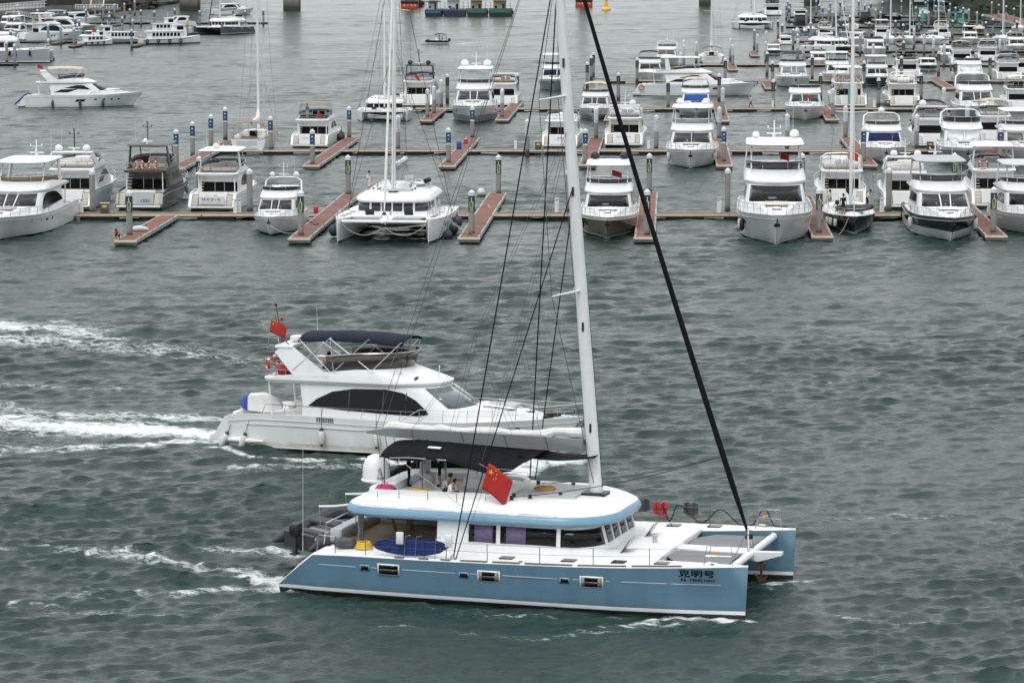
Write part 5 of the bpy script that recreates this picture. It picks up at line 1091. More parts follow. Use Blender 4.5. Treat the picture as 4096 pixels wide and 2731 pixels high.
        for sg in (-1, 1): G().patch([(5.4, sg * 1.95, 3.75), (3.5, sg * 1.95, 3.7), (2.4, sg * 1.72, 4.85), (2.75, sg * 1.70, 5.12), (3.4, sg * 1.70, 5.12)], .12).obj('arch_leg', 'white', t, 0)
        G().rbox(2.4, 3.35, -1.75, 1.75, 5.02, 5.20, .06).obj('radar_arch', 'white', t); ztop = 5.2
    elif top == 'hoop':
        for dx in (0, .55): G().tube([(4.6 - dx, -1.95, 3.75), (3.9 - dx, -1.85, 4.9), (3.8 - dx, -1.4, 5.25), (3.8 - dx, 0, 5.32), (3.8 - dx, 1.4, 5.25), (3.9 - dx, 1.85, 4.9), (4.6 - dx, 1.95, 3.75)], .07, 6).obj('radar_hoop', 'white', t)
        G().box(3.2, 3.9, -.5, .5, 5.28, 5.34).obj('radar_plate', 'white', t, 0); ztop = 5.34
    if top == 'bimini' or (top in ('arch', 'hoop') and canvas and canvas != 'none'):
        V = []; nx, ny = 8, 8
        for i in range(nx + 1):
            for j in range(ny + 1):
                u, v = i / nx, j / ny * 2 - 1; V.append((lerp(3.6, 9.1, u), v * 1.62, 5.84 - .10 * abs(math.sin(u * math.pi * 3)) * .5 - .30 * abs(v) ** 3 - .14 * (abs(u - .45) * 2) ** 2))
        G().add(V, [(i * (ny + 1) + j, (i + 1) * (ny + 1) + j, (i + 1) * (ny + 1) + j + 1, i * (ny + 1) + j + 1) for i in range(nx) for j in range(ny)]).obj('bimini_canvas', canvas, t, 60).modifiers.new('t', 'SOLIDIFY').thickness = .03
        g = G()
        for sg in (-1, 1):
            for a, b in (((5.4, 4.0), (3.7, 5.5)), ((5.6, 4.0), (5.3, 5.62)), ((5.6, 4.0), (7.3, 5.6)), ((7.6, 4.1), (5.3, 5.62)), ((8.6, 4.4), (9.0, 5.5)), ((7.6, 4.1), (9.0, 5.5)), ((3.4, 4.0), (5.3, 5.62))): g.tube([(a[0], sg * 1.92, a[1]), (b[0], sg * 1.60, b[1])], .02, 4)
        for x, z in ((3.7, 5.5), (5.3, 5.62), (7.3, 5.6), (9.0, 5.5)): g.tube([(x, -1.6, z), (x, 1.6, z)], .02, 4)
        g.obj('bimini_frame', 'steel', t); ztop = max(ztop, 5.8) if top == 'bimini' else ztop
    for x, y, r, m in domes:
        G().lathe([(r * .55, 0), (r * .6, .10), (r, .13), (r * 1.02, .2), (r, .13 + .65 * r), (r * .82, .13 + 1.1 * r), (r * .45, .13 + 1.4 * r), (.001, .13 + 1.5 * r)], 14, (x, y, ztop)).obj('satellite_dome', m, t)
    if mast:
        mz = ztop + mast * 1.2; mm = 'black' if mast > 1.5 else 'white'
        g = G().tube([(3.9, 0, ztop - .1), (3.75, 0, mz)], .045, 6); g.tube([(3.8, -.4, mz - .35), (3.8, .4, mz - .35)], .018, 5).rbox(3.6, 4.0, -.06, .06, mz - .75, mz - .66, .03).lathe([(.04, mz), (.06, mz + .05), (.06, mz + .16), (.02, mz + .18)], 6, (3.75, 0, 0))
        for y in (-.4, .4): g.lathe([(.04, mz - .35), (.05, mz - .2), (.01, mz - .16)], 6, (3.8, y, 0))
        g.obj('signal_mast', mm, t); G().rbox(3.5, 3.72, -.5, .5, ztop + .22, ztop + .31, .04).lathe([(.12, ztop), (.12, ztop + .22)], 8, (3.62, 0, 0)).obj('radar_scanner', 'white', t)
        G().tube([(4.4, 1.2, ztop), (4.3, 1.2, ztop + 2.4)], [.015, .006], 4).obj('aerial', 'white', t)
    # rails
    if rails:
        for sg in (-1, 1):
            S = [10.2, 11.4, 12.6, 13.8, 14.9, 15.9, 16.8, 17.5] if not far else [10.6, 12.4, 14.2, 15.7, 16.9, 17.6]
            P = [(x + .05, sg * (interp(x, _yw) - .07 + .05), interp(x, _yt) + .62) for x in S]
            g = G().tube([(9.2, sg * (interp(9.2, _yw) - .07), interp(9.2, _yt))] + P + ([(18.0, 0, 2.72)]), .02, 5)
            if not far: g.tube([(x, y, z - .30) for x, y, z in P], .012, 4)
            for x, p in zip(S, P): g.tube([(x, sg * (interp(x, _yw) - .07), interp(x, _yt)), p], .016, 4)
            g.obj('bow_rail', 'steel', t)
    t.matrix_world = xf
    return t
def ipane(name, A, Bq, t0, t1, v0, v1, m, parent, off=.03):
    """pane that follows the wall facets between ring indices t0 and t1"""
    ts = sorted({t0, t1} | {float(k) for k in range(math.ceil(t0), math.floor(t1) + 1)}); lo, hi = [], []
    def P(Rg, t): i = int(math.floor(t)); return Vector(Rg[i]).lerp(Vector(Rg[(i + 1) % len(Rg)]), t - i)
    for t in ts:
        a, b = P(A, t), P(Bq, t); d = P(A, min(t + .3, t1)) - P(A, max(t - .3, t0)); n = d.cross(b - a).normalized(); a, b = a.lerp(b, v0), a.lerp(b, v1)
        lo.append(a + n * off); hi.append(b + n * off)
    o = G().strip(lo, hi).obj(name, m, parent, 60); o.modifiers.new('t', 'SOLIDIFY').thickness = .012; return o
ROT_B = -R(92.8); ROT_S = R(87.2)
def YP(px, py, way, L, B, H=None, yaw=0.0):
    """frame of a moored boat: px,py = waterline of the near end; way 'B' bow near, 'S' stern near"""
    p = at(px, py); rz = (ROT_B if way == 'B' else ROT_S) + R(yaw + 1.6 * math.sin(px * .37)); sx, sy = L / 18, B / 4.8; sz = H or .9 * (.55 * sy + .45 * sx)
    f = Vector((math.cos(rz), math.sin(rz), 0)); o = p - f * (16.55 * sx if way == 'B' else -1.05 * sx)
    return frame(o, rz) @ Matrix.Diagonal((sx, sy, sz, 1))
def in_boat(xf, x, y, z, rz=0.0):                                   # unscaled frame at a point given in the boat's design coordinates
    p = xf @ Vector((x, y, z)); a = math.atan2((xf.to_3x3() @ Vector((1, 0, 0))).y, (xf.to_3x3() @ Vector((1, 0, 0))).x)
    return frame(p, a + rz)
# ------------------------------------------------------------------ the white motor yacht under way behind the catamaran
MX = frame((-13.63, 163.34, 0), R(-17.5)) @ Matrix.Diagonal((1, 1, 1, 1))
MY = yacht('white flybridge motor yacht with navy bimini under way behind the blue catamaran', MX, hull='white_stained', antif='antifoul_red', top='arch', canvas='navy', ports=None, side='arch', fsh=.82, flyscreen='glass_brown', ws='glass_clear', mull=2, stairs=True)
def mo(x, y, z, rz=0.0): return MX @ Matrix.Translation((x, y, z)) @ Matrix.Rotation(rz, 4, 'Z')
for sg in (-1, 1):
    P = [y_pt(x, z, sg, .02) for x, z in ((1.0, 1.22), (3.5, 1.24), (7, 1.20), (10.5, 1.20))]; G().tube(P, .03, 5).obj('hull_moulding', 'grey_light', MY)
    G().tube([y_pt(x, .34, sg, .012) for x in (1, 4, 8, 11, 13)], .012, 4).obj('hull_seam', 'grey_gel', MY)
    hull_patch('side_vent', [(4.85, 1.46), (5.75, 1.46), (5.75, 1.74), (4.85, 1.74)], 'charcoal', MY, (sg,))
    for k in range(7): hull_patch('vent_slat', [(4.92 + k * .12, 1.48), (4.97 + k * .12, 1.48), (4.97 + k * .12, 1.72), (4.92 + k * .12, 1.72)], 'grey_light', MY, (sg,), .024)
    G().tube([y_pt(15.0, 1.42, sg, .02) + Vector((.22 * math.cos(a), 0, .11 * math.sin(a))) for a in [2 * math.pi * q / 12 for q in range(12)]], .035, 5, 0, True).obj('hawse_ring', 'black', MY)
    for x in (6.4, 8.2, 9.4): G().box(x - .02, x + .02, sg * 1.965 - .005, sg * 1.965 + .005, 2.1, 2.4).add([(x - .025, sg * 1.975, 2.05), (x + .025, sg * 1.975, 2.05), (x + .025, sg * 1.81, 3.1), (x - .025, sg * 1.81, 3.1)], [(0, 1, 2, 3)]).obj('window_mullion', 'charcoal', MY, 0)
    g = G().tube([(1.9, sg * 2.25, 1.8), (2.1, sg * 2.27, 2.28), (5, sg * 2.35, 2.26), (10, sg * 2.33, 2.24)], .022, 5)
    for x in (3.2, 5.2, 7.3, 9.3): g.tube([(x - .12, sg * 2.3, 1.78), (x, sg * 2.34, 2.25)], .016, 4)
    g.obj('side_rail', 'steel', MY)
    G().tube([(-.9, sg * 1.9, .42), (-.2, sg * 2.1, .40), (1.2, sg * 2.28, .40), (2.0, sg * 2.30, .40)], [.06, .13, .13, .05], 8).obj('rubbing_strake', 'white', MY)
G().tube([(3.0, -1.3, 5.2), (2.6, -1.3, 5.6), (2.35, -.9, 6.2)], .03, 5).tube([(2.6, -1.2, 5.3), (2.3, -1.2, 7.1)], .03, 5).tube([(2.45, -1.2, 5.4), (2.25, -1.2, 6.6)], .02, 5).tube([(2.35, -1.45, 6.3), (2.3, -.8, 6.3)], .02, 5).obj('signal_mast', 'steel_dark', MY)
for x, z in ((2.55, 6.35), (2.55, 5.75)): G().lathe([(.05, 0), (.07, .04), (.07, .16), (.02, .18)], 8, (x, -1.1, z)).obj('signal_lamp', 'red', MY)
G().lathe([(.07, 0), (.08, .1), (.02, .16)], 8, (2.28, -1.2, 7.1)).obj('masthead_lamp', 'black', MY)
G().lathe([(.22, 0), (.34, .04), (.34, .20), (.25, .26)], 14, (3.0, -.2, 5.26)).obj('radar_dome', 'white', MY)
for x, y, z, h in ((2.6, -1.65, 5.2, 1.2), (3.6, 1.2, 5.1, 1.7)): G().tube([(x, y, z), (x - .05, y, z + h)], [.016, .006], 4).obj('aerial', 'white', MY)
G().lathe([(.05, 0), (.06, .2), (.15, .36), (.14, .34)], 12, (9.5, -1.35, 3.75), (.9, -.3, .0)).obj('horn', 'steel_dark', MY)
G().lathe([(.12, 0), (.12, .08), (.03, .1), (.03, .3), (.06, .36)], 8, (10.6, -.4, 3.65)).obj('searchlight', 'white', MY)
for x in (9.0, 10.2): G().lathe([(.02, 0), (.02, .2), (.05, .24), (.03, .3)], 8, (x, -1.5 if x < 10 else .9, 3.85)).obj('deck_lamp', 'white', MY)
G().tube([(16.1, -.5, 2.0), (16.3, -.1, 2.02), (16.7, .2, 2.05), (16.2, .4, 2.1), (16.0, 0, 2.12), (16.5, -.2, 2.15)], .09, 6).obj('anchor_warp', 'rope_dark', MY)
g = G().tube([(13.2, -1.0, 2.42), (13.2, -1.0, 2.58), (15.4, -.72, 2.34), (15.4, -.72, 2.16)], .018, 5).tube([(13.2, 1.0, 2.42), (13.2, 1.0, 2.58), (15.4, .72, 2.34), (15.4, .72, 2.16)], .018, 5); g.obj('trunk_rail', 'steel', MY)
_b = thing('jet_ski', 'covered jet ski with blue and white wrap on the yacht swim platform', 'jet ski')
G().loft([[(x, -w, z0), (x, -w * .8, z1), (x, 0, z1 + .06), (x, w * .8, z1), (x, w, z0), (x, 0, z0 - .08)] for x, w, z0, z1 in ((-.9, .3, .1, .35), (-.5, .42, .06, .5), (0, .45, .05, .62), (.4, .42, .06, .70), (.9, .22, .12, .45))]).obj('cover', 'cloth_white', _b, 50)
G().loft([[(x, -w, z0), (x, -w * .8, z1), (x, 0, z1 + .06), (x, w * .8, z1), (x, w, z0)] for x, w, z0, z1 in ((-.95, .32, .2, .4), (-.7, .40, .15, .5), (-.5, .43, .12, .54))]).obj('front_wrap', 'plastic_blue', _b, 50)
seat(_b, mo(-.15, .2, .55, R(80)))
_b = thing('covered_tender', 'tender under grey cover with blue edge in the yacht cockpit', 'tender')
G().loft([[(x, -w, z0), (x, -w * .85, z1), (x, 0, z1 + .08), (x, w * .85, z1), (x, w, z0)] for x, w, z0, z1 in ((-.95, .35, .2, .5), (-.5, .5, .05, .8), (.2, .5, .0, .85), (.8, .38, .05, .6), (1.1, .2, .1, .35))]).obj('cover', 'sail', _b, 50)
G().loft([[(x, -w, z0), (x, -w * .85, z1), (x, 0, z1 + .08), (x, w * .85, z1), (x, w, z0)] for x, w, z0, z1 in ((-1.0, .3, .3, .5), (-.82, .44, .12, .70), (-.6, .5, .08, .8))]).obj('cover_edge', 'plastic_blue', _b, 50)
seat(_b, mo(1.35, -1.0, 1.75, R(10)))
for i, (x, dz, tl, lab) in enumerate(((-.35, .0, .45, 'white fender tilted aft on the moving yacht swim platform'), (.75, -.05, .3, 'white fender hanging from the moving yacht quarter'), (5.15, .38, 0, 'white fender hanging amidships on the moving yacht under the vent'), (8.05, .40, 0, 'white fender hanging forward on the moving yacht side'))):
    p = y_pt(max(x, 0), .8, -1, .2); fender(lab, MX @ Vector((x, p.y, dz)), 'fender_white', .78, .17, tl, None, 1.1 if i > 1 else .9)
flag('red flag on a staff at the moving yacht arch', mo(2.2, -1.75, 6.15, R(5)) @ Matrix.Rotation(R(8), 4, 'Y'), .85, .62, .3, 1.0, True, seed=9)
ring_buoy('orange lifebuoy on the moving yacht aft fly rail', mo(2.05, -1.75, 4.25, R(30)), 'orange_red', .33)
ring_buoy('second orange lifebuoy at the aft end of the moving yacht fly deck', mo(2.0, -.5, 4.25, 0), 'orange_red', .33)
_b = thing('life_raft', 'red rolled life raft on the aft fly deck of the moving yacht', 'life raft'); G().lathe([(.1, -.55), (.26, -.5), (.29, -.2), (.29, .2), (.26, .5), (.1, .55)], 12, (0, 0, .3), (1, 0, 0)).obj('canister', 'red', _b); G().lathe([(.30, -.03), (.30, .03)], 12, (0, 0, .3), (1, 0, 0)).obj('strap', 'black', _b); seat(_b, mo(2.9, -1.15, 3.62, R(15)))
person('bare chested man sitting on the moving yacht fly deck', 'sit', 'skin', 'cloth_black', mo(4.75, -1.0, 3.62, 0), 1.75, True)
person('woman in white top holding the screen rail on the moving yacht', 'hold', 'cloth_white', 'cloth_white', mo(6.4, -.4, 3.10, 0), 1.62)
# ------------------------------------------------------------------ front row moored boats
X1 = YP(-22, 964, 'B', 23, 5.9, 1.0)
yacht('big white yacht with cream hardtop and row of portholes at the dock end', X1, top='hard', side='arch', ports='ovals', ws='glass_mid', flyscreen='tan_canvas', mast=1, mull=3)
_p = in_boat(X1, 0, 0, 0)
X2 = YP(1080, 941, 'B', 12.5, 4.0, .80)
yacht('small white flybridge boat with black fly screen beside the finger pontoon', X2, top='hoop', canvas='none', side='band', ports='ovals', ws='glass_mid', flyscreen='black', mast=1.2, mull=3, domes=((3.6, -1.2, .26, 'white'), (3.6, 1.3, .3, 'white')))
X4 = YP(2429, 958, 'B', 19.5, 5.1)
yacht('white yacht with tan brown hull and black domes on its hardtop', X4, hull='tan_hull', lower='tan_hull', band='white', antif='antifoul', top='hard', side='band', ports=None, ws='glass_dark', win='glass_dark', flyscreen='charcoal', mull=1, domes=((3.8, -1.2, .36, 'black'), (3.8, 1.2, .36, 'black')), mast=0)
_g = G().loft([[(3.2, -1.4, 0), (4.3, -1.4, 0), (4.1, -1.2, .55), (3.4, -1.2, .55)], [(3.2, -.6, 0), (4.3, -.6, 0), (4.1, -.6, .75), (3.4, -.6, .75)], [(3.2, .6, 0), (4.3, .6, 0), (4.1, .6, .75), (3.4, .6, .75)], [(3.2, 1.4, 0), (4.3, 1.4, 0), (4.1, 1.2, .55), (3.4, 1.2, .55)]])
X5 = YP(3106, 984, 'B', 25, 6.4, 1.30)
yacht('big white three deck yacht with grey fly screen and square hull windows', X5, top='hard', side='two', ports='rects', ws='glass_dark', flyscreen='glass_purple', fsh=.55, mull=1, topm='white', mast=.8, domes=((4.2, 1.3, .3, 'white'), (4.8, -1.2, .24, 'white')))
X7 = YP(3806, 968, 'B', 20.5, 5.6)
yacht('white yacht with black topsides and grey glass hardtop', X7, hull='black_hull', lower='white_hull', band='slate_hull', top='hard', topm='grey_gel', side='band', ports=None, ws='glass_mid', flyscreen='charcoal', fsh=.55, mull=3, mast=.7)
X8 = YP(4150, 945, 'B', 18, 5.2)
yacht('white yacht with beige boot and grey canopy at the far end of the row', X8, hull='white_hull', lower='cream', top='hard', topm='grey_light', side='two', ports='band', ws='glass_dark', flyscreen='glass_mid', mull=2)
# far side of the first walkway: sterns to the camera
X9 = YP(262, 842, 'S', 20, 5.2)
yacht('white yacht with two satellite domes and open aft doors moored stern to', X9, top='arch', canvas='none', side='slash', ports='rects', flyscreen='glass_brown', domes=((2.9, 1.2, .33, 'white'), (2.9, -1.2, .33, 'white')), mast=1.6)
X10 = YP(553, 843, 'S', 20.5, 4.9)
Y10 = yacht('dark grey yacht with charcoal hardtop and two lifebuoys on its fly rail', X10, hull='grey_hull', lower='grey_hull', band='charcoal', boot='grey_hull', top='hard', topm='charcoal', cabin='grey_hull', brow='grey_hull', side='band', ports='band', flyscreen='charcoal', transom='grey_gel', mast=1.7, deckm='grey_gel', domes=((4.6, .3, .26, 'white'),))
lettering('boat_number', '1321', (-.315, -.1, .72), (0, -1, 0), (.1, 0, 1), .30, 'print_black', Y10, width=.75)
for y in (.45, -.75): ring_buoy('orange lifebuoy on the dark grey yacht fly rail', in_boat(X10, 2.02, y, 4.1), 'orange_red', .40, 'lifebuoys of the dark grey yacht')
X11 = YP(845, 845, 'S', 17.5, 4.9)
Y11 = yacht('white yacht with hardtop and a big lettered name board on its transom', X11, top='hard', side='arch', ports='ovals', flyscreen='charcoal', mast=.6, domes=((5.2, .5, .3, 'cream'),))
G().box(-.42, -.36, -1.1, 1.2, .66, 1.42).obj('name_board', 'print_white', Y11, 0)
lettering('boat_name', '钱多多1号', (-.425, .95, .98), (0, -1, 0), (0, 0, 1), .28, 'print_black', Y11, width=1.7); lettering('boat_name', 'QIAN DUO DUO 1 HAO', (-.425, .95, .78), (0, -1, 0), (0, 0, 1), .08, 'print_grey', Y11, width=1.75); lettering('home_port', '三 亚', (-.32, .6, 1.48), (0, -1, 0), (.1, 0, 1), .12, 'print_black', Y11, width=1.1)
X12 = YP(3372, 832, 'S', 18, 4.8)
yacht('white yacht with boxy fly deck and stair moored stern to behind the black sloop', X12, top='hoop', canvas='none', side='two', ports='rects', flyscreen='cream')
X13 = YP(3628, 840, 'S', 18, 4.8)
yacht('white yacht with swept arch and teak cockpit beside the black and white yacht', X13, top='arch', canvas='none', side='arch', ports='ovals', domes=((2.9, -1.1, .33, 'white'), (2.9, 1.1, .33, 'white')), mast=1.3)
X14 = YP(3985, 836, 'S', 19, 5.0)
yacht('white yacht with white hardtop and one lifebuoy on its fly rail', X14, top='hard', side='band', ports='ovals')
ring_buoy('orange lifebuoy hanging on the white hardtop yacht fly rail', in_boat(X14, 2.0, 1.0, 4.05), 'orange_red', .42)
# ------------------------------------------------------------------ sailing monohulls (designed at 14 x 4.4 m)
_st = [(0, 1.25), (4, 1.20), (9, 1.28), (14, 1.48)]; _sw = [(0, 1.75), (3, 2.12), (6, 2.2), (8, 2.1), (10, 1.72), (12, 1.05), (13.3, .42), (14, .04)]
def sloop(label, xf, hull='white_hull', mast=19.0, cover='white', bim='tan_canvas', far=False, boot='white', group=None, deckm='white_deck'):
    t = thing('sailing_sloop', label, 'sailboat', group=group); rings = []
    for x in (0, 1.5, 3, 5, 7, 9, 10.5, 12, 13.2, 13.8, 14):
        zt = interp(x, _st); w = interp(x, _sw); f = interp(x, [(0, .85), (6, .86), (10, .66), (13, .4), (14, .3)])
        half = [(x, .02, -.5), (x, w * f * .6, -.25), (x - .06, w * f, .06), (x - .05, w * (f + .03), .16), (x, w * (f + 1) / 2 * 1.03, .7), (x, w, zt), (x, max(.01, w - .06), zt + .05), (x, max(.008, w - .12), zt)]
        rings.append(half + [(a, -b, c) for a, b, c in half[::-1]])
    def mf(i, j):
        if i in (-1, 11): return 0
        if j == 15: return 1
        j = min(j, 14 - j); return 1 if j < 2 else 2 if j == 2 else 0 if j < 5 else 3
    h = G().loft(rings, mf=mf).obj('hull', [hull, 'antifoul', boot, deckm], t, 35)
    G().loft([[(x, -w, z0), (x, -w * .82, z1), (x, 0, z1 + .08), (x, w * .82, z1), (x, w, z0)] for x, w, z0, z1 in ((4.2, 1.35, 1.18, 1.85), (6.5, 1.35, 1.2, 1.82), (9, 1.05, 1.25, 1.68), (10.8, .6, 1.3, 1.45))]).obj('coachroof', 'white_deck', t, 30)
    for sg in (-1, 1):
        G().add([(4.8, sg * 1.30, 1.40), (8.6, sg * 1.10, 1.42), (8.3, sg * 1.03, 1.62), (5.0, sg * 1.16, 1.74)][::sg], [(0, 1, 2, 3)]).obj('cabin_window', 'glass_dark', t, 0)
        G().rbox(1.0, 4.0, sg * 1.25 - .3, sg * 1.25 + .3, 1.2, 1.55, .06).obj('cockpit_coaming', 'white', t)
        G().tube([(1.1, sg * .95 + .33 * math.cos(a), 1.95 + .33 * math.sin(a)) for a in [2 * math.pi * q / 14 for q in range(14)]], .02, 5, 0, True).obj('steering_wheel', 'steel', t); G().rbox(1.1, 1.3, sg * .95 - .12, sg * .95 + .12, 1.2, 1.95, .04).obj('helm_pedestal', 'white', t)
        g = G(); P = [(x, sg * (interp(x, _sw) - .08), interp(x, _st) + .62) for x in (.2, 2.2, 4.4, 6.6, 8.8, 10.8, 12.6)]
        g.tube(P + [(14.0, sg * .12, 2.1)], .009 if not far else .012, 4); g.tube([(x, y, z - .3) for x, y, z in P], .007, 4)
        for x, y, z in P: g.tube([(x, y, z - .62), (x, y, z)], .016, 4)
        g.obj('guard_rail', 'steel', t)
    G().add([(.3, -1.0, 1.27), (4.1, -1.0, 1.27), (4.1, 1.0, 1.27), (.3, 1.0, 1.27)], [(0, 1, 2, 3)]).obj('cockpit_sole', 'teak', t, 0)
    G().box(4.15, 4.19, -.4, .4, 1.3, 1.82).obj('companionway', 'glass_dark', t, 0)
    G().box(-.03, -.005, -1.2, 1.2, .45, 1.1).obj('transom_door', 'grey_light' if hull == 'white_hull' else 'charcoal', t, 0)
    mz = 1.75 + mast
    mo_ = G().tube([(8.4, 0, 1.7), (8.3, 0, mz * .6), (8.15, 0, mz)], [.14, .13, .09], 8).obj('mast', 'alu', t)
    for q, l in ((.36, 1.35), (.66, 1.05)):
        z = 1.75 + mast * q
        for sg in (-1, 1): G().tube([(8.35, 0, z), (8.0, sg * l, z + .05)], .035, 5).obj('spreader', 'alu', mo_)
    for sg in (-1, 1): G().tube([(7.9, sg * 2.05, 1.25), (8.0, sg * 1.35, 1.75 + mast * .36), (8.0, sg * 1.05, 1.75 + mast * .66), (8.15, 0, mz - .2)], .012 if not far else .016, 4).tube([(8.1, sg * 2.0, 1.25), (8.3, 0, 1.75 + mast * .36)], .010, 4).obj('shroud', 'wire', t)
    G().tube([(13.8, 0, 1.5), (8.2, 0, mz - .4)], .035, 5).obj('furled_jib', 'sail', t); G().tube([(0.1, 0, 1.3), (8.1, 0, mz)], .010, 4).obj('backstay', 'wire', t)
    G().tube([(8.2, 0, 2.75), (2.6, 0, 2.65)], .09, 6).obj('boom', 'alu', t)
    rnd = random.Random(3); G().tube([(8.3, 0, 3.9), (8.1, 0, 3.3)] + [(7.9 - k * .55, rnd.uniform(-.04, .04), 2.95 - .02 * k) for k in range(10)], [.12, .22] + [.24 - .012 * k for k in range(10)], 7).obj('sail_cover', cover, t)
    if bim:
        V = []
        for i in range(5):
            for j in range(7): u, v = i / 4, j / 6 * 2 - 1; V.append((.3 + 2.6 * u, v * 1.5, 3.05 - .35 * abs(v) ** 2.5 - .1 * (2 * u - 1) ** 2))
        G().add(V, [(i * 7 + j, (i + 1) * 7 + j, (i + 1) * 7 + j + 1, i * 7 + j + 1) for i in range(4) for j in range(6)]).obj('bimini_canvas', bim, t, 60).modifiers.new('t', 'SOLIDIFY').thickness = .03
        g = G()
        for sg in (-1, 1): g.tube([(1.6, sg * 1.7, 1.5), (.4, sg * 1.5, 2.7)], .018, 4).tube([(1.6, sg * 1.7, 1.5), (2.8, sg * 1.5, 2.7)], .018, 4)
        g.obj('bimini_frame', 'steel', t)
    t.matrix_world = xf; return t
def SP(px, py, way, L, B, yaw=0.0, sz=None):
    p = at(px, py); rz = (ROT_B if way == 'B' else ROT_S) + R(yaw); sx, sy = L / 14, B / 4.4
    f = Vector((math.cos(rz), math.sin(rz), 0)); o = p - f * (13.9 * sx if way == 'B' else 0)
    return frame(o, rz) @ Matrix.Diagonal((sx, sy, sz or sx, 1))
def CP(pxl, pyl, pxr, pyr, L, way='B', H=None, yaw=0.0):
    """catamaran with its two near hull ends at two photo pixels"""
    a, b = at(pxl, pyl), at(pxr, pyr); c = (a + b) / 2; d = (b - a); rz = math.atan2(d.y, d.x) - R(90 + yaw)     # bows toward the camera
    sx = L / 18.8; sy = d.length / 8; f = Vector((math.cos(rz), math.sin(rz), 0))
    return frame(c - f * 18.7 * sx, rz) @ Matrix.Diagonal((sx, sy, H or (sx + sy) / 2, 1))
# ------------------------------------------------------------------ docked catamarans
CX1 = CP(1350, 972, 1716, 972, 19, yaw=5)
C1 = catamaran('white sailing catamaran with dark saloon windows docked bows out', CX1, fine=False, win='glass_purple', cover='sail')
person('person in white t-shirt and shorts standing on the docked catamaran deck', 'stand', 'cloth_white', 'cloth_white', in_boat(CX1, 9.0, -2.6, 3.5, R(60)), 1.75, True)
for y in (1.7, -1.4):
    V = [(6.5 + 1.2 * u, y + .75 * math.cos(math.pi * v / 6), 3.7 + .75 * math.sin(math.pi * v / 6)) for u in (0, .5, 1) for v in range(7)]
    G().add(V, [(i * 7 + j, (i + 1) * 7 + j, (i + 1) * 7 + j + 1, i * 7 + j + 1) for i in range(2) for j in range(6)]).obj('spray_hood', 'grey_gel', C1, 60)
for i, (x, y, z, lab) in enumerate(((15.2, -4.9, .7, 'dark blue ball fender at the catamaran bow by the left pontoon'), (14.2, 5.15, .2, 'dark blue ball fender hanging low beside the pontoon pile'), (11.2, 5.35, .6, 'dark blue ball fender amidships on the docked catamaran'), (8.6, 5.4, .9, 'dark blue ball fender aft on the docked catamaran side'))):
    ball_fender(lab, CX1 @ Vector((x, y, z)), 'fender_blue', .42)
for s_, lab in ((-1, 'sagging white mooring line from the catamaran left bow to its anchor roller'), (1, 'sagging white mooring line from the catamaran right bow to its anchor roller')):
    o = G().tube([CX1 @ Vector(p) for p in arc((18.3, s_ * 3.7, 1.55), (18.5, s_ * .2, 1.2), .75, 12)], .03, 5).obj('mooring_rope', 'rope_pale'); tag(o, lab, 'rope')
CX2 = CP(1446, 487, 1627, 486, 13.5, yaw=4)
catamaran('smaller white catamaran with long black saloon window docked bows out', CX2, cover='sail', boom=True)
CX3 = CP(2953, 118, 3086, 118, 15.5); catamaran('far white catamaran with four saloon windows anchored near the bridge', CX3, cover='sail')
CX4 = CP(768, 139, 893, 139, 15.5, H=1.0, yaw=26); catamaran('slate grey catamaran with black furled headsail at the long thin dock', CX4, hull='slate_hull', boot='grey_light')
CX5 = frame(at(3255, 205), R(-60)) @ Matrix.Diagonal((.68, .9, .8, 1)); catamaran('white catamaran tucked behind the navy bimini yachts', CX5, cover='sail')
CX6 = frame(at(-240, 250), R(3)) @ Matrix.Diagonal((1.12, .9, 1.35, 1)); catamaran('pale grey catamaran with black square hull windows beside the log boom dock', CX6, hull='grey_hull2', mast=False, boom=False)
for i, x in enumerate((12.2, 13.2, 15.6)): fender('dark fender hanging on the pale grey catamaran side', CX6 @ Vector((x, -4.98, 1.0)), 'navy', .95, .2, 0, 'fenders on the pale grey catamaran', .4)
# ------------------------------------------------------------------ sloops
S6 = SP(3416, 938, 'B', 14.5, 4.6)
sloop('black hulled sloop with bare white mast docked bow out', S6, hull='black_hull', mast=22, cover='black_canvas', bim=None, deckm='white_deck')
_t = tender('grey rolled dinghy lying on the black sloop foredeck', in_boat(S6, 9.6, 0, 1.6, R(90)) @ Matrix.Diagonal((.8, .8, .8, 1)))
S19 = SP(993, 606, 'S', 16, 5.0); sloop('sloop with tan bimini and teak decks moored stern to', S19, mast=21, cover='sail', bim='tan_canvas', deckm='teak')
S40 = SP(2847, 254, 'S', 15, 5.0); sloop('white sloop with dark bimini and two helm wheels at a far dock', S40, mast=20, cover='grey_light', bim='charcoal')
for x, y, L, m, k, lab in ((3569, 178, 12, 15, 'B', 'small white sloop moored under the far dock beside a white flybridge'), (3658, 177, 12, 14.5, 'B', 'small white sloop with hatch between two pale piles'), (3795, 180, 13.5, 16, 'B', 'small white sloop with black cockpit behind the beige canopy'), (4019, 177, 12.5, 15, 'B', 'small white sloop with yellow kit on its cockpit')):
    sloop(lab, SP(x, y, k, L, 3.9, random.uniform(-3, 22)), mast=m, cover='white', bim=None, far=True)
sloop('grey masted sloop with white sail bundle among the jet skis', SP(3245, 135, 'B', 11, 3.6), mast=17, cover='sail', bim=None, far=True)
sloop('sloop half hidden behind the teal workboats', SP(3412, 118, 'S', 11, 3.6), mast=16, cover='sail', bim=None, far=True); sloop('sloop at the pier root beside the wooded bank', SP(4088, 130, 'B', 11, 3.6), mast=17, cover='sail', bim=None, far=True)
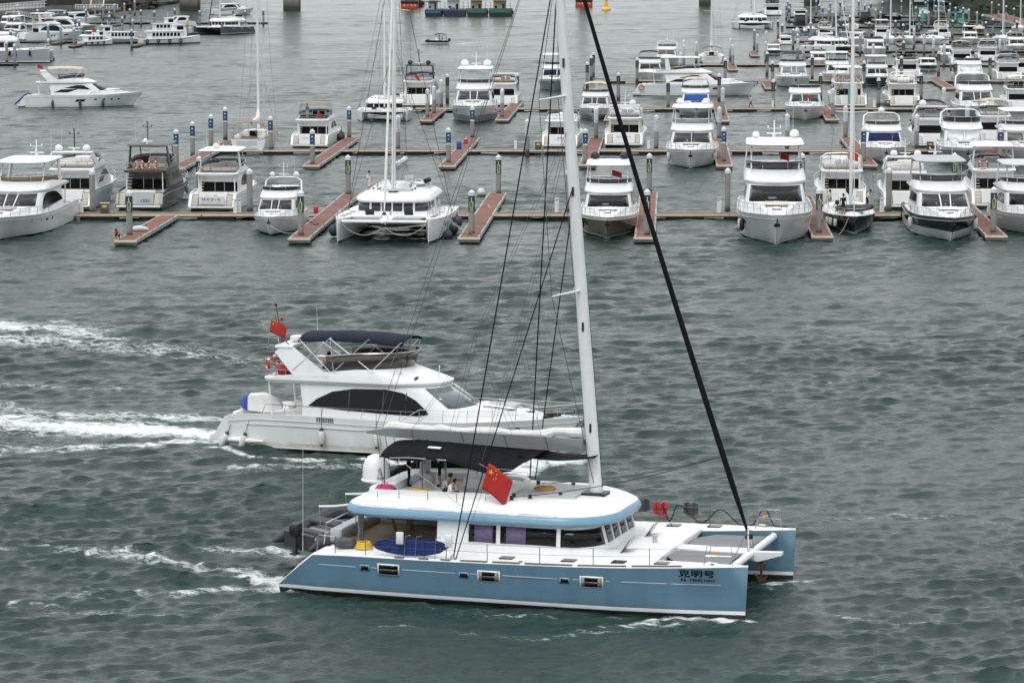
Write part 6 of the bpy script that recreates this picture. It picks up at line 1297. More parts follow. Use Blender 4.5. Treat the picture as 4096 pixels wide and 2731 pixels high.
# ------------------------------------------------------------------ second row and beyond
X15 = YP(2762, 676, 'B', 20, 5.8); yacht('white yacht with grey tinted windscreen and two domes docked bow out', X15, top='hard', ws='glass_mid', flyscreen='grey_gel', ports='rects', domes=((4.0, -1.2, .33, 'white'), (4.0, 1.2, .33, 'white')), side='band', band='white')
X16 = YP(3543, 658, 'B', 18, 5.1); yacht('white yacht with navy blue windscreen cover and white hoop', X16, top='hoop', canvas='none', ws='navy_cover', mull=1, ports='rects', domes=((3.6, 0, .33, 'white'),), flyscreen='glass_brown', side='two')
X17 = YP(3868, 665, 'B', 20, 5.5); yacht('white yacht with silver sunshades behind its black framed windscreen', X17, hull='grey_hull2', lower='grey_hull2', band='white', top='hoop', canvas='none', ws='silver_shade', flyscreen='glass_mid', ports=None, side='band', fsh=.6)
X18 = YP(4115, 655, 'B', 18, 5.0); yacht('white yacht with brown canvas over its windscreen', X18, top='hard', ws='grey_hull', flyscreen='glass_purple', ports='ovals')
X20 = YP(1235, 594, 'S', 17, 4.9); Y20 = yacht('white yacht with tan bimini frame moored stern to at the second dock', X20, top='bimini', canvas='tan_canvas', side='two', ports='rects', flyscreen='glass_mid')
lettering('boat_name', '大希海逸信阳号', (-.22, .9, 1.25), (0, -1, 0), (.1, 0, 1), .16, 'print_grey', Y20, width=1.5)
person('person in dark shirt and beige shorts standing on the tan bimini yacht', 'stand', 'cloth_blue', 'cloth_grey', in_boat(X20, 3.3, .7, 3.62, R(150)), 1.75, True)
flag('small red flag hanging at the tan bimini yacht fly rail', in_boat(X20, 1.8, -.7, 4.3, R(-90)), .5, .6, .7, .3, False, seed=2)
X21 = YP(2237, 594, 'S', 16.5, 4.7); Y21 = yacht('white yacht with tan sofa back moored stern to behind the tall mast', X21, top='none', side='two', ports='ovals', flyscreen='charcoal'); lettering('boat_name', '鑫逸号', (-.22, .3, 1.3), (0, -1, 0), (.1, 0, 1), .2, 'print_black', Y21, width=.8); lettering('home_port', '中国·三亚', (-.24, .5, 1.02), (0, -1, 0), (.1, 0, 1), .13, 'print_grey', Y21, width=1.1)
X22 = YP(2494, 590, 'S', 18, 5.0); Y22 = yacht('cream and white yacht with wide transom and one dome moored stern to', X22, top='arch', canvas='none', side='two', ports='rects', cabin='cream', flyscreen='grey_light', domes=((2.9, -.9, .36, 'white'),), mast=1.2); lettering('boat_name', '华龙 翔健号', (-.22, .9, 1.2), (0, -1, 0), (.1, 0, 1), .2, 'print_grey', Y22, width=1.7)
X23 = YP(3735, 592, 'S', 18, 4.9); yacht('white yacht with one large dome and dark open cockpit moored stern to', X23, top='arch', canvas='black_canvas', side='two', domes=((2.9, 1.1, .42, 'white'),), far=True)
person('bare chested person standing on the dark cockpit yacht side deck', 'lean', 'skin', 'cloth_black', in_boat(X23, 3.0, 2.15, 1.6, R(60)), 1.7, True)
X24 = YP(3985, 575, 'S', 17, 4.8); yacht('white yacht with white soft canopy moored stern to beside the grey canopy', X24, top='bimini', canvas='beige_canvas', side='two', far=True)
X25 = YP(1888, 493, 'B', 23, 6.2); yacht('large white yacht with black stripe and two big white domes docked bow out', X25, hull='white_hull', lower='grey_hull2', top='hard', ws='glass_mid', flyscreen='glass_brown', ports='ovals', domes=((4.0, -1.2, .42, 'white'), (4.0, 1.2, .42, 'white')), mast=1.2, side='arch', mull=3)
X27 = YP(2010, 428, 'S', 18, 4.8); yacht('white yacht with swept arch hidden behind the large white yacht', X27, top='arch', canvas='none', side='arch', far=True)
X28 = YP(1662, 430, 'S', 20, 5.3); yacht('white yacht with black hardtop and two black domes moored stern to', X28, top='hard', topm='black', side='arch', flyscreen='charcoal', domes=((4.2, -1.2, .33, 'black'), (4.2, 1.2, .33, 'black')), mast=1.7)
flag('small red flag at the black hardtop yacht stern', in_boat(X28, 1.8, .3, 4.3, R(-100)), .7, .6, .8, .3, False, seed=5)
X29 = YP(2372, 481, 'B', 15.5, 4.6); yacht('white boat with beige bimini and brown interior docked bow out', X29, top='bimini', canvas='beige_canvas', ws='glass_mid', flyscreen='glass_brown', ports='ovals', side='band', lower='grey_hull2', mull=3)
X30 = YP(2786, 472, 'B', 17, 4.8); yacht('white boat with royal blue windscreen cover and cream bimini', X30, top='bimini', canvas='beige_canvas', ws='blue_canvas', flyscreen='charcoal', ports='ovals', side='two', lower='grey_hull2', mull=1)
X31 = YP(3222, 483, 'B', 18, 5.4); yacht('white yacht with yellowed hull bottom and square wheelhouse windows', X31, top='none', ws='glass_mid', flyscreen='charcoal', ports='ovals', lower='cream', mull=3, side='band')
flag('small red flag on the yellowed hull yacht foredeck staff', in_boat(X31, 12.0, .2, 3.2, R(80)), .6, .5, .8, .9, False, seed=6)
X32 = YP(3402, 431, 'S', 18, 5.3); yacht('white yacht with two lifebuoys and turquoise boards at its stern', X32, top='hard', side='band', ports='rects', flyscreen='cream')
for y in (1.1, -1.2): ring_buoy('orange lifebuoy on the fly rail above the turquoise boards', in_boat(X32, 2.0, y, 4.0), 'orange_red', .40, 'lifebuoys above the turquoise boards')
def board(lab, xf, m):
    P = [(.28 * math.sin(math.pi * k / 12) * (1 if k < 13 else -1), 0) for k in range(1)]
    t = thing('paddle_board', lab, 'paddle board'); o = [(.36 * math.cos(a) * (1 if True else 1), 1.5 * math.sin(a)) for a in [2 * math.pi * k / 16 for k in range(16)]]
    G().add([(-.05, x, z + 1.5) for x, z in o] + [(.05, x, z + 1.5) for x, z in o], [tuple(range(16)), tuple(range(31, 15, -1))] + [(k, (k + 1) % 16, (k + 1) % 16 + 16, k + 16) for k in range(16)]).obj('board', m, t, 20); G().box(-.065, .065, -.05, .05, .3, 2.7).obj('stringer', 'print_white', t, 0); seat(t, xf)
board('turquoise paddle board leaning upright at the yacht stern', in_boat(X32, -.7, .15, .5, R(60)), 'teal'); board('white and turquoise paddle board leaning beside the turquoise one', in_boat(X32, -.7, -.6, .5), 'banner_pale')
X33 = YP(3618, 431, 'S', 18, 5.0); yacht('white yacht with a white drum raft on its aft fly rail', X33, top='hoop', canvas='none', side='two', flyscreen='cream')
_b = thing('life_raft', 'white drum life raft strapped on the yacht aft fly rail', 'life raft'); G().lathe([(.1, -.9), (.36, -.85), (.40, -.4), (.40, .4), (.36, .85), (.1, .9)], 12, (0, 0, .4), (0, 1, 0)).obj('canister', 'white', _b)
for y in (-.5, 0, .5): G().lathe([(.41, y - .04), (.41, y + .04)], 12, (0, 0, .4), (0, 1, 0)).obj('strap', 'grey_gel', _b)
seat(_b, in_boat(X33, 1.9, 0, 3.7))
X34 = YP(3921, 490, 'B', 22, 5.8); yacht('white yacht with wide overhanging brow and grey hull at the third dock', X34, hull='grey_hull2', lower='grey_hull2', band='white', top='hoop', canvas='none', ws='glass_mid', flyscreen='charcoal', ports=None, side='band', mull=3)
X35 = YP(4085, 442, 'S', 15, 4.6); yacht('white boat with slanted mast and soft top at the third dock end', X35, top='bimini', canvas='white', side='two', far=True)
# yachts in the fairways seen from the side
X36 = frame(at(2560, 381), R(-2)) @ Matrix.Diagonal((1.0, 1.0, 1.0, 1)); yacht('white sport yacht with black side glass and lettered bow crossing the fairway', X36, top='hard', side='slash', ports='rects', flyscreen='charcoal', ws='glass_mid')
ring_buoy('orange lifebuoy on the crossing sport yacht quarter', in_boat(X36, .2, -2.3, 1.3, R(90)), 'orange_red', .38)
X78 = frame(at(100, 428), R(9)) @ Matrix.Diagonal((.93, 1, 1, 1)); Y78 = yacht('white flybridge yacht with cream bimini crossing the open water', X78, top='arch', canvas='beige_canvas', side='slash', ports=None, flyscreen='glass_brown', fsh=.5)
hull_patch('hull_window', [(7.6, .78), (9.0, .80), (9.3, 1.15), (7.9, 1.13)], 'glass_dark', Y78)
for x in (10.8, 12.2, 13.4, 14.6): hull_patch('porthole', oval(x, 1.1, .2, .1), 'glass_dark', Y78)
for i, x in enumerate((4.2, 8.4, 12.0)): p = y_pt(x, .6, -1, .2); fender('dark fender hanging along the crossing cream bimini yacht', X78 @ Vector((p.x, p.y, .15)), 'charcoal', .8, .2, 0, 'fenders of the crossing cream bimini yacht', .6)
flag('small red flag at the stern arch of the crossing cream bimini yacht', in_boat(X78, 2.0, -1.2, 5.9, R(0)), .8, .55, .4, .8, False, seed=7)
_h = thing('blue_slide', 'blue folded water slide hanging over the crossing yacht stern', 'water slide'); G().loft([[(x, -.35, z), (x, .35, z), (x, .35, z + .16), (x, -.35, z + .16)] for x, z in ((-1.5, .3), (-.8, .8), (-.1, 1.5), (.5, 1.9), (.9, 1.75))]).obj('slide', 'blue_canvas', _h, 40); G().tube([(-1.4, -.36, .5), (-.1, -.36, 1.7), (.6, -.36, 2.05)], .07, 6).tube([(-1.4, .36, .5), (-.1, .36, 1.7), (.6, .36, 2.05)], .07, 6).obj('side_tube', 'royal_blue', _h); seat(_h, in_boat(X78, 0, -.6, 0))
# fourth row and the far cluster
for px, py, way, L, B, kw, lab in (
    (2215, 363, 'B', 17, 5.2, dict(hull='grey_hull2', top='hard', ws='navy', flyscreen='charcoal', mull=3, ports='ovals', lower='grey_hull2', band='white', side='band'), 'grey hulled white yacht with navy windscreen panels'),
    (2600, 330, 'B', 16, 4.8, dict(top='bimini', canvas='navy', ws='glass_dark', far=True, ports='ovals'), 'white boat with navy bimini behind the crossing sport yacht'),
    (2662, 264, 'B', 15, 4.6, dict(top='hoop', canvas='none', ws='glass_brown', far=True, mast=1.2), 'white boat with brown windows and light mast behind the crossing yacht'),
    (3182, 353, 'B', 17, 5.4, dict(top='bimini', canvas='navy_cover', ws='glass_clear', flyscreen='glass_brown', mull=3, ports='ovals', side='band'), 'white yacht with navy bimini and pale windscreen at the fourth dock'),
    (3275, 268, 'B', 12, 3.7, dict(top='none', ws='glass_mid', far=True), 'white boat with beige awning behind the navy bimini yacht'),
    (3355, 335, 'B', 15, 4.8, dict(top='hard', ws='glass_mid', far=True, flyscreen='black', canvas='navy'), 'white boat with black fly screen behind the two lifebuoy yacht'),
    (3516, 345, 'B', 14, 4.6, dict(hull='black_hull', band='white', top='hard', ws='glass_mid', flyscreen='glass_brown', ports=None, mull=3, far=True), 'white boat with dark hull and slim white hardtop'),
    (3632, 312, 'S', 15, 4.7, dict(top='bimini', canvas='black_canvas', far=True, side='two'), 'white boat with black bimini and people aboard'),
    (3716, 287, 'B', 10.5, 3.6, dict(hull='black_hull', lower='white_hull', band='white', fly=False, top='roof', ws='glass_mid', far=True, ports=None), 'white cabin cruiser with black lower hull'),
    (3895, 341, 'B', 16, 5.2, dict(top='none', ws='silver_shade', flyscreen='charcoal', far=True, domes=((6, 0, .4, 'white'),), lower='grey_hull2', side='two'), 'white boat with large pale dome and covered windscreen'),
    (4037, 323, 'S', 15, 4.7, dict(top='hoop', canvas='navy', far=True), 'white boat with navy canopy moored stern to at the fourth dock'),
    (3507, 225, 'B', 13.5, 4.5, dict(top='none', ws='glass_mid', flyscreen='charcoal', far=True, mull=1), 'white flybridge boat with dark fly screen at the fifth dock'),
    (3302, 150, 'S', 12, 3.8, dict(top='hoop', canvas='none', far=True), 'small white boat with large dark aft door'),
    (3530, 150, 'S', 12, 3.9, dict(top='hard', far=True), 'small white hardtop boat behind the far sloops'),
    (3770, 152, 'S', 13, 4.2, dict(top='hoop', canvas='none', far=True), 'white boat with swept hoop behind the far sloop'),
    (3886, 178, 'B', 11, 3.9, dict(top='hard', ws='glass_mid', flyscreen='charcoal', far=True), 'small white flybridge boat with hardtop beside the straw parasol'),
    (3955, 248, 'S', 13, 4.4, dict(top='hoop', canvas='beige_canvas', far=True), 'white boat with curved beige canopy moored stern to'),
    (3850, 262, 'S', 13, 4.6, dict(top='bimini', canvas='beige_canvas', far=True), 'white boat with flat beige bimini and blue towel'),
    (3800, 248, 'B', 12, 4.2, dict(top='bimini', canvas='navy_cover', far=True), 'white boat with blue bimini beside the beige one'),
    (4075, 212, 'B', 13, 4.3, dict(top='hoop', canvas='none', far=True, ws='glass_mid'), 'white boat with bare hoop near the pier root'),
    (4088, 300, 'S', 13, 4.4, dict(top='bimini', canvas='navy', far=True), 'white boat with dark canopy at the frame edge dock'),
    (3092, 64, 'S', 17, 5.4, dict(top='hard', far=True, domes=((4.2, -1.3, .42, 'black'), (4.2, 1.3, .42, 'black')), side='two'), 'white yacht with two black domes beyond the far catamaran'),
    (3202, 70, 'S', 10, 4.3, dict(fly=False, top='roof', topm='grey_gel', far=True, ports=None), 'small white workboat with grey roof at the far dock'),
    (3430, 178, 'B', 11, 3.8, dict(top='none', ws='glass_mid', far=True), 'white boat with grey hull behind the tall black sloop mast'),
    (3145, 180, 'S', 9, 3.2, dict(fly=False, top='roof', far=True, ports=None), 'little white boat at the small red pontoon'),
    (3097, 223, 'B', 9.5, 3.4, dict(hull='maroon_hull', lower='white_hull', band='white', fly=False, top='roof', ws='glass_clear', far=True, ports=None, mull=2, brow='white'), 'small white cabin boat with dark red hull band'),
    (30, 152, 'B', 15, 4.8, dict(top='hard', far=True, ws='glass_dark'), 'white boat with flat roof at the shore side dock'),
    (15, 118, 'B', 14, 4.6, dict(top='arch', canvas='none', far=True), 'white boat with swept arch on the shore side'),
    (-15, 200, 'B', 16, 5.0, dict(top='none', far=True), 'white boat behind the pale grey catamaran'),
    ):
    if kw.get('far') and kw.get('ws', 'glass_mid') == 'glass_mid': kw['ws'] = 'glass_dark'
    yacht(lab, YP(px, py, way, L, B), **kw)
for px, py, rz, L, B, kw, lab in (
    (90, 163, 32, 15, 5.0, dict(top='hard', side='arch', ports='rects', far=True), 'white hardtop yacht with dark aft door heading to the shore dock'),
    (140, 132, 12, 15, 4.6, dict(top='hoop', canvas='lilac_canvas', side='arch', far=True, hull='grey_hull2', band='white'), 'white yacht with lilac canopy and grey hull on the shore side'),
    (252, 94, 40, 12, 3.9, dict(fly=False, top='roof', side='arch', far=True, ports=None), 'white sports cruiser moored before the rocky shore'),
    (20, 95, 15, 16, 4.8, dict(top='hoop', canvas='none', far=True), 'white sports yacht with dome deep on the shore side'),
    (418, 165, -125, 9, 3.3, dict(fly=False, top='roof', far=True, ports=None), 'little white cabin boat between the small ferries'),
    (775, 104, 200, 8, 3.4, dict(fly=False, top='roof', far=True, ports=None), 'little white cabin boat behind the slate catamaran'),
    (850, 60, 15, 12, 4.4, dict(fly=False, top='roof', far=True, ports=None), 'white pilot boat with red stripe behind the slate catamaran'),
    ):
    yacht(lab, frame(at(px, py), R(rz)) @ Matrix.Diagonal((L / 18, B / 4.8, B / 4.8, 1)), **kw)
# ------------------------------------------------------------------ bridge, barges, navigation buoy
for px, py, wm, lab in ((760, 41, 6.2, 'broad stained concrete bridge pier behind the slate catamaran'), (1168, 42, 5.2, 'stained concrete bridge pier standing in open water'), (2820, 24, 3.8, 'slim concrete bridge pier beyond the yellow buoy'), (3246, 20, 4.8, 'dark concrete bridge pier beyond the far marina')):
    p = at(px, py); t = thing('bridge_pier', lab, 'bridge pier', p)
    def sec(w, d, z): return [(-w / 2 + .5, -d / 2, z), (w / 2 - .5, -d / 2, z), (w / 2, -d / 2 + .6, z), (w / 2, d / 2 - .6, z), (w / 2 - .5, d / 2, z), (-w / 2 + .5, d / 2, z), (-w / 2, d / 2 - .6, z), (-w / 2, -d / 2 + .6, z)]
    G().loft([sec(wm, 4, -3), sec(wm, 4, 24)]).obj('column', 'pier_concrete', t, 20); G().loft([sec(wm * 1.4, 6, 24), sec(wm * 1.6, 7, 26)]).obj('pier_head', 'pier_concrete', t, 20)
for px, py, lab in ((1638, 36, 'bridge pier with orange collision fender beside the barges'), (2336, 29, 'bridge pier with orange collision fender beside the yellow buoy')):
    p = at(px, py); t = thing('bridge_pier', lab, 'bridge pier', p)
    G().rbox(-2.7, 2.7, -1.5, 3.5, -.6, 1.6, .3).obj('collision_fender', 'orange_red', t); G().rbox(-2.75, 2.75, -1.55, 3.55, 1.6, 2.7, .2).obj('fender_top', 'maroon_hull', t); G().rbox(-1.5, 1.5, -.6, 2.6, 2.0, 24, .3).obj('column', 'pier_concrete', t); G().rbox(-2.4, 2.4, -1.6, 3.6, 24, 26, .2).obj('pier_head', 'pier_concrete', t)
    for x in (-1.6, -.5, .7, 1.8): G().lathe([(.16, 0), (.18, .05), (.05, .08)], 8, (x, -1.5, 1.05), (0, -1, 0)).obj('fender_bolt', 'print_white', t)
_a, _b = at(600, 44), at(3600, 14); _d = _b - _a; t = thing('road_bridge', 'concrete road bridge deck high above the harbour mouth', 'bridge', (_a.x, _a.y, 0), math.atan2(_d.y, _d.x))
G().box(-200, _d.length + 200, -5, 5, 26, 28.2).obj('girder', 'pier_concrete', t, 0); G().box(-200, _d.length + 200, -6.5, -6.2, 28, 29.2).box(-200, _d.length + 200, 6.2, 6.5, 28, 29.2).box(-200, _d.length + 200, -6.5, 6.5, 28.0, 28.3).obj('parapet', 'pier_concrete', t, 0)
def barge(px0, px1, py, lab, hullm, panel, house, k):
    a, b = at(px0, py), at(px1, py); w = (b - a).length; t = thing('work_barge', lab, 'barge', ((a + b) / 2)); h = w / 2 - .08
    G().loft([[(-h + .3, y, -.5), (h - .3, y, -.5), (h, y, .8), (h, y, 1.6), (-h, y, 1.6), (-h, y, .8)] for y in (0, 6, 22, 26)]).obj('hull', hullm, t, 0)
    if panel: G().box(-h + .3, h - .5, -.06, -.01, .9 if k < 2 else 1.0, 1.55 if k < 2 else 1.9).obj('stern_panel', panel, t, 0)
    G().box(-h, h, 0, .3, 1.6, 1.95 + .3 * (k > 1)).obj('bulwark', panel if k > 1 else 'grey_hull', t, 0)
    hm = house; G().rbox(-h * .62, h * .45, 2.2, 8, 1.6, 4.0 + .5 * (k > 0), .1).obj('deckhouse', hm, t); G().box(-h * .9, h * .85, 1.0, 8.6, 4.0 + .5 * (k > 0), 4.25 + .5 * (k > 0)).obj('awning_deck', 'charcoal' if k == 0 else 'cream', t, 0); G().rbox(-h * .5, h * .5, 3, 8, 4.3 + .5 * (k > 0), 6.6 + .3 * k, .1).obj('wheelhouse', hm, t)
    G().box(h * .12, h * .35, 2.14, 2.19, 1.65, 3.5).obj('door', 'black', t, 0); G().box(-h * .5, -h * .3, 2.14, 2.19, 2.3, 2.9).obj('window', 'glass_dark', t, 0)
    for x in (-h * .85, h * .8): G().tube([(x, 1.2, 1.6), (x, 1.2, 4.1)], .06, 5).obj('awning_post', 'grey_hull', t)
    if k == 1:
        for x in (-h * .3, -h * .05): G().lathe([(.28, 1.6), (.3, 1.9), (.3, 2.3), (.28, 2.5)], 10, (x, 1.3, .0)).obj('drum', 'plastic_blue', t)
    if k > 1:
        g = G().tube([(-.4, 1.9, 1.7), (-.4, 2.0, 4.4)], .05, 4).tube([(.1, 1.9, 1.7), (.1, 2.0, 4.4)], .05, 4)
        for q in range(6): g.tube([(-.4, 1.92, 2 + q * .4), (.1, 1.92, 2 + q * .4)], .035, 4)
        g.obj('ladder', 'grey_light', t)
    for q in range(3): G().tube([(h + .12, .8 + q * 1.6 + .4 * math.cos(a_), 1.0 + .4 * math.sin(a_)) for a_ in [2 * math.pi * i / 10 for i in range(10)]], .13, 5, 0, True).obj('tyre_fender', 'rubber', t)
barge(1698, 1768, 66, 'barge with light blue stern panel and grey deckhouse', 'barge_black', 'barge_blue2', 'grey_light', 0); barge(1771, 1863, 66, 'navy blue barge with white house and two blue drums', 'barge_blue', None, 'white', 1)
barge(1866, 1951, 66, 'green barge with cream wheelhouse moored next to the navy barge', 'barge_black', 'barge_green', 'barge_cream', 2); barge(1954, 2052, 66, 'green barge with tyre fenders at the outer end of the raft', 'barge_black', 'barge_green', 'barge_cream', 3)
barge(1652, 1694, 28, 'rusty brown hopper barge behind the orange pier fender', 'maroon_hull', None, 'maroon_hull', 0)
t = thing('navigation_buoy', 'yellow navigation buoy with conical tower', 'buoy', at(2424, 42)); G().lathe([(.9, -.4), (1.45, 0), (1.45, .35), (1.1, .75), (.75, 1.0)], 16).obj('float', 'yellow', t); G().lathe([(.7, 1.0), (.45, 2.3), (.42, 3.0), (.55, 3.05), (.5, 3.5), (.2, 3.6)], 12).obj('tower', 'yellow', t); G().tube([(0, 0, 3.5), (0, 0, 4.3)], .08, 6).obj('topmark_post', 'yellow', t); G().box(-.4, .4, -.04, .04, 3.9, 4.1).box(-.04, .04, -.4, .4, 3.9, 4.1).obj('topmark', 'yellow', t, 0)
# ------------------------------------------------------------------ little ferries and the speedboat
def ferry(lab, xf, n=8, wh=0.72, hullm='white_hull', buoys=0):
    t = thing('passenger_ferry', lab, 'ferry'); L = 16
    rings = [[(x, 0, -.4), (x, w * .8, -.1), (x, w * .92, .3), (x, w, zt), (x, -w, zt), (x, -w * .92, .3), (x, -w * .8, -.1)] for x, w, zt in ((0, 2.1, 1.1), (5, 2.2, 1.1), (10, 2.1, 1.25), (13, 1.6, 1.5), (15.2, .7, 1.8), (16, .06, 1.95))]
    G().loft(rings, mf=lambda i, j: 0 if (j == 3 and i >= 0) else (2 if i >= 0 and j in (0, 6, 1, 5) else 1)).obj('hull', ['white_deck', hullm, 'grey_hull'], t, 30)
    G().tube([(x, -w - .03, z) for x, w, z in ((0, 2.1, 1.05), (5, 2.2, 1.05), (10, 2.1, 1.2), (13, 1.6, 1.45), (15.9, .1, 1.9))], .06, 5).obj('rub_rail', 'black', t)
    G().rbox(2.2, 10.5, -1.8, 1.8, 1.1, 2.75, .15).obj('cabin', 'white', t); G().rbox(1.6, 10.9, -1.95, 1.95, 2.72, 2.86, .05).obj('cabin_roof', 'white', t)
    for k in range(n):
        x = 2.6 + k * 7.6 / n
        for sg in (-1, 1): G().box(x, x + 7.6 / n * .72, sg * 1.81 - .01, sg * 1.81 + .01, 1.75, 2.5).obj('cabin_window', 'glass_dark', t, 0)
    x0 = 16 * wh - 3.2; G().loft([[(x, -w, z) for x, w in ()] or [(x0 + a, -w, z), (x0 + b, -w, z), (x0 + b, w, z), (x0 + a, w, z)] for a, b, w, z in ((0, 3.2, 1.5, 1.2), (0, 3.0, 1.45, 3.0), (0, 2.4, 1.35, 4.1))]).obj('wheelhouse', 'white', t, 20); G().rbox(x0 - .3, x0 + 2.7, -1.5, 1.5, 4.1, 4.25, .05).obj('wheelhouse_roof', 'white', t)
    G().patch([(x0 + 3.02, -1.2, 3.05), (x0 + 3.02, 1.2, 3.05), (x0 + 2.5, 1.1, 3.95), (x0 + 2.5, -1.1, 3.95)], .03).obj('windscreen', 'glass_mid', t, 0)
    for sg in (-1, 1): G().box(x0 + .5, x0 + 2.2, sg * 1.43 - .03, sg * 1.43 + .03, 3.1, 3.9).obj('side_window', 'glass_dark', t, 0)
    G().tube([(x0 + .8, 0, 4.2), (x0 + .8, 0, 5.6)], .05, 5).obj('mast', 'white', t); g = G().tube([(.2, -1.9, 1.9), (.2, 1.9, 1.9)], .03, 5)
    for y in (-1.9, -.9, 0, .9, 1.9): g.tube([(.2, y, 1.1), (.2, y, 1.9)], .025, 4)
    g.obj('aft_rail', 'white', t)
    for x in (1, 4, 7, 10): G().tube([(x + .35 * math.cos(a), -2.3, .75 + .35 * math.sin(a)) for a in [2 * math.pi * i / 10 for i in range(10)]], .12, 5, 0, True).obj('tyre_fender', 'rubber', t)
    seat(t, xf)
    for k in range(buoys): ring_buoy('orange lifebuoy on the %s aft rail' % ('open ferry' if buoys > 1 else 'small ferry'), xf @ Matrix.Translation((.1, (-1) ** k * 1.2, 1.55)), 'orange_red', .42, 'lifebuoys on the ferry sterns')
F74 = frame(at(562, 178), R(24)) @ Matrix.Diagonal((.86, .95, 1.0, 1)); ferry('white passenger ferry with black tyre fenders and long row of windows', F74, 8, .75, buoys=2)
F73 = frame(at(560, 172), R(205)) @ Matrix.Diagonal((.72, .9, .9, 1)); ferry('white passenger ferry with raked bow pointing to the shore pontoon', F73, 7, .8, 'grey_hull2')
F72 = frame(at(322, 183), R(38)) @ Matrix.Diagonal((.5, .7, .72, 1)); ferry('little white ferry with red canopy flag beside the short pontoon', F72, 4, .7, buoys=2)
flag('faded red flag on the little ferry roof', in_boat(F72, 6, 0, 4.6), 1.2, .8, .3, .6, False, seed=11)
F80 = frame(at(590, 140), R(20)) @ Matrix.Diagonal((.7, .9, .95, 1)); ferry('white ferry with tall wheelhouse behind the other ferries', F80, 6, .6)
t = thing('speedboat', 'small open speedboat with maroon side and black bimini under way', 'speedboat'); SX = frame(at(1793, 176), R(190))
G().loft([[(x, 0, -.15), (x, w * .7, 0), (x, w * .9, .35), (x, w, zt), (x, w - .12, zt), (x, w - .2, zt - .3), (x, -w + .2, zt - .3), (x, -w + .12, zt), (x, -w, zt), (x, -w * .9, .35), (x, -w * .7, 0)] for x, w, zt in ((0, 1.05, .75), (2, 1.15, .78), (4, 1.0, .85), (5.2, .55, .95), (6.0, .05, 1.02))], mf=lambda i, j: 1 if j in (2, 8) and i in (0, 1, 2) else 0).obj('hull', ['white', 'maroon_hull'], t, 25)
G().rbox(2.2, 2.8, -.4, .4, .5, 1.3, .08).obj('console', 'white', t); G().rbox(1.0, 1.5, -.7, .7, .5, .9, .06).obj('bench', 'cream', t); G().rbox(-.5, .05, -.25, .25, .5, 1.2, .1).obj('outboard', 'black', t)
G().loft([[(x, -.85, z), (x, 0, z + .12), (x, .85, z), (x, .85, z - .05), (x, 0, z + .06), (x, -.85, z - .05)] for x, z in ((.8, 2.05), (1.8, 2.2), (3.0, 2.05))]).obj('bimini_canvas', 'black_canvas', t, 50)
for x in (1.0, 2.8):
    for y in (-.8, .8): G().tube([(1.9, y, .75), (x, y, 2.05)], .025, 4).obj('bimini_post', 'steel', t)
seat(t, SX)
for x, y, po, to, lab in ((2.0, .2, 'stand', 'cloth_black', 'person in black standing at the speedboat console'), (1.1, -.3, 'sit', 'cloth_blue', 'person in blue sitting on the speedboat bench'), (.5, .4, 'stand', 'cloth_grey', 'person in grey standing at the speedboat stern'), (4.2, 0, 'sit', 'cloth_white', 'person in white sitting in the speedboat bow')): person(lab, po, to, 'cloth_black', SX @ Matrix.Translation((x, y, .48)), 1.65)
def jetski(lab, xf):
    t = thing('jet_ski', lab, 'jet ski'); G().loft([[(x, -w, .0), (x, -w, .3), (x, -w * .5, h), (x, w * .5, h), (x, w, .3), (x, w, 0)] for x, w, h in ((0, .5, .5), (.9, .55, .75), (1.6, .5, .9), (2.2, .35, .65), (2.9, .05, .35))]).obj('hull', 'print_white', t, 30); G().rbox(.3, 1.5, -.2, .2, .7, .95, .08).obj('saddle', 'black', t); G().tube([(1.8, -.4, 1.15), (1.9, 0, 1.1), (1.8, .4, 1.15)], .04, 5).tube([(1.9, 0, 1.1), (2.0, 0, .7)], .05, 5).obj('handlebar', 'black', t); seat(t, xf)
jetski('white jet ski parked on the left of two on blue floats', frame(at(3190, 130, .35), R(-100)) @ Matrix.Translation((0, 0, .3))); jetski('white jet ski parked on the right of two on blue floats', frame(at(3222, 130, .35), R(-100)) @ Matrix.Translation((0, 0, .3)))
_cube = _mk('float_cube', G().rbox(-.95, .95, -.95, .95, -.2, .42, .2), 'float_blue'); _cubew = _mk('float_cube', G().rbox(-.95, .95, -.95, .95, -.2, .42, .2), 'banner_pale'); _cuber = _mk('float_cube', G().rbox(-.95, .95, -.95, .95, -.2, .42, .2), 'pink')
for px, py, n, lab in ((3140, 142, 8, 'raft of blue and white float cubes under the jet skis'), (3588, 140, 8, 'raft of blue and red float cubes among the far sloops')):
    p = at(px, py); t = thing('float_raft', lab, 'float raft', p, 0)
    for i in range(n):
        for j in range(2): child((_cube, _cube, _cubew, _cube, _cube, _cuber)[(i * 3 + j * 2) % 6], 'float_cube', t, (i * 2, j * 2, 0))
# teal workboats among the far docks
def workboat(lab, px, py, rz, hullm, cabm):
    t = thing('workboat', lab, 'workboat'); G().loft([[(x, 0, -.2), (x, w * .8, .1), (x, w, zt), (x, -w, zt), (x, -w * .8, .1)] for x, w, zt in ((0, 1.5, .9), (4, 1.7, .9), (7, 1.2, 1.2), (8.5, .1, 1.5))]).obj('hull', hullm, t, 20); G().rbox(1.5, 4.5, -1.2, 1.2, .9, 2.7, .15).obj('cabin', cabm, t)
    for sg in (-1, 1): G().box(1.9, 4.1, sg * 1.21 - .01, sg * 1.21 + .01, 1.7, 2.4).obj('cabin_window', 'glass_dark', t, 0)
    G().box(1.47, 1.5, -.9, .9, 1.6, 2.4).obj('aft_window', 'glass_dark', t, 0); G().rbox(1.2, 4.8, -1.35, 1.35, 2.7, 2.8, .04).obj('roof', hullm, t); seat(t, frame(at(px, py), R(rz)))
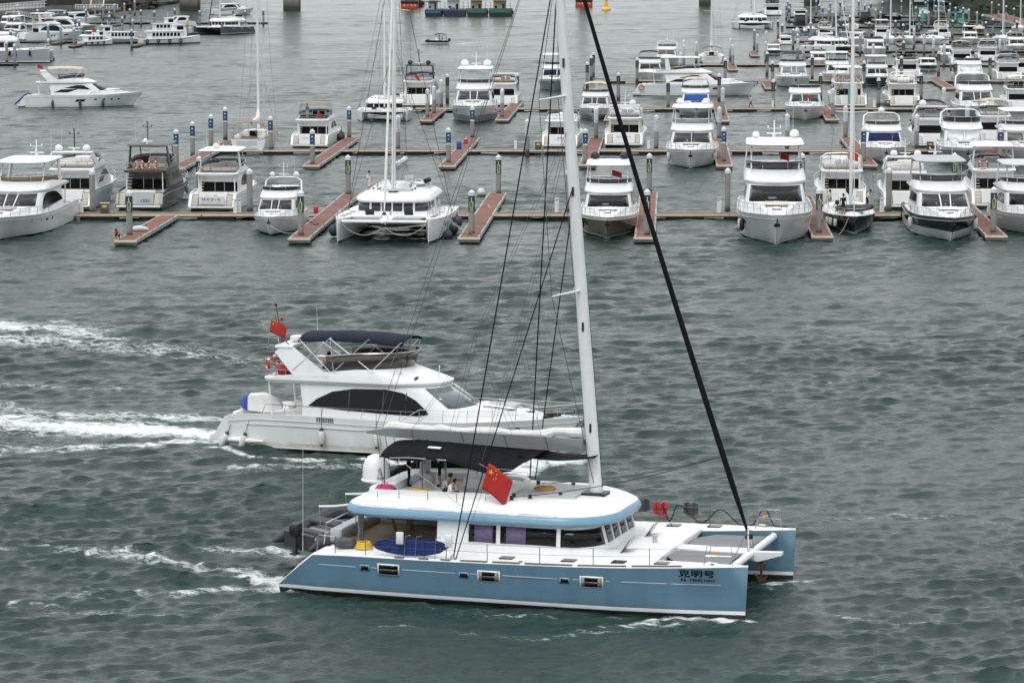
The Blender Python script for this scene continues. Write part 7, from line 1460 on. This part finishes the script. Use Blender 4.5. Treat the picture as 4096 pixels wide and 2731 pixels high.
for lab, px, py, rz, hm, cm in (('grey workboat with dark teal hull behind the far masts', 3378, 102, -95, 'barge_green', 'grey_light'), ('teal workboat moored at the weathered docks', 3815, 90, -80, 'teal', 'barge_green'), ('teal and white workboat beside blue bannered piles', 3692, 72, -95, 'teal', 'white'), ('green workboat with grey cover near the wooded bank', 3852, 72, -95, 'barge_green', 'grey_gel'), ('black workboat with clutter near the far docks', 3455, 90, -90, 'black', 'charcoal'), ('dark green launch beside the blue bannered piles', 3745, 44, 5, 'barge_green', 'charcoal'), ('black open workboat left of the far weathered docks', 3190, 102, -85, 'black', 'charcoal'), ('grey launch with long white canopy under the bank', 3640, 20, 0, 'charcoal', 'white')): workboat(lab, px, py, rz, hm, cm)
_wr = random.Random(21)
for i in range(22):                                                 # small dark open boats packed among the far docks
    px, py = _wr.uniform(3190, 3940), _wr.choice((160, 132, 118, 98, 90, 78, 74)); t = thing('open_boat', 'small dark open boat moored among the far weathered docks', 'boat', group='small dark open boats at the far docks'); hm = _wr.choice(('black', 'charcoal', 'barge_green', 'rubber_grey', 'grey_hull'))
    G().loft([[(x, 0, -.2), (x, w * .8, .1), (x, w, zt), (x, w - .15, zt), (x, w - .25, zt - .4), (x, -w + .25, zt - .4), (x, -w + .15, zt), (x, -w, zt), (x, -w * .8, .1)] for x, w, zt in ((0, 1.0, .8), (3, 1.15, .8), (5, .8, 1.0), (6, .1, 1.2))]).obj('hull', hm, t, 20); G().rbox(1.4, 2.4, -.6, .6, .5, _wr.uniform(1.0, 2.2), .08).obj('console', _wr.choice(('charcoal', 'black_canvas', 'grey_gel', 'tan_canvas')), t); G().rbox(-.5, 0, -.25, .25, .3, 1.2, .08).obj('outboard', 'black', t)
    seat(t, frame(at(px, py), R(_wr.uniform(-130, -60))))
t = thing('straw_parasol', 'straw parasol standing on the far dock', 'parasol', at(3917, 148, .5)); G().tube([(0, 0, 0), (0, 0, 2.5)], .05, 6).obj('pole', 'bark', t); G().lathe([(1.6, 1.9), (1.55, 1.95), (.7, 2.4), (.1, 2.75)], 14).obj('canopy', 'beige_canvas', t)
# ------------------------------------------------------------------ shores
def bank(name, edge, z1, deep, m, hill=()):
    E_ = [at(x, y) for x, y in edge]; g = G(); rows = []; rnd = random.Random(8)
    for d, z in ((0, -.8), (2.5, .5), (6, z1 * .5), (11, z1), (deep, z1 + .8)) + tuple(hill):
        rows.append([(p.x + rnd.uniform(-.5, .5), p.y + d + rnd.uniform(-.6, .6), z + (rnd.uniform(-.3, .3) if 0 < d < deep else rnd.uniform(-3, 3) if d > deep else 0)) for p in E_])
    for a, b in zip(rows, rows[1:]): g.strip(a, b)
    o = g.obj(name, m, None, 30); tag(o, kind='structure'); return o
def subdiv(e, k=6): return [(lerp(a[0], b[0], i / k), lerp(a[1], b[1], i / k)) for a, b in zip(e, e[1:]) for i in range(k)] + [e[-1]]
bank('shore_bank', subdiv([(-900, 150), (-300, 118), (0, 92), (120, 78), (240, 66), (320, 60), (440, 50), (520, 40), (600, 37), (612, 20), (620, -5)]), 3.2, 90, 'rock', ((120, 10), (200, 24), (320, 26)))
bank('wooded_bank', subdiv([(3560, -12), (3700, 4), (3800, 20), (3860, 34), (3960, 44), (4100, 60), (4400, 95), (5200, 150)]), 2.5, 26, 'hill_wood', ((60, 16), (110, 34), (190, 52), (330, 60), (600, 40)))
_rk = []
for k in range(4):
    bm = bmesh.new(); bmesh.ops.create_icosphere(bm, subdivisions=2, radius=1); rnd = random.Random(k)
    for v in bm.verts: v.co *= rnd.uniform(.75, 1.15); v.co.z *= .7
    me = bpy.data.meshes.new('rock'); bm.to_mesh(me); bm.free(); me.materials.append(MATS['rock']); _rk.append(me)
def rocks(lab, edge, n, s0, s1):
    p0 = at(*edge[0]); t = thing('rock_breakwater', lab, 'rocks', p0); rnd = random.Random(len(lab))
    for i in range(n):
        q = rnd.random() * (len(edge) - 1); k = int(q); x, y = lerp(edge[k][0], edge[k + 1][0], q - k), lerp(edge[k][1], edge[k + 1][1], q - k)
        p = at(x, y); d = rnd.random() ** 1.5 * 9; s = rnd.uniform(s0, s1)
        o = child(_rk[i % 4], 'rock', t, (p.x - p0.x + rnd.uniform(-1, 1), p.y - p0.y + d, .1 + d * .28), rnd.uniform(0, 6)); o.scale = (s, s * rnd.uniform(.7, 1.2), s * rnd.uniform(.7, 1))
rocks('dark tumbled rocks along the shore behind the small docks', subdiv([(140, 76), (320, 60), (440, 50)]), 60, .7, 1.6); rocks('dark rock breakwater ending beside the bridge pier', subdiv([(450, 48), (520, 40), (604, 37)]), 60, .7, 1.7); rocks('low rocks at the foot of the dark wooded bank', subdiv([(3800, 20), (3960, 44), (4200, 68)]), 50, .6, 1.4)
_a, _b = at(150, 46, 2), at(305, 40, 2); _d = _b - _a; t = thing('sea_wall', 'dark brown retaining wall above the rocky shore', 'wall', (_a.x, _a.y + 12, 0), math.atan2(_d.y, _d.x)); G().box(-30, _d.length, 0, .8, 1, 8.5).obj('wall_face', 'seawall', t, 0); G().box(-30, _d.length, -.15, .95, 8.5, 8.9).obj('coping', 'quay_concrete', t, 0); G().box(-30, _d.length + 4, -2.5, -2.1, 1.5, 3.2).obj('lower_parapet', 'quay_concrete', t, 0)
p = at(300, 36, 2.4); t = thing('quay_platform', 'concrete quay platform with white railing and stairs on columns', 'quay', (p.x, p.y, 0), 0)
G().box(0, 12.2, 0, 7, 1.9, 2.5).obj('slab', 'quay_concrete', t, 0)
for x in (.6, 3.6, 7.0, 10.4): G().lathe([(.4, -1), (.4, 1.9)], 10, (x, .7, 0)).obj('column', 'concrete', t)
g = G().box(0, 12.2, .05, .2, 3.5, 3.65).box(0, 12.2, .08, .17, 2.95, 3.05)
for k in range(16): g.box(.02 + k * .8, .17 + k * .8, .05, .2, 2.5, 3.5)
g.obj('railing', 'white', t, 0)
for k in range(12): G().box(4.2, 7.4, 5.5 + k * .35, 6.0 + k * .35, 2.5 + k * .33, 2.83 + k * .33).obj('stair_step', 'quay_concrete', t, 0)
for x in (3.9, 7.5): G().patch([(x, 5.2, 2.6), (x, 5.2, 3.7), (x, 9.8, 8.0), (x, 9.8, 6.9)], .2).obj('stair_parapet', 'white', t, 0)
_a, _b = at(60, 62, 3), at(172, 84, .8); _d = _b - _a; t = thing('gangway', 'grey truss gangway sloping from the shore to the docks', 'gangway', _a, math.atan2(_d.y, _d.x)); L_ = math.hypot(_d.x, _d.y); g = G()
for y in (-.7, .7):
    for dz in (0, 1.2): g.tube([(0, y, dz), (L_, y, dz - 2.2)], .07, 5)
    for k in range(14): u0, u1 = k / 14, (k + 1) / 14; g.tube([(u0 * L_, y, -2.2 * u0), (u1 * L_, y, 1.2 - 2.2 * u1)], .045, 4).tube([(u0 * L_, y, -2.2 * u0), (u0 * L_, y, 1.2 - 2.2 * u0)], .045, 4)
g.obj('truss', 'grey_light', t); G().loft([[(x, -.65, z), (x, .65, z), (x, .65, z + .08), (x, -.65, z + .08)] for x, z in ((0, 0), (L_, -2.2))]).obj('deck', 'grey_gel', t, 0)
_a, _b = at(-60, 40, 5), at(165, 22, 5); _d = _b - _a; t = thing('promenade_rail', 'white railing fence along the shore promenade', 'railing', (_a.x, _a.y + 10, 0), math.atan2(_d.y, _d.x)); g = G().box(0, _d.length, 0, .15, 5.9, 6.05).box(0, _d.length, 0, .15, 5.2, 5.3)
for k in range(int(_d.length / 1.2)): g.box(k * 1.2, k * 1.2 + .14, .0, .15, 4.2, 5.9)
g.obj('rail', 'white', t, 0); G().box(0, _d.length, .2, 6, 3.2, 4.4).obj('promenade_slab', 'quay_concrete', t, 0)
# ------------------------------------------------------------------ trees
def crown_mesh(seed, n, leaf):
    rnd = random.Random(seed); g = G(); C_ = [(rnd.uniform(-2.6, 2.6), rnd.uniform(-2.6, 2.6), rnd.uniform(-1.6, 2.6), rnd.uniform(1.1, 2.1)) for _ in range(11)]; V = []; Fc = []; M_ = []
    for i in range(n):
        cx, cy, cz, r = C_[i % 11]; d = Vector((rnd.gauss(0, 1), rnd.gauss(0, 1), rnd.gauss(0, 1))).normalized() * r * rnd.uniform(.55, 1.08); p = Vector((cx, cy, cz)) + d
        u = Vector((rnd.gauss(0, 1), rnd.gauss(0, 1), rnd.gauss(0, .5))).normalized(); w_ = u.orthogonal().normalized() * leaf * rnd.uniform(.4, .8); u = u * leaf * rnd.uniform(.7, 1.2); k = len(V)
        V += [p - u, p + w_, p + u, p - w_]; Fc.append((k, k + 1, k + 2, k + 3)); M_.append(rnd.random() < .35)
    g.add(V, Fc, [int(q) for q in M_]); o = g.obj('crown', ['leaf_dark', 'leaf_mid'], None, 0); me = o.data; bpy.data.objects.remove(o); return me
_cr = [crown_mesh(k, 1500, .34) for k in range(3)]
_tk = _mk('trunk', G().tube([(0, 0, -4.5), (.1, 0, -2), (-.1, .1, 0), (.1, 0, 1.5)], [.32, .24, .18, .06], 7).tube([(0, 0, -1.5), (1.0, .3, .2), (1.8, .5, 1.2)], [.16, .1, .03], 6).tube([(0, 0, -1.2), (-1.1, -.2, .4), (-1.7, -.4, 1.6)], [.16, .1, .03], 6).tube([(0, 0, -.5), (.1, 1.0, .8), (.2, 1.6, 1.8)], [.13, .08, .03], 6), 'bark')
_tl = ('dark leafy tree standing on the bank behind the red pier', 'dark leafy tree on the shore beside the promenade railing')
def tree(px, py, dy, s, lab, grp, i):
    p = at(px, py); t = thing('leafy_tree', lab, 'tree', (p.x, p.y + dy, 2.2 + 4.4 * s), i * 1.3, grp); t.scale = (s, s, s * .95); child(_cr[i % 3], 'crown', t, (0, 0, 0)); child(_tk, 'trunk', t, (0, 0, 0))
rnd = random.Random(4)
for i in range(34): tree(3770 + (i % 24) * 19 + rnd.uniform(-8, 8), 14 + (i % 24) * 2.3, rnd.uniform(5, 16) if i < 24 else rnd.uniform(16, 36), rnd.uniform(1.0, 1.7), _tl[0], 'trees on the wooded bank', i)
for i, (x, y, s) in enumerate(((133, 52, .8), (90, 48, .7), (10, 60, .75), (-40, 62, .9), (30, 40, 1.0))): tree(x, y, 14, s, _tl[1], 'trees on the shore promenade', i)
# ------------------------------------------------------------------ people on docks and boats
person('person in white shirt and black trousers walking along the third dock', 'walk', 'cloth_white', 'cloth_black', frame(at(3004, 433, .5), R(178)), 1.75)
person('person in orange vest crouching at the pontoon end', 'crouch', 'orange', 'cloth_black', frame(at(474, 956, .52), R(-110)), 1.7)
person('person in white shirt standing by the yacht stern on the first dock', 'stand', 'cloth_white', 'cloth_grey', frame(at(3318, 838, .5), R(30)), 1.75, True)
person('person in black shirt and shorts standing on the black sloop foredeck', 'stand', 'cloth_black', 'cloth_black', in_boat(S6, 11.0, -.75, 1.34, R(160)), 1.78, True)
person('person in cream shirt bending over the black sloop side', 'lean', 'cream', 'cloth_black', in_boat(S6, 4.0, 1.6, 1.3, R(60)), 1.75)
person('person in blue shirt standing beside the wedge shaped pontoon', 'stand', 'cloth_blue', 'cloth_black', frame(at(3803, 300, .5), R(-60)), 1.75)
person('person in white shirt standing on the weathered dock beside the fifth row boat', 'stand', 'cloth_white', 'cloth_black', frame(at(3549, 203, .5), R(-90)), 1.75)
person('person in grey shirt on the stair of the lifebuoy yacht', 'stand', 'cloth_grey', 'cloth_black', in_boat(X32, 1.6, 1.1, 1.6, R(150)), 1.7)
person('person in dark shirt seated on the royal blue windscreen boat neighbour', 'sit', 'cloth_blue', 'cloth_black', in_boat(X15, 7.2, -1.0, 3.7), 1.7)
for i, (x, y) in enumerate(((7.0, -.8), (6.6, .2), (7.2, .8))): person('person in dark clothes sitting under the black bimini', 'sit', 'cloth_black', 'cloth_black', YP(3632, 312, 'S', 15, 4.7) @ Matrix.Translation((x, y, 3.6)) @ Matrix.Diagonal((1.1, 1, 1, 1)), 1.7, group='people under the black bimini')
flag('red flag flying above the hoop of the boxy yacht', in_boat(X12, 3.0, -.6, 5.1, R(-90)), .95, .75, .3, .6, True, seed=12); flag('red flag on the big white yacht aft fly rail', in_boat(X5, 4.0, .4, 4.7, R(90)), .8, .5, .3, .7, False, seed=13)
flag('red flag behind the tan hulled yacht fly seats', in_boat(X4, 4.2, .2, 4.7, R(90)), .9, .5, .3, .6, False, seed=14)
# fenders of the front row
for i, (xf_, x, sg, m, lab) in enumerate(((X7, 12.2, 1, 'fender_white', 'white fender hanging on the black and white yacht'), (X7, 11.2, 1, 'fender_white', 'second white fender hanging on the black and white yacht'), (X7, 10.5, -1, 'fender_white', 'white fender between the black and white yacht and its pontoon'), (X5, 12.2, -1, 'black', 'black fender on the big white yacht beside the pontoon'), (X5, 11.6, -1, 'fender_white', 'white round fender low on the big white yacht'), (X15, 12.6, -1, 'fender_white', 'white fender on the grey windscreen yacht beside the piles'), (X15, 12.3, 1, 'fender_white', 'white fender on the far side of the grey windscreen yacht'), (X4, 12.2, -1, 'black', 'black fender on the tan hulled yacht beside the pontoon'), (X8, 12.8, 1, 'fender_white', 'white fender of the beige boot yacht beside the last pontoon'))):
    p = y_pt(x, 1.0, sg, .2); fender(lab, xf_ @ Vector((p.x, p.y, .55)), m, .95, .21, 0, None, .7)
for i, x in enumerate((9.5, 10.4, 11.4)): fender('white fender hanging on the black sloop side', S6 @ Vector((x, -interp(x, _sw) - .15, .4)), 'fender_white', .75, .17, 0, 'fenders of the black sloop', .5)
for i, x in enumerate((7.2, 9.2, 11.0, 12.4)): p = y_pt(x, 1.0, -1, .28); ball_fender('black ball fender on the tan bimini yacht side by the pontoon', X20 @ Vector((p.x, p.y, .9)), 'black', .40, 'ball fenders of the tan bimini yacht')
for i, x in enumerate((11.5, 12.6)): p = y_pt(x, 1.0, -1, .2); fender('white fender hanging on the dark grey yacht side', X10 @ Vector((p.x, p.y, .5)), 'fender_white', .9, .2, 0, 'fenders of the dark grey yacht', .6)
# mooring lines
def line(lab, a, b, sag=.3, m='rope_pale', r=.025):
    o = G().tube(arc(a, b, sag, 10), r, 5).obj('mooring_rope', m); tag(o, lab, 'rope'); return o
line('pale mooring rope from the docked catamaran to the pontoon', CX1 @ Vector((16.0, 4.6, 1.9)), at(1915, 905, .55), .35); line('second pale mooring rope from the docked catamaran to the pontoon', CX1 @ Vector((13.0, 4.9, 1.8)), at(1905, 940, .55), .3)
line('pale rope from the small flybridge boat bow to the pontoon', X2 @ Vector((16.5, -.8, 1.9)), at(1180, 930, .55), .5); line('dark rope from the tan hulled yacht to its pontoon', X4 @ Vector((15.6, -1.2, 1.9)), at(2560, 905, .55), .4, 'rope_dark')
line('dark rope from the big white yacht to the pontoon', X5 @ Vector((14.5, -1.6, 1.9)), at(3268, 900, .55), .3, 'rope_dark'); line('white rope hanging from the black sloop bow to the pontoon', S6 @ Vector((13.2, -.4, 1.4)), at(3308, 925, .55), 1.0); line('pale rope from the black and white yacht to the last pontoon', X7 @ Vector((14.8, -1.5, 1.9)), at(3965, 890, .55), .4)
line('rope from the tan bimini yacht bow down to the pontoon', X20 @ Vector((14.5, -1.5, 1.9)), at(1380, 562, .55), .3, 'rope_dark'); line('pale rope tying the navy windscreen yacht to the pontoon', X16 @ Vector((15.2, 1.3, 1.95)), at(3480, 640, .55), .25, 'rope_dark'); line('rope from the grey windscreen yacht to its pontoon', X15 @ Vector((15.0, -1.3, 1.95)), at(2885, 630, .55), .25, 'rope_dark')
